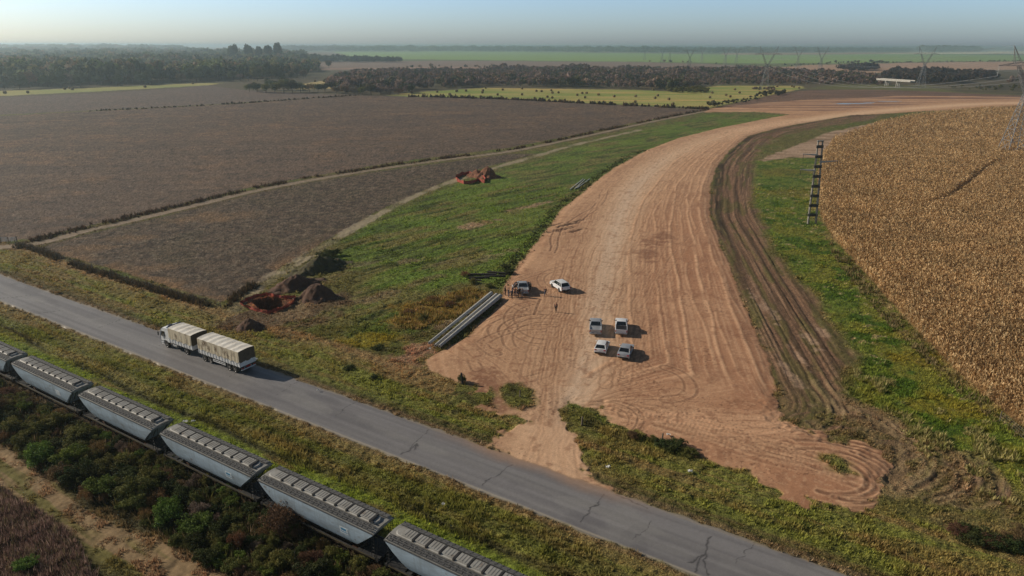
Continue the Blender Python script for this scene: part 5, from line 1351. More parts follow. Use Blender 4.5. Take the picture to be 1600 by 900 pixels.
def cab(e, xf):
    """cab-over cab, front at xf"""
    c = MB(); W2 = 1.22
    P = [(xf - .02, .45), (xf, 1.0), (xf - .03, 1.75), (xf - .32, 2.75), (xf - .75, 3.02), (xf - 2.05, 3.06), (xf - 2.15, 2.6), (xf - 2.15, .95), (xf - 1.72, .95), (xf - 1.60, 1.16), (xf - 1.2, 1.22), (xf - .82, 1.1), (xf - .72, .55), (xf - .5, .42)]
    rg = []
    for y, s in ((-W2 + .03, .98), (-W2, .995), (-W2 + .10, 1.0), (0, 1.0), (W2 - .10, 1.0), (W2, .995), (W2 - .03, .98)):
        inz = .10 if abs(y) > W2 - .12 else 0
        rg.append([Vector((xf - 1.1 + (x - xf + 1.1) * s + (.03 if (y == 0 and x > xf - .4) else 0), y * (1 - .05 * max(0, z - 1.8)), z + (0.05 if (y == 0 and z > 2.9) else 0))) for x, z in P])
    c.loft(rg); c.build('cab', W_PAINT, e, auto=35)
    w = MB(); w.add([(xf + .012, -1.08, 1.78), (xf + .012, 1.08, 1.78), (xf - .29, 1.02, 2.66), (xf - .29, -1.02, 2.66)], [(0, 1, 2, 3)])
    w.add([(xf - .03, -1.08, 1.76), (xf - .03, 1.08, 1.76), (xf - .34, 1.02, 2.68), (xf - .34, -1.02, 2.68)], [(3, 2, 1, 0)]); w.build('windscreen', GLASS, e)
    for s in (-1, 1):
        w = MB(); y1 = s * (W2 + .012); y2 = s * (W2 - .045)
        w.loft([[Vector((xf - .28, y1, 1.72)), Vector((xf - .48, y2, 2.5)), Vector((xf - 1.15, y2, 2.5)), Vector((xf - 1.20, y1, 1.72))], [Vector((xf - .28, y1 - s * .03, 1.72)), Vector((xf - .48, y2 - s * .03, 2.5)), Vector((xf - 1.15, y2 - s * .03, 2.5)), Vector((xf - 1.20, y1 - s * .03, 1.72))]]); w.build('side_window', GLASS, e)
        m = MB(); m.box(xf + .02, s * (W2 + .20), 2.05, .12, .16, .55, bev=.03); m.tube((xf - .2, s * W2, 2.35), (xf + .02, s * (W2 + .2), 2.25), .02, n=6); m.build('mirror', BLACKP, e)
        hl = MB(); hl.box(xf + .0, s * .88, .82, .08, .42, .22, bev=.03); hl.build('headlight', LAMP, e)
        st = MB(); st.box(xf - .45, s * (W2 - .02), .62, .35, .12, .05); st.box(xf - .45, s * (W2 - .02), .95, .35, .10, .05); st.build('step', BLACKP, e)
        dh = MB(); dh.box(xf - 1.15, s * (W2 + .012), 1.55, .16, .03, .04); dh.build('door_handle', BLACKP, e)
    g = MB(); g.box(xf + .015, 0, 1.38, .04, 1.5, .42, bev=.015); g.build('grille', BLACKP, e)
    b = MB(); b.box(xf + .02, 0, .50, .12, 2.36, .28, bev=.04); b.build('bumper', W_PAINT, e)
    h_ = MB(); h_.box(xf - .95, .0, 3.13, .55, .62, .05, bev=.02); h_.build('roof_hatch', BLACKP, e)
    # air deflector behind the roof: bluish dark sloping panel
    d_ = MB(); d_.loft([[Vector((xf - 1.45, y, 3.09)), Vector((xf - 2.02, y, 3.50)), Vector((xf - 2.10, y, 3.46)), Vector((xf - 2.08, y, 3.08))] for y in (-1.0, 1.0)]); d_.build('roof_deflector', simple('deflector_blue', S(92, 112, 146, 1.0), .4), e)
def lorry():
    e = empty('lorry', (0, 0, 0)); o = 9.0       # local x: 9 (front) .. -9
    cab(e, o)
    ch = MB(); 
    for s in (-1, 1): ch.box(o - 4.2, s * .42, .90, 7.2, .09, .22)
    for x in (o - 2.5, o - 4, o - 5.4, o - 7.4): ch.box(x, 0, .90, .1, .84, .14)
    ch.build('chassis', DARKST, e)
    cargo_box(e, o - 2.35, o - 7.75)
    for s in (-1, 1): wheel(o - 1.35, s * 1.02, .50, .30, e, side=s)
    twin(e, o - 6.0); 
    for s in (-1, 1):
        t = MB(); t.tube((o - 2.9, s * .95, .75), (o - 3.9, s * .95, .75), .28, n=12); t.build('fuel_tank', GALV, e)
        mg = MB(); mg.box(o - 6.0, s * 1.02, 1.07, 1.2, .34, .04); mg.build('mudguard', BLACKP, e)
    db = MB(); db.tube((o - 7.7, 0, .72), (o - 9.2, .0, .78), .06, n=8); db.build('drawbar', DARKST, e)
    # trailer
    ch = MB()
    for s in (-1, 1): ch.box(-4.5, s * .42, .92, 8.6, .09, .22)
    for k in range(6): ch.box(-.6 - 1.55 * k, 0, .92, .1, .84, .14)
    ch.build('trailer_chassis', DARKST, e)
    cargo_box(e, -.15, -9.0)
    for x in (-1.15, -2.35, -6.45, -7.65): twin(e, x)
    for s in (-1, 1):
        g = MB()
        for z in (.62, .86): g.box(-4.4, s * 1.18, z, 2.7, .03, .10)
        for x in (-3.2, -4.4, -5.6): g.box(x, s * 1.15, .84, .05, .04, .55)
        g.build('side_guard', W_PAINT, e)
        t = MB(); t.box(-9.06, s * .92, .86, .05, .40, .14, bev=.015); t.build('tail_light', REDL, e)
        f = MB(); f.box(-8.45, s * 1.0, .62, .03, .42, .5); f.build('mud_flap', BLACKP, e)
    rb = MB(); rb.box(-9.02, 0, .66, .08, 2.3, .14, bev=.02); rb.box(-8.9, .5, .85, .06, .08, .4); rb.box(-8.9, -.5, .85, .06, .08, .4); rb.build('rear_bumper', WHITEM, e)
    rp = MB(); rp.box(-9.075, 0, .95, .03, .75, .24); rp.build('warning_panel', REDL, e)
    return e
lo_ = lorry()
pf = DIR * (-92.2) + NRM * 52.2; pr_ = DIR * (-74.2) + NRM * 52.2; cc = (pf + pr_) / 2
lo_.location = (cc[0], cc[1], gz(cc[0], cc[1]) + .03); lo_.rotation_euler = (0, 0, math.atan2(-DIR[1], -DIR[0]))
tag(lo_, 'white lorry pulling a trailer, both loads under beige tarpaulins, driving on the asphalt road', 'lorry')

# ------------------------------------------------------------------ grain train
def wagon():
    e = empty('hopper_wagon', (0, 0, 0)); hl = 7.15
    prof_ = [(.70, 1.18), (1.02, 1.55), (1.19, 2.1), (1.27, 2.8), (1.27, 3.3), (1.24, 3.62)]
    def half(x_end): pass
    sections = []
    # the barrel sides run to the sloping hopper ends
    b = MB(); rings = []
    zs_ = [z for _, z in prof_]
    for y, z in prof_:
        ins = 2.7 * (1 - (z - 1.18) / (3.62 - 1.18)) ** 1.0
        xe = hl - ins
        rings.append([Vector((xe, -y, z)), Vector((xe, y, z)), Vector((-xe, y, z)), Vector((-xe, -y, z))])
    # split long sides for the round look: rings are stacked in z, so loft them upward
    b.loft(rings); b.build('hopper_body', WAG, e, auto=40)
    ov = MB()
    for s in (-1, 1):
        ov.box(0, s * 1.26, 3.64, 2 * hl, .07, .10)                  # eave channel
    ov.build('eave_rail', GRATE, e)
    nrib = MB()
    for s in (-1, 1):
        for sx in (-1, 1):
            nrib.loft([[Vector((sx * (hl - .02), s * 1.25, 3.6)), Vector((sx * (hl - .14), s * 1.25, 3.6)), Vector((sx * (hl - 2.75), s * .74, 1.2)), Vector((sx * (hl - 2.6), s * .74, 1.2))], [Vector((sx * (hl - .02), s * 1.20, 3.6)), Vector((sx * (hl - .14), s * 1.20, 3.6)), Vector((sx * (hl - 2.75), s * .68, 1.2)), Vector((sx * (hl - 2.6), s * .68, 1.2))]])
    nrib.build('end_edge', DARKST, e)
    # roof: shallow sloping sheets, walkways, domed middle plate with round ends
    r = MB(); ring_lo, ring_hi = [], []
    r.loft([[Vector((-hl + .02, y, z)) for y, z in ((-1.22, 3.69), (-.62, 3.86), (0, 3.90), (.62, 3.86), (1.22, 3.69), (1.2, 3.6), (-1.2, 3.6))], [Vector((hl - .02, y, z)) for y, z in ((-1.22, 3.69), (-.62, 3.86), (0, 3.90), (.62, 3.86), (1.22, 3.69), (1.2, 3.6), (-1.2, 3.6))]])
    r.build('roof', WAGROOF, e)
    for s in (-1, 1):
        w = MB(); n = 24
        for k in range(n):
            x = -hl + .25 + (2 * hl - .5) * (k + .5) / n
            for j in range(3): w.box(x, s * (.80 + j * .165), 3.96 - j * .045, (2 * hl - .5) / n * .82, .12, .03)
            w.box(x - (2 * hl - .5) / n * .5, s * .97, 3.88, .05, .5, .08)
        w.box(0, s * .70, 3.99, 2 * hl - .4, .03, .06); w.box(0, s * 1.22, 3.84, 2 * hl - .3, .03, .06)
        w.build('walkway', GRATE, e)
    pl = MB(); pts = []
    for k in range(9): a = -math.pi / 2 + math.pi * k / 8; pts.append((hl - 1.0 + .55 * math.cos(a), .56 * math.sin(a)))
    for k in range(9): a = math.pi / 2 + math.pi * k / 8; pts.append((-hl + 1.0 + .55 * math.cos(a), .56 * math.sin(a)))
    pl.loft([[Vector((x, y, 3.86)) for x, y in pts], [Vector((x, y, 4.0)) for x, y in pts], [Vector((x * .99, y * .85, 4.05)) for x, y in pts]]); pl.build('hatch_coaming', HATCH, e)
    nh = 9
    for k in range(nh):
        x = -hl + 1.75 + (2 * hl - 3.5) * k / (nh - 1)
        h = MB(); h.box(x, 0, 4.10, 1.12, .86, .09, bev=.03)
        for j in (-.28, 0, .28): h.box(x + j, 0, 4.155, .06, .8, .03)
        o = h.build('hatch', HATCH, e)
        c = MB(); c.box(x + .69, 0, 4.12, .15, 1.06, .12); c.box(x + .69, -.52, 4.08, .18, .08, .14); c.build('hatch_gap_bar', DARKST, o)  # dark bars added to stand for the shaded gaps between hatches
    k_ = MB(); k_.box(hl - .98, -.1, 4.12, .22, .7, .10, bev=.02); k_.box(hl - .85, -.48, 4.1, .36, .14, .1, bev=.02); k_.build('end_clamp', BLACKP, e)
    # underframe
    u = MB()
    for s in (-1, 1): u.box(0, s * 1.12, 1.04, 14.5, .10, .20)
    for sx in (-1, 1):
        u.box(sx * 6.3, 0, 1.0, 1.9, 2.2, .10); u.box(sx * 7.25, 0, .98, .14, 2.35, .26)
        u.box(sx * 5.0, 0, .90, .5, 1.9, .16)
    u.box(0, 0, .95, 14.3, .4, .26)
    u.build('underframe', DARKST, e)
    for s in (-1, 1):
        y_ = MB(); y_.box(0, s * 1.178, 1.06, 13.9, .012, .10); y_.build('sill_stripe', YEL, e)
    hp = MB()
    for x in (-3.1, -1.05, 1.05, 3.1):
        hp.loft([[Vector((x - .95, -.9, 1.3)), Vector((x + .95, -.9, 1.3)), Vector((x + .95, .9, 1.3)), Vector((x - .95, .9, 1.3))], [Vector((x - .35, -.4, .55)), Vector((x + .35, -.4, .55)), Vector((x + .35, .4, .55)), Vector((x - .35, .4, .55))]])
    hp.build('discharge_chute', DARKST, e)
    for sx in (-1, 1):
        bg = MB()
        for s in (-1, 1):
            bg.box(sx * 5.0, s * .82, .52, 1.9, .12, .16); bg.box(sx * 5.0, s * .82, .62, .6, .16, .36)
            for w_ in (-.85, .85): bg.box(sx * 5.0 + w_, s * .82, .46, .28, .18, .26)
        bg.box(sx * 5.0, 0, .62, .4, 1.6, .2)
        bo = bg.build('bogie', RUSTST, e)
        for w_ in (-.85, .85):
            ws = MB(); ws.tube((sx * 5.0 + w_, -.7, .43), (sx * 5.0 + w_, .7, .43), .07, n=8)
            for s in (-1, 1): ws.tube((sx * 5.0 + w_, s * .50, .43), (sx * 5.0 + w_, s * .60, .43), .41, n=20); ws.tube((sx * 5.0 + w_, s * .48, .43), (sx * 5.0 + w_, s * .50, .43), .44, n=20)
            ws.build('wheelset', RUSTST, bo)
        l = MB()
        for s in (-1, 1):
            for dx in (0, .42): l.tube((sx * (7.05 - dx), s * 1.16, 1.0), (sx * (7.05 - dx * .4), s * 1.2, 3.7), .022, n=5)
            for k in range(8): z = 1.2 + k * .34; l.tube((sx * 7.05, s * 1.165, z), (sx * (6.64 + .03 * k), s * 1.165, z), .016, n=5)
            l.tube((sx * 7.1, s * 1.1, 1.0), (sx * 6.95, s * .5, 3.65), .03, n=5)
            l.tube((sx * 5.1, s * .62, 1.1), (sx * 7.0, s * .62, 3.6), .05, n=5)
            l.tube((sx * 6.9, s * 1.1, 1.1), (sx * 6.9, s * 1.1, 2.0), .025, n=5)
        l.tube((sx * 7.1, -1.1, 2.0), (sx * 7.1, 1.1, 2.0), .025, n=5)
        l.build('end_ladder', DARKST, e)
        c = MB(); c.box(sx * 7.48, 0, .86, .52, .16, .18); c.box(sx * 7.66, 0, .86, .18, .28, .26, bev=.03); c.build('coupler', DARKST, e)
    # emblem on the side: pale panel with a blue mark, following the curved side
    for s in (-1, 1):
        def on_side(x, z):
            zz = [p[1] for p in prof_]; yy = [p[0] for p in prof_]; y = float(np.interp(z, zz, yy)); return Vector((x, s * (y + .012), z))
        sx = 1 if s == -1 else -1
        for nm, mat_, x0, x1, z0, z1, off_ in (('emblem_panel', WHITEM, 3.2, 4.15, 2.25, 2.95, 0), ('emblem', BLUEM, 3.35, 3.95, 2.62, 2.86, .006), ('emblem', BLUEM, 3.3, 4.05, 2.42, 2.50, .006)):
            m = MB(); g_ = []
            for i in range(5):
                z = z0 + (z1 - z0) * i / 4; a = on_side(sx * x0, z); c = on_side(sx * x1, z); o_ = Vector((0, s * off_, 0)); g_.append([a + o_, c + o_, c + o_ - Vector((0, s * .01, 0)), a + o_ - Vector((0, s * .01, 0))])
            m.loft(g_); m.build(nm, mat_, e)
    return e
w0 = wagon()
TR_OFF = 34.45
alongs = [-94.7, -79.05, -63.4, -48.2, -32.8]
pitch = 15.5
heads = ['partly visible hopper wagon at the left end of the train', 'grey hopper wagon, first complete one from the left of the train', 'grey hopper wagon, second complete one, level with the lorry trailer shadow', 'grey hopper wagon with a pale emblem, third complete one of the train', 'grey hopper wagon with the clearest blue and white emblem, behind the bare bush', 'grey hopper wagon cut by the bottom edge of the picture']
starts = [-110.3, -94.7, -79.05, -63.4, -48.2, -32.8]
rails_dir = DIR
for k, st_ in reversed(list(enumerate(starts))):
    o = copy_tree(w0) if k else w0
    c_al = st_ + 7.15; off = 34.25 + (st_ + 94.7) * .0055
    p = DIR * c_al + NRM * off
    o.location = (p[0], p[1], .30); o.rotation_euler = (0, 0, math.atan2(DIR[1], DIR[0]) + .0055)
    for ch_ in list(o.children):
        if ch_.name.split('.')[0] == 'emblem' and k not in (3, 4, 5): bpy.data.objects.remove(ch_)
        elif ch_.name.split('.')[0] == 'emblem_panel' and k in (0, 2): bpy.data.objects.remove(ch_)
    tag(o, heads[k], 'train wagon', 'hopper wagons of the grain train')
def rail_p(al, off, z):
    p = DIR * al + NRM * (34.25 + (al + 94.7 - 7.15) * .0055 + off); return Vector((p[0], p[1], z))
rail = MB()
for s in (-1, 1):
    for k in range(40):
        a, b_ = -170 + k * 5, -165 + k * 5
        for dz, w_, h_ in ((.29, .035, .03), (.22, .012, .05), (.17, .06, .015)):
            p, q_ = rail_p(a, s * .53, dz), rail_p(b_, s * .53, dz); d_ = (q_ - p).normalized(); n_ = Vector((-d_.y, d_.x, 0))
            rail.add([p - n_ * w_ - Vector((0, 0, h_)), p + n_ * w_ - Vector((0, 0, h_)), q_ + n_ * w_ - Vector((0, 0, h_)), q_ - n_ * w_ - Vector((0, 0, h_)), p - n_ * w_ + Vector((0, 0, h_)), p + n_ * w_ + Vector((0, 0, h_)), q_ + n_ * w_ + Vector((0, 0, h_)), q_ - n_ * w_ + Vector((0, 0, h_))], [(0, 3, 2, 1), (4, 5, 6, 7), (0, 1, 5, 4), (1, 2, 6, 5), (2, 3, 7, 6), (3, 0, 4, 7)])
ro = rail.build('railway_track', RUSTST); ro['kind'] = 'structure'
# ------------------------------------------------------------------ lying concrete poles, white poles, timbers
def lying_pole(a, b, r0, r1, name, mat_, label, group, cat='pole', z0=.25):
    a = Vector(a); b = Vector(b); e = empty(name, a)
    m = MB(); d_ = b - a; n = 8; rings = []
    dn = d_.normalized(); u = dn.cross(Vector((0, 0, 1))).normalized(); w = u.cross(dn)
    for k in range(n + 1):
        t = k / n; r_ = r0 + (r1 - r0) * t; c = d_ * t
        rings.append([c + (u * math.cos(2 * math.pi * i / 14) + w * math.sin(2 * math.pi * i / 14)) * r_ for i in range(14)])
    m.loft(rings); m.build('shaft', mat_, e, auto=40)
    h = MB(); h.tube(d_ - dn * .01, d_ + dn * .012, r1 * .55, n=12); h.build('hollow_end', BLACKP, e)
    h = MB(); h.tube(-dn * .012, dn * .01, r0 * .5, n=12); h.build('hollow_end', BLACKP, e)
    return tag(e, label, cat, group)
for k, (a, b, lab) in enumerate([((671, 541), (768, 463.5), 'long concrete pole lying on the weeds, far one of three side by side'), ((680.5, 544), (776, 465.5), 'long concrete pole lying between the two others'), ((687, 546), (782, 467.5), 'long concrete pole lying nearest to the bare earth, in line with the group of people')]):
    x0, y0 = G(*a); x1, y1 = G(*b); z = max(gz(x0, y0), gz(x1, y1)) + .45
    lying_pole((x0, y0, z), (x1, y1, z + .12), .23, .37, 'concrete_pole', CONC, lab, 'concrete poles lying beside the earth road')
for k, (px, py) in enumerate([(700, 524), (738, 494), (764, 475)]):
    x, y = G(px, py); m = MB(); m.box(0, 0, .12, 2.9, .28, .34, bev=.02); o = m.build('timber_block', simple('old_wood%d' % k, S(86, 72, 58, 1.0), .9)); o.location = (x + .5, y - .4, gz(x, y) - .02); o.rotation_euler = (0, 0, R(-28))
    tag(o, ['wooden block under the near end of the lying concrete poles', 'wooden block under the middle of the lying concrete poles', 'wooden block under the far end of the lying concrete poles'][k], 'block')
WOOD = simple('tarred_timber', S(48, 42, 38, 1.0), .85, noise=.25, scale=3)
for a, b, r_, lab in [((731, 431), (776, 430.5), .22, 'dark timber lying in the weeds, upper left of the pile beyond the poles'), ((733, 435.5), (765, 435), .20, 'dark timber lying lowest of the pile beyond the poles'), ((762, 427), (793, 429.5), .24, 'dark timber lying nearest to the bare earth edge'), ((757, 432.5), (790, 432), .22, 'dark timber lying across the right end of the pile'), ((735, 437.5), (752, 440), .16, 'short dark timber lying left below the pile')]:
    x0, y0 = G(*a); x1, y1 = G(*b); m = MB()
    d_ = Vector((x1 - x0, y1 - y0, 0)); L_ = d_.length
    m.box(L_ / 2, 0, r_ * .9, L_, r_ * 2, r_ * 1.8, bev=.03); m.box(.05, 0, r_ * .9, .06, r_ * 2.06, r_ * 1.9, bev=.02)
    o = m.build('timber', WOOD); o.location = (x0, y0, gz(x0, y0) + .02); o.rotation_euler = (0, 0, math.atan2(d_.y, d_.x)); tag(o, lab, 'timber', 'dark timbers in the weeds')
WPIPE = simple('white_pipe', S(212, 212, 206, 1.0), .5, noise=.06)
for a, b, lab in [((891, 296.5), (911, 280.5), 'thin white pole in the meadow, left of the three beside the earth edge'), ((898, 296), (914, 281), 'thin white pole in the meadow, middle of the three beside the earth edge'), ((902, 294.5), (921, 280.5), 'thin white pole in the meadow, right of the three beside the earth edge')]:
    x0, y0 = G(*a); x1, y1 = G(*b); z = max(gz(x0, y0), gz(x1, y1)) + .16
    lying_pole((x0, y0, z), (x1, y1, z + .05), .15, .11, 'white_pole', WPIPE, lab, 'thin white poles lying in the meadow')

# ------------------------------------------------------------------ double concrete mast at the edge of the maize
MAST_D = simple('dark_concrete', S(74, 72, 68, 1.0), .9, noise=.2, scale=1.2)  # darker concrete tone for the spacer blocks
def double_mast():
    x, y = G(1268.5, 350); e = empty('power_mast', (x, y, gz(x, y) - .1), R(-14)); e.rotation_euler = (0, R(-2.6), R(-14)); H = 20.6
    for s in (-1, 1):
        m = MB(); m.tube((s * .92, 0, 0), (s * .50, 0, H), .27, .19, n=14); m.build('mast_leg', CONC_D, e, auto=40)
    for k in range(8):
        z = 2.4 + k * 2.42; w = .92 - .42 * z / H
        m = MB(); m.box(0, 0, z, 2 * w + .55, .50, .70, bev=.05); m.build('spacer_block', MAST_D, e)
    m = MB(); m.box(0, 0, H + .1, 1.5, .5, .34, bev=.05); m.build('mast_cap', CONC_D, e)
    for s, z, L_ in ((-1, 17.4, 3.1), (-1, 13.6, 3.3), (1, 15.7, 3.8)):
        m = MB(); w = .92 - .42 * z / H
        m.loft([[Vector((s * (w - .3), -.2, z - .28)), Vector((s * (w - .3), .2, z - .28)), Vector((s * (w - .3), .2, z + .18)), Vector((s * (w - .3), -.2, z + .18))], [Vector((s * (w + L_), -.10, z + .12)), Vector((s * (w + L_), .10, z + .12)), Vector((s * (w + L_), .10, z + .26)), Vector((s * (w + L_), -.10, z + .26))]])
        a = m.build('crossarm', CONC, e)
        q_ = MB()
        for i in range(7): q_.tube((s * (w + L_ - .12), 0, z + .08 - i * .17), (s * (w + L_ - .12), 0, z - .0 - i * .17), .12, .05, n=8)
        q_.build('insulator', BLACKP, a)
    return tag(e, 'tall double legged concrete mast like a ladder at the left edge of the maize', 'mast')
double_mast()

# ------------------------------------------------------------------ lattice pylons and their cables
def pylon(mesh_detail=1.0, H=43.0, r=.105):
    """cat-head pylon; local x is along the crossarm"""
    e = empty('pylon', (0, 0, 0))
    zw, zb = 24.0, 35.2; hb = 4.1; ww = .95
    def leg(sx, sy, z): w = hb + (ww - hb) * (z / zw); return Vector((sx * w, sy * w, z))
    b = MB()
    lv = [0, 5.2, 9.8, 13.8, 17.2, 20.0, 22.2, 24.0]
    for sx in (-1, 1):
        for sy in (-1, 1): b.tube(leg(sx, sy, 0), leg(sx, sy, zw), r * 1.7, r * 1.2, n=4)
    for i in range(len(lv) - 1):
        z0, z1 = lv[i], lv[i + 1]
        for (a, c) in (((-1, -1), (1, -1)), ((1, -1), (1, 1)), ((1, 1), (-1, 1)), ((-1, 1), (-1, -1))):
            b.tube(leg(*a, z0), leg(*c, z1), r * .8, n=4); b.tube(leg(*c, z0), leg(*a, z1), r * .8, n=4); b.tube(leg(*a, z1), leg(*c, z1), r * .8, n=4)
    b.build('lattice_body', GALV, e)
    for s in (-1, 1):
        v = MB()                                # one arm of the V
        def q4(t): c = Vector((s * (.55 + 5.2 * t), 0, zw + (zb - zw) * t)); w = .55 + .25 * math.sin(t * math.pi); return [c + Vector((dx * w * .8, dy * w, 0)) for dx in (-1, 1) for dy in (-1, 1)]
        n = 7; P_ = [q4(i / n) for i in range(n + 1)]
        for i in range(n):
            for k in range(4): v.tube(P_[i][k], P_[i + 1][k], r * 1.1, n=4)
            for a, c in ((0, 1), (1, 3), (3, 2), (2, 0)): v.tube(P_[i][a], P_[i + 1][c], r * .7, n=4)
        v.build('lattice_arm', GALV, e)
    c = MB(); xs = [-13.5, -10.5, -8, -5.8, -3.2, 0, 3.2, 5.8, 8, 10.5, 13.5]
    def cr_(x, k): w = .75 * (1 - (abs(x) / 13.5) ** 3); hh = 1.5 * (1 - (abs(x) / 13.6) ** 2); return Vector((x, (-w if k in (0, 2) else w), zb + (0 if k < 2 else hh)))
    for i in range(len(xs) - 1):
        for k in range(4): c.tube(cr_(xs[i], k), cr_(xs[i + 1], k), r * 1.1, n=4)
        for a, d_ in ((0, 1), (0, 2), (1, 3), (2, 3)): c.tube(cr_(xs[i], a), cr_(xs[i + 1], d_), r * .7, n=4)
    c.build('crossarm', GALV, e)
    for s in (-1, 1):
        p = MB(); tip = Vector((s * 9.2, 0, H))
        for a in (-.6, .6):
            p.tube((s * 5.2, a, zb + 1.4), tip, r, n=4); p.tube((s * 7.6, a, zb + .9), tip, r, n=4)
        for t in (.3, .6): p.tube(Vector((s * 5.2, .6, zb + 1.4)).lerp(tip, t), Vector((s * 7.6, -.6, zb + .9)).lerp(tip, t), r * .7, n=4)
        p.build('earth_peak', GALV, e)
    for x in (-13.2, 0, 13.2):
        i_ = MB(); i_.tube((x, 0, zb), (x, 0, zb - 4.2), .05, n=4)
        for k in range(14): i_.tube((x, 0, zb - .3 - k * .27), (x, 0, zb - .42 - k * .27), .15, .06, n=6)
        i_.build('insulator', WHITEM, e)
    return e
py0 = pylon()
KEEP = {}
def at(px, py): x, y = G(px, py); return Vector((x, y, 0))
LINES = [
 [('A', 1582, 238, 'near lattice pylon rising out of the maize at the right edge'), ('h', 1194, 141, 'lattice pylon with the largest V shaped head in the middle distance, above the hay meadow'), ('d', 1076, 112, 'lattice pylon left of the middle one, standing over the grey woods')],
 [('B', 1438, 136, 'lattice pylon right of the white bridge'), ('k', 1280, 117, 'lattice pylon whose V head shows dark against the horizon forest, left of the bridge'), ('f', 1132, 106, 'small lattice pylon between two larger ones in the distance')],
 [('j', 1245, 109, 'pale lattice pylon between the two V headed ones'), ('g', 1150, 100, 'small pale lattice pylon on the far green field'), ('e', 1096, 98, 'small pale lattice pylon right of the row on the green field')],
 [('b', 1034, 100, 'small hazy lattice pylon on the far green field, third from the left'), ('a', 1007, 94, 'faintest lattice pylon, leftmost on the horizon')],
 [('c', 1046, 95, 'faint lattice pylon close beside a nearer hazy one, left of the row')]]
first = True
for line in LINES:
    pos = [at(l[1], l[2]) for l in line]
    for i, l in enumerate(line):
        d_ = (pos[min(i + 1, len(pos) - 1)] - pos[max(i - 1, 0)]) if len(pos) > 1 else Vector((63, 479, 0))
        rz = math.atan2(d_.y, d_.x) - math.pi / 2
        o = py0 if first else copy_tree(py0); first = False
        o.location = (pos[i].x, pos[i].y, gz(pos[i].x, pos[i].y) - .1); o.rotation_euler = (0, 0, rz)
        tag(o, l[3], 'pylon', 'lattice pylons of the power lines'); KEEP[l[0]] = (pos[i], rz)
WIRE = simple('cable_aluminium', S(140, 142, 146, 1.0), .6, metal=.3, noise=.05)
def cable(p, q_, sag, r_, label):
    m = MB(); n = 26; P_ = []
    for i in range(n + 1):
        t = i / n; v = p.lerp(q_, t); v.z -= sag * 4 * t * (1 - t); P_.append(v - p)
    for i in range(n): m.tube(P_[i], P_[i + 1], r_, n=5, caps=False)
    o = m.build('power_cable', WIRE); o.location = p; return tag(o, label, 'cable', 'cables strung between the pylons')
def hang(k, x, z): p, rz = KEEP[k]; return Vector((p.x + x * math.cos(rz), p.y + x * math.sin(rz), z))
# two farther pylons out of frame carry the ends of the nearer spans
KEEP['R'] = (Vector((610, 420, 0)), KEEP['B'][1]); KEEP['Q'] = (Vector((190, -120, 0)), KEEP['A'][1])
NM = {'A': 'near pylon at the right edge', 'h': 'large V headed pylon', 'd': 'pylon over the grey woods', 'B': 'pylon by the bridge', 'k': 'dark V headed pylon', 'f': 'small distant pylon', 'R': 'right edge of the view'}
for a, b_ in (('A', 'h'), ('h', 'd'), ('B', 'k'), ('k', 'f'), ('R', 'B')):
    for x, nm in ((-13.2, 'left'), (0, 'middle'), (13.2, 'right')):
        cable(hang(a, x, 31), hang(b_, x, 31), 14 if b_ != 'f' else 11, .055, '%s cable, %s to %s' % (nm, NM[a], NM[b_]))
    for x, nm in ((-9.2, 'upper left'), (9.2, 'upper right')):
        cable(hang(a, x, 43), hang(b_, x, 43), 9, .025, '%s earth wire, %s to %s' % (nm, NM[a], NM[b_]))

# ------------------------------------------------------------------ excavations
def blob_mound(name, px, py, rx, ry, h, rot, mat_, label, seed=0, top=.5):
    x, y = G(px, py); n, m_ = 72, 26; V = []; F = []
    for j in range(m_ + 1):
        t = j / m_
        for i in range(n):
            a = 2 * math.pi * i / n; rr = t
            V.append((rx * rr * math.cos(a), ry * rr * math.sin(a), 0))
    V = np.array(V); d_ = np.hypot(V[:, 0] / rx, V[:, 1] / ry)
    nz = fbm(V[:, 0] / 1.3 + seed * 9, V[:, 1] / 1.3, 3, 700 + seed); n2 = fbm(V[:, 0] / .35, V[:, 1] / .35, 2, 720 + seed)
    dd_ = np.clip(d_ + (nz - .5) * .55 * (d_ > .05), 0, 1)
    z = h * (1 - sst(0, 1, dd_ ** .9)) * (.8 + .5 * nz) + (n2 - .5) * .30 * (1 - d_) 
    V[:, 2] = np.where(d_ > .985, -.35, z)
    rim_ = 1 + (fbm(V[:, 0] / 1.0, V[:, 1] / 1.0, 2, 740 + seed) - .5) * .35
    V[:, 0] *= rim_; V[:, 1] *= rim_
    for j in range(m_):
        for i in range(n): F.append((j * n + i, j * n + (i + 1) % n, (j + 1) * n + (i + 1) % n, (j + 1) * n + i))
    o = mesh_np(name, V, F, mat_, True); o.location = (x, y, gz(x, y) - .05); o.rotation_euler = (0, 0, R(rot))
    return tag(o, label, 'mound')
SOIL_D = simple('dug_soil', S(92, 66, 50, 1.1), .95, noise=.3, scale=1.4, bump=.8, dirt=tuple(S(66, 48, 38, 1.1)))
SOIL_R = simple('red_subsoil', S(128, 86, 62, 1.1), .95, noise=.3, scale=1.2, bump=.8, dirt=tuple(S(96, 60, 42, 1.1)))
SOIL_G = simple('weedy_soil', S(78, 74, 42, 1.1), .95, noise=.3, scale=1.5, bump=.8, dirt=tuple(S(60, 50, 34, 1.1)))
blob_mound('soil_mound', 497, 464, 4.6, 3.3, 2.6, 5, SOIL_D, 'large dark brown soil heap right of the fenced pit', 1)
blob_mound('soil_mound', 463, 448, 6.0, 3.0, 2.2, 42, SOIL_D, 'long dark soil heap behind the fenced pit', 2)
blob_mound('soil_mound', 500, 420, 7.5, 3.2, 2.2, 46, SOIL_G, 'overgrown spoil mound with dark bushes above the fenced pit', 3)
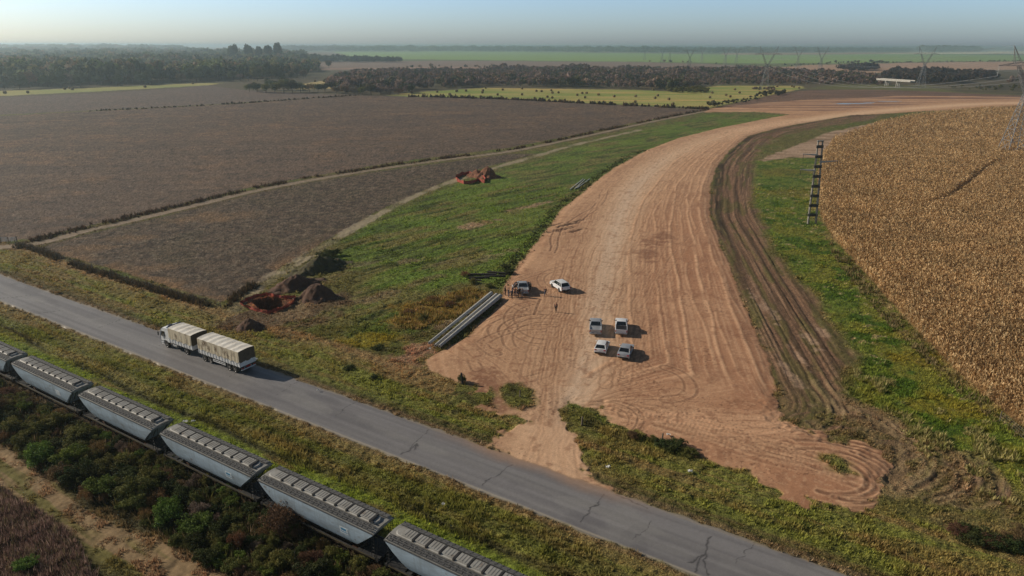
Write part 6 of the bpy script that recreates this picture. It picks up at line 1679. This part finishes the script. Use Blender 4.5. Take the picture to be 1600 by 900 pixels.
blob_mound('soil_mound', 391, 512, 2.7, 2.2, 1.5, 0, SOIL_D, 'small dark soil heap between the fenced pit and the lorry', 4)
blob_mound('soil_mound', 762, 277, 5.2, 4.2, 3.6, 10, SOIL_R, 'reddish soil heap behind the far orange fence', 5)
blob_mound('soil_mound', 745, 275, 4.0, 3.2, 2.2, 10, SOIL_R, 'low reddish soil heap touching the far orange fence', 6)
NET = simple('orange_net', S(182, 78, 60, 1.0), .8, noise=.2, scale=2, dirt=tuple(S(128, 60, 48, 1.0)))
def net_fence(pts, h, label, seed):
    x0, y0 = G(*pts[0]); z0 = gz(x0, y0); e = empty('safety_fence', (x0, y0, z0)); q_ = random.Random(seed)
    P_ = [Vector((G(*p)[0] - x0, G(*p)[1] - y0, gz(*G(*p)) - z0)) for p in pts]
    for p in P_:
        m = MB(); m.tube(p + Vector((0, 0, -.2)), p + Vector((q_.uniform(-.08, .08), q_.uniform(-.08, .08), h + .12)), .035, n=6); m.build('post', WOOD, e)
    for i in range(len(P_) - 1):
        a, b_ = P_[i], P_[i + 1]; n = max(4, int((b_ - a).length / .35)); rows_ = []; nd = Vector((-(b_ - a).y, (b_ - a).x, 0)).normalized()
        lean = q_.uniform(-.1, .35)
        for k in range(n + 1):
            t = k / n; c = a.lerp(b_, t); sg = math.sin(math.pi * t); top = h * (1 - .30 * sg * q_.uniform(.6, 1)); fl = nd * (.14 * math.sin(t * 9 + i) + lean * sg)
            rows_.append([c + Vector((0, 0, .0)) + nd * .10 * math.sin(t * 13 + i), c + Vector((0, 0, top * .5)) + fl * .8, c + Vector((0, 0, top)) + fl])
        m = MB(); m.loft(rows_, caps=False, closed=False); m.loft([[v + nd * .012 for v in r_][::-1] for r_ in rows_], caps=False, closed=False); m.build('net_panel', NET, e, smooth=True)
    return tag(e, label, 'fence')
net_fence([(376, 476), (388, 469), (402, 464), (416, 462), (428, 464), (446, 467), (462, 466), (458, 474), (448, 481), (432, 487), (418, 490), (402, 487), (388, 482), (376, 476)], .6, 'sagging orange net fence round the dug pit near the road', 4)
net_fence([(713, 278), (722, 274), (733, 273), (745, 276), (757, 280), (757, 286), (746, 283), (738, 287), (725, 288), (715, 284), (713, 278)], 1.25, 'orange net fence round the small far excavation in the meadow', 9)

# ------------------------------------------------------------------ wire fence and gate at the lane
OLDW = simple('fence_wood', S(108, 98, 86, 1.0), .9, noise=.2, scale=4)
def wire_fence(pts, gap, h, label, name='wire_fence'):
    P_ = np.array([G(*p) for p in pts]); L_ = [0]
    for i in range(len(P_) - 1): L_.append(L_[-1] + np.hypot(*(P_[i + 1] - P_[i])))
    n = int(L_[-1] / gap); xs = [(float(np.interp(L_[-1] * k / n, L_, P_[:, 0])), float(np.interp(L_[-1] * k / n, L_, P_[:, 1]))) for k in range(n + 1)]
    e = empty(name, (xs[0][0], xs[0][1], gz(*xs[0]))); V_ = [Vector((x - xs[0][0], y - xs[0][1], gz(x, y) - e.location.z)) for x, y in xs]
    q_ = random.Random(n)
    for v in V_:
        m = MB(); m.tube(v + Vector((0, 0, -.3)), v + Vector((q_.uniform(-.05, .05), q_.uniform(-.05, .05), h * q_.uniform(.92, 1.08))), .075, .06, n=7); m.build('post', OLDW, e)
    w = MB()
    for i in range(n):
        for z in (.35, .65, .95, 1.2): w.tube(V_[i] + Vector((0, 0, z * h / 1.3)), V_[i + 1] + Vector((0, 0, z * h / 1.3)), .006, n=3)
    w.build('wire', GALV, e)
    return tag(e, label, 'fence')
wire_fence([(25, 385), (60, 393), (120, 416), (200, 441), (260, 459), (300, 471), (345, 481)], 6.2, 1.35, 'old wire fence with wooden posts overgrown by dead weeds above the road verge')
wire_fence([(-60, 384), (0, 381), (14, 379)], 5.0, 1.3, 'wire fence with wooden posts left of the farm lane')
wire_fence([(1392, 812), (1466, 822), (1600, 850)], 14, 1.3, 'thin wire fence with sparse white posts near the lower right corner')
wire_fence([(1562, 658), (1600, 694), (1660, 740)], 8, 1.35, 'wire fence with pale posts at the corner of the maize')
x, y = G(2, 379); g = empty('farm_gate', (x, y, gz(x, y)), R(5)); m = MB()
for s in (0, 3.4): m.tube((s, 0, -.2), (s, 0, 1.5), .09, n=8)
m.build('gate_post', OLDW, g); m = MB()
for k in range(5): m.box(1.7, 0, .35 + k * .22, 3.3, .035, .07)
for s in (.1, 1.2, 2.3, 3.3): m.box(s, 0, .8, .06, .05, 1.0)
m.tube((.1, 0, .35), (3.3, 0, 1.25), .03, n=6); m.build('gate_panel', WHITEM, g); tag(g, 'pale farm gate of horizontal bars beside the start of the farm lane', 'gate')

# ------------------------------------------------------------------ stumps, scraps
def post(px, py, h, r_, mat_, name, label, cat, lean=(.05, .0)):
    x, y = G(px, py); m = MB(); m.tube((0, 0, -.2), (lean[0], lean[1], h), r_, r_ * .85, n=9); m.tube((lean[0], lean[1], h), (lean[0] * 1.05, lean[1], h + r_ * .3), r_ * .85, r_ * .4, n=9)
    o = m.build(name, mat_); o.location = (x, y, gz(x, y)); return tag(o, label, cat)
post(909, 665, 1.1, .13, OLDW, 'fence_post', 'short weathered post standing on the small grass island', 'post')
post(723, 601, 1.5, .16, WOOD, 'fence_post', 'dark leaning post at the left weedy island by the dirt entrance', 'post', (-.15, .1))
post(1034, 692, 1.2, .10, OLDW, 'fence_post', 'thin post among the dark bushes below the bare earth', 'post')
post(812, 622, .9, .10, OLDW, 'fence_post', 'short post on the weedy island left of the dirt entrance', 'post')
LIT = simple('white_plastic', S(226, 226, 222, 1.0), .5, noise=.05)
q_ = random.Random(15)
for px, py, s_, lab in [(290, 661, .55, 'white crumpled plastic scrap on the bright grass between train and road'), (302, 659, .4, 'small white scrap right of the larger one on the bright grass'), (401, 562, .32, 'white scrap in the verge behind the lorry'), (497, 613, .25, 'tiny white scrap on the verge north of the asphalt'), (1044, 682, .4, 'white scrap at the edge of the bare earth'), (684, 466, .4, 'white scrap left of the lying poles'), (950, 731, .45, 'pale scrap in the verge right of the dirt entrance'), (1078, 740, .45, 'pale scrap in the verge below the bare earth'), (672, 546, .3, 'white scrap at the near end of the lying poles'), (693, 790, .28, 'small white scrap on the grass below the asphalt road')]:
    x, y = G(px, py); V_ = []; F_ = []; n = 6
    for i in range(n + 1):
        for j in range(n + 1): V_.append((s_ * (i / n - .5) * (1 + q_.uniform(-.2, .2)), s_ * (j / n - .5) * .7 + q_.uniform(-.05, .05), .12 + q_.uniform(-.06, .16)))
    for i in range(n):
        for j in range(n): a = i * (n + 1) + j; F_.append((a, a + n + 1, a + n + 2, a + 1))
    o = mesh_np('plastic_scrap', V_, F_, LIT); o.location = (x, y, gz(x, y) + .08); sm_ = o.modifiers.new('thick', 'SOLIDIFY'); sm_.thickness = .012; tag(o, lab, 'litter')

# ------------------------------------------------------------------ hay bales
HAYM = simple('old_hay', S(112, 94, 58, 1.0), .95, noise=.25, scale=3, bump=.6)
def bale():
    m = MB(); n = 20; R_ = .85; L_ = .75
    m.loft([[Vector((x, R_ * k * math.cos(2 * math.pi * i / n), R_ * .97 + R_ * k * math.sin(2 * math.pi * i / n))) for i in range(n)] for x, k in ((-L_, .86), (-L_ + .1, .98), (-L_ + .3, 1.0), (L_ - .3, 1.0), (L_ - .1, .98), (L_, .86))])
    for x in (-.4, 0, .4): m.loft([[Vector((x + d_, 1.008 * R_ * math.cos(2 * math.pi * i / n), R_ * .97 + 1.008 * R_ * math.sin(2 * math.pi * i / n))) for i in range(n)] for d_ in (-.02, .02)], caps=False)
    return m.build('hay_bale', HAYM, auto=40)
b0 = bale(); firstb = True
M1 = [(700+x/4, 50+y/4) for x, y in [(12,393),(55,372),(112,370),(215,381),(218,368),(342,363),(310,394),(205,408),(463,394),(552,372),(585,374),(620,409),(652,414),(652,384),(690,382),(645,368),(808,397),(838,386),(866,385),(857,412),(940,394),(1038,405),(1173,404),(1293,415),(1310,399),(1380,422),(1283,364),(1170,441),(1405,454),(462,355),(236,351)]]
M1 += [(1000+x/5.333, 50+y/5.333) for x, y in [(583,548),(717,529),(752,541),(828,509),(790,481),(600,510),(1118,469),(1142,456),(1265,453),(1283,459),(1325,469)]]
M1 += [(350+x/4, 50+y/4) for x, y in [(1113,371),(1172,381),(1332,376),(1452,373),(1410,394),(1512,371)]]
M2 = [(x/4, 50+y/4) for x, y in [(32,383),(175,381),(405,358),(437,354),(452,361),(757,335),(907,345),(940,329),(1205,324)]]
M3 = [(350+x/4, 50+y/4) for x, y in [(655,330),(625,310),(570,310)]]
q_ = random.Random(5)
for lst, lab, grp in ((M1, 'round hay bale lying on the yellow green hay meadow', 'round bales on the hay meadow'), (M2, 'round hay bale on the narrow pale meadow before the left woodland', 'round bales on the narrow left meadow'), (M3, 'round hay bale on the small pale clearing between the woods', 'round bales in the small clearing')):
    for px, py in lst:
        o = b0 if firstb else b0.copy()
        if not firstb: scene.collection.objects.link(o)
        firstb = False
        x, y = G(px, py + .6); o.location = (x, y, gz(x, y) - .08); o.rotation_euler = (0, 0, q_.uniform(0, 3.14)); s_ = 1.25 if lst is M1 else 1.5; o.scale = (s_, s_, s_); tag(o, lab, 'hay bale', grp)

# ------------------------------------------------------------------ bridge and far buildings
x0, y0 = G(1374, 133); x1, y1 = G(1421, 136.5)
br = empty('bridge', (x0, y0, 0), math.atan2(y1 - y0, x1 - x0)); L_ = math.hypot(x1 - x0, y1 - y0); BRC = simple('white_concrete', S(180, 176, 168, 1.0), .7, noise=.08, scale=.3)
m = MB(); m.box(L_ / 2, 0, 6.2, L_ + 6, 6, 1.2, bev=.1); m.build('deck', BRC, br)
for s in (-1, 1): m = MB(); m.box(L_ / 2, s * 3.0, 7.3, L_ + 6, .3, .9); m.build('parapet', BRC, br)
for t in (.25, .62):
    m = MB(); m.box(L_ * t, 0, 5.2, 1.4, 5.8, .9, bev=.1)
    for s in (-1, 0, 1): m.tube((L_ * t, s * 2.2, -.5), (L_ * t, s * 2.2, 4.8), .55, n=12)
    m.build('pier', BRC, br)
tag(br, 'white concrete road bridge on piers in front of the dark woods', 'bridge')
for k, (px, py, w_, h_, lab) in enumerate([(1551, 78.5, 60, 26, 'pale building on the right horizon, leftmost of the far town'), (1564, 78.5, 45, 34, 'pale tower block on the right horizon, second of the far town'), (1574, 78.3, 70, 22, 'wide low pale building on the right horizon'), (1584, 78.6, 40, 38, 'tallest pale block of the far town on the right horizon'), (1594, 79.5, 70, 34, 'bright white building at the far right of the horizon'), (1540, 78.6, 50, 20, 'low pale building before the far town')]):
    x, y = G(px, py); y = min(y, 7800); x = (px - 800) / FPX * y / math.cos(PITCH) * 1.0 * math.cos(PITCH) * 1.06
    e = empty('building', (x, y, -.5)); m = MB(); m.box(0, 0, h_ / 2, w_, w_ * .5, h_); m.build('wall', BRC, e); m = MB(); m.box(0, 0, h_ + .8, w_ + 2, w_ * .5 + 2, 1.4); m.build('roof', CONC_D, e)
    m = MB()
    for j in range(int(h_ / 5)): m.box(0, -w_ * .25 - .1, 3.5 + j * 5, w_ * .85, .3, 1.8)
    m.build('window', GLASS, e); tag(e, lab, 'building', None)
# shallow puddles on the far earthworks
WAT, wn_, wb_ = new_mat('puddle_water'); wb_.inputs['Base Color'].default_value = (.12, .12, .12, 1); wb_.inputs['Roughness'].default_value = .12
for px, py, a, b_ in [(1333, 162.3, 14, 3.2), (1358, 161.0, 5, 2), (1389, 159.0, 10, 2.2), (1318, 163.0, 6, 2)]:
    x, y = G(px, py); V_ = [(0, 0, 0)] + [(a * math.cos(i * math.pi / 12) * (1 + .2 * math.sin(i * 2.3)), b_ * math.sin(i * math.pi / 12) * (1 + .25 * math.sin(i * 1.7)), 0) for i in range(24)]
    o = mesh_np('puddle', V_, [(0, 1 + i, 1 + (i + 1) % 24) for i in range(24)], WAT); zz = max(gz(x + dx, y + dy) for dx in (-a, 0, a) for dy in (-b_, 0, b_)); o.location = (x, y, zz + .03); o['kind'] = 'structure'

# ------------------------------------------------------------------ people
def skin_person(name, pose, cloth_top, cloth_leg, skin, hair, seed=0):
    """body on a skeleton grown with a Skin modifier; shirt, trousers, shoes and hair are separate skins over it"""
    e = empty(name, (0, 0, 0))
    J = dict(pel=(0, 0, .95), sp=(0, .0, 1.18), ch=(.02, 0, 1.38), nk=(.02, 0, 1.50), hd=(.04, 0, 1.62), ht=(.03, 0, 1.73))
    sh = .19
    for s, t in ((1, 'l'), (-1, 'r')):
        J['hip' + t] = (0, s * .10, .92); J['kn' + t] = (.03, s * .11, .50); J['an' + t] = (-.02, s * .12, .09); J['to' + t] = (.14, s * .14, .035)
        J['sh' + t] = (.0, s * sh, 1.43); J['el' + t] = (-.02, s * .25, 1.16); J['wr' + t] = (.07, s * .25, .92); J['ha' + t] = (.10, s * .245, .85)
    J.update(pose)
    def chain(edges, rad, nm, mat_, par, sub=1):
        names = []; [names.append(n) for ed in edges for n in ed if n not in names]
        me = bpy.data.meshes.new(nm); me.from_pydata([J[n] for n in names], [(names.index(a), names.index(b_)) for a, b_ in edges], []); me.update()
        o = link(bpy.data.objects.new(nm, me), par); sk = o.modifiers.new('skin', 'SKIN'); sk.use_smooth_shade = True
        sv_ = me.skin_vertices[0].data
        for i, n in enumerate(names): r_ = rad[n]; sv_[i].radius = r_ if isinstance(r_, tuple) else (r_, r_)
        sv_[0].use_root = True
        ss = o.modifiers.new('sub', 'SUBSURF'); ss.levels = ss.render_levels = sub
        me.materials.append(mat_); return o
    B = [('pel', 'sp'), ('sp', 'ch'), ('ch', 'nk'), ('nk', 'hd'), ('hd', 'ht')]; rad = dict(pel=(.13, .12), sp=(.13, .105), ch=(.15, .11), nk=.055, hd=(.085, .095), ht=(.06, .07))
    for t in 'lr':
        B += [('pel', 'hip' + t), ('hip' + t, 'kn' + t), ('kn' + t, 'an' + t), ('an' + t, 'to' + t), ('ch', 'sh' + t), ('sh' + t, 'el' + t), ('el' + t, 'wr' + t), ('wr' + t, 'ha' + t)]
        rad.update({'hip' + t: .095, 'kn' + t: .06, 'an' + t: .042, 'to' + t: .035, 'sh' + t: .062, 'el' + t: .043, 'wr' + t: .03, 'ha' + t: (.042, .018)})
        for f_, (dx, dy, ln_) in enumerate([(.030, 0, .075), (.010, 0, .085), (-.010, 0, .080), (-.028, 0, .062)]):
            h_ = Vector(J['ha' + t]); w_ = Vector(J['wr' + t]); d_ = (h_ - w_).normalized(); sd_v = d_.cross(Vector((0, 1, 0))).normalized()
            a = h_ + sd_v * dx * 1.0 + d_ * .02; b_ = a + d_ * ln_ * .55; c = b_ + (d_ + Vector((.35, 0, 0)) * (.5)).normalized() * ln_ * .5
            n1, n2, n3 = 'f%d%s' % (f_, t), 'g%d%s' % (f_, t), 'k%d%s' % (f_, t); J[n1] = tuple(a); J[n2] = tuple(b_); J[n3] = tuple(c)
            B += [('ha' + t, n1), (n1, n2), (n2, n3)]; rad.update({n1: .010, n2: .009, n3: .007})
        h_ = Vector(J['ha' + t]); th = h_ + Vector((.045, 0, .0)); th2 = th + Vector((.02, 0, -.035)); J['t' + t] = tuple(th); J['u' + t] = tuple(th2); B += [('ha' + t, 't' + t), ('t' + t, 'u' + t)]; rad.update({'t' + t: .011, 'u' + t: .009})
    body = chain(B, rad, 'body', skin, e, 1)
    hd = Vector(J['hd'])
    fc = MB(); fc.tube(hd + Vector((.085, 0, .01)), hd + Vector((.115, 0, -.015)), .012, .016, n=6); fc.build('nose', skin, e)
    for s in (-1, 1):
        ey = MB(); ey.box(hd.x + .088, hd.y + s * .032, hd.z + .02, .008, .024, .012); ey.build('eye', BLACKP, e)
        ea = MB(); ea.box(hd.x - .005, hd.y + s * .092, hd.z, .03, .014, .05, bev=.005); ea.build('ear', skin, e)
    mo = MB(); mo.box(hd.x + .084, hd.y, hd.z - .045, .008, .045, .008); mo.build('mouth', REDL, e)
    J['h1'] = tuple(hd + Vector((-.02, 0, .045))); J['h2'] = tuple(hd + Vector((-.045, 0, -.02))); J['h3'] = tuple(hd + Vector((.03, 0, .085)))
    chain([('h2', 'h1'), ('h1', 'h3')], dict(h1=.098, h2=.075, h3=.068), 'hair', hair, e, 1)
    T_ = [('pel', 'sp'), ('sp', 'ch')]; tr = dict(pel=(.155, .14), sp=(.155, .125), ch=(.175, .13))
    for t in 'lr': T_ += [('ch', 'sh' + t), ('sh' + t, 'el' + t), ('el' + t, 'wr' + t)]; tr.update({'sh' + t: .080, 'el' + t: .058, 'wr' + t: .045})
    chain(T_, tr, 'jacket', cloth_top, e, 1)
    for t in 'lr':
        J['q' + t] = tuple(Vector(J['an' + t]) + Vector((0, 0, .02)))
    K_ = [('pel', 'hipl'), ('pel', 'hipr'), ('hipl', 'knl'), ('hipr', 'knr'), ('knl', 'ql'), ('knr', 'qr')]
    chain(K_, dict(pel=(.15, .135), hipl=.112, hipr=.112, knl=.078, knr=.078, ql=.062, qr=.062), 'trousers', cloth_leg, e, 1)
    for t in 'lr':
        J['a' + t] = tuple(Vector(J['an' + t]) + Vector((-.03, 0, -.035))); J['b' + t] = tuple(Vector(J['to' + t]) + Vector((.01, 0, .0)))
        chain([('a' + t, 'b' + t)], {'a' + t: .052, 'b' + t: .045}, 'shoe', BLACKP, e, 1)
    return e
SK1 = simple('skin_tone', S(176, 126, 98, 1.0), .6, noise=.04); HB = simple('dark_hair', (.02, .015, .012), .8, noise=.1)
CL = {n: simple('cloth_' + n, S(*c, 1.0), .9, noise=.12, scale=5) for n, c in dict(black=(34, 34, 38), navy=(38, 44, 62), grey=(120, 122, 126), brown=(84, 66, 52), jeans=(58, 70, 92), wine=(88, 38, 38), olive=(76, 76, 54), white=(206, 206, 204), khaki=(134, 118, 90)).items()}
P_STAND = {}
P_HIPS = dict(ell=(-.10, .36, 1.18), wrl=(.03, .20, 1.02), hal=(.08, .15, 1.0), elr=(-.10, -.36, 1.18), wrr=(.03, -.20, 1.02), har=(.08, -.15, 1.0))
P_PHONE = dict(ell=(.10, .27, 1.18), wrl=(.30, .12, 1.26), hal=(.36, .09, 1.30), elr=(.08, -.27, 1.18), wrr=(.28, -.12, 1.24), har=(.34, -.09, 1.28))
P_WALK = dict(knl=(.18, .11, .52), anl=(.20, .12, .09), tol=(.36, .13, .05), knr=(-.04, -.11, .50), anr=(-.26, -.12, .15), tor=(-.14, -.14, .05), ell=(-.12, .26, 1.18), wrl=(-.10, .26, .95), hal=(-.08, .26, .88), elr=(.10, -.26, 1.18), wrr=(.22, -.25, .98), har=(.25, -.25, .92))
P_LEAN = dict(sp=(.10, 0, 1.15), ch=(.26, 0, 1.30), nk=(.34, 0, 1.40), hd=(.41, 0, 1.50), ht=(.44, 0, 1.61), shl=(.27, .19, 1.34), shr=(.27, -.19, 1.34), ell=(.44, .25, 1.18), wrl=(.62, .20, 1.24), hal=(.69, .18, 1.26), elr=(.44, -.25, 1.18), wrr=(.62, -.20, 1.24), har=(.69, -.18, 1.26))
PEOPLE = [
 (789.5, 462, P_STAND, 'black', 'black', -20, 'person in black standing leftmost of the group by the grey pickup'),
 (795, 466, P_HIPS, 'black', 'jeans', 20, 'person in dark jacket and jeans, second from the left of the group'),
 (799.5, 468.5, P_STAND, 'navy', 'black', 60, 'person in navy jacket standing nearest to the lying poles'),
 (804.5, 465.5, P_PHONE, 'wine', 'navy', 70, 'person in dark red jacket in the middle of the group'),
 (808.5, 466.5, P_STAND, 'brown', 'jeans', 80, 'person in brown jacket and jeans near the tailgate of the grey pickup'),
 (812, 466, P_HIPS, 'black', 'khaki', 110, 'person in black jacket and khaki trousers by the tailgate of the grey pickup'),
 (815.8, 466.8, P_STAND, 'grey', 'grey', 130, 'person all in grey standing rightmost behind the grey pickup'),
 (804.5, 457, P_LEAN, 'black', 'black', 10, 'person in black leaning on the left side of the grey pickup'),
 (801, 459.5, P_STAND, 'white', 'jeans', 10, 'person in white shirt on the left side of the grey pickup'),
 (828.5, 456.5, P_STAND, 'khaki', 'brown', 160, 'person in khaki clothes by the open right door of the grey pickup'),
 (852, 464.5, P_WALK, 'black', 'jeans', 200, 'person in black jacket walking alone between the grey pickup and the white car'),
 (868.5, 490, P_STAND, 'navy', 'black', 250, 'person standing alone on the bare earth, nearest to the camera')]
for px, py, pose, a, b_, hd_, lab in PEOPLE:
    e = skin_person('person', pose, CL[a], CL[b_], SK1, HB); x, y = G(px, py); e.location = (x, y, gz(x, y) + .015); e.rotation_euler = (0, 0, R(hd_)); tag(e, lab, 'person', None)
# ------------------------------------------------------------------ haze: one closed box of even air
def build_haze():
    x0, x1, y0, y1, z0, z1 = -30000, 30000, -400, 27000, -5.0, 52.0
    v = [(x, y, z) for z in (z0, z1) for y in (y0, y1) for x in (x0, x1)]
    f = [(0, 2, 3, 1), (4, 5, 7, 6), (0, 1, 5, 4), (2, 6, 7, 3), (0, 4, 6, 2), (1, 3, 7, 5)]
    o = mesh_np('haze', v, f)
    m = bpy.data.materials.new('pale_air'); m.use_nodes = True
    n = m.node_tree; n.nodes.clear()
    out = n.nodes.new('ShaderNodeOutputMaterial'); pv = n.nodes.new('ShaderNodeVolumePrincipled')
    pv.inputs['Density'].default_value = HAZE_D
    pv.inputs['Color'].default_value = (0.74, 0.92, 1.0, 1)
    pv.inputs['Anisotropy'].default_value = 0.65
    n.links.new(pv.outputs[0], out.inputs['Volume'])
    o.data.materials.append(m); o['kind'] = 'stuff'
HAZE_D = 0.00020
build_haze()
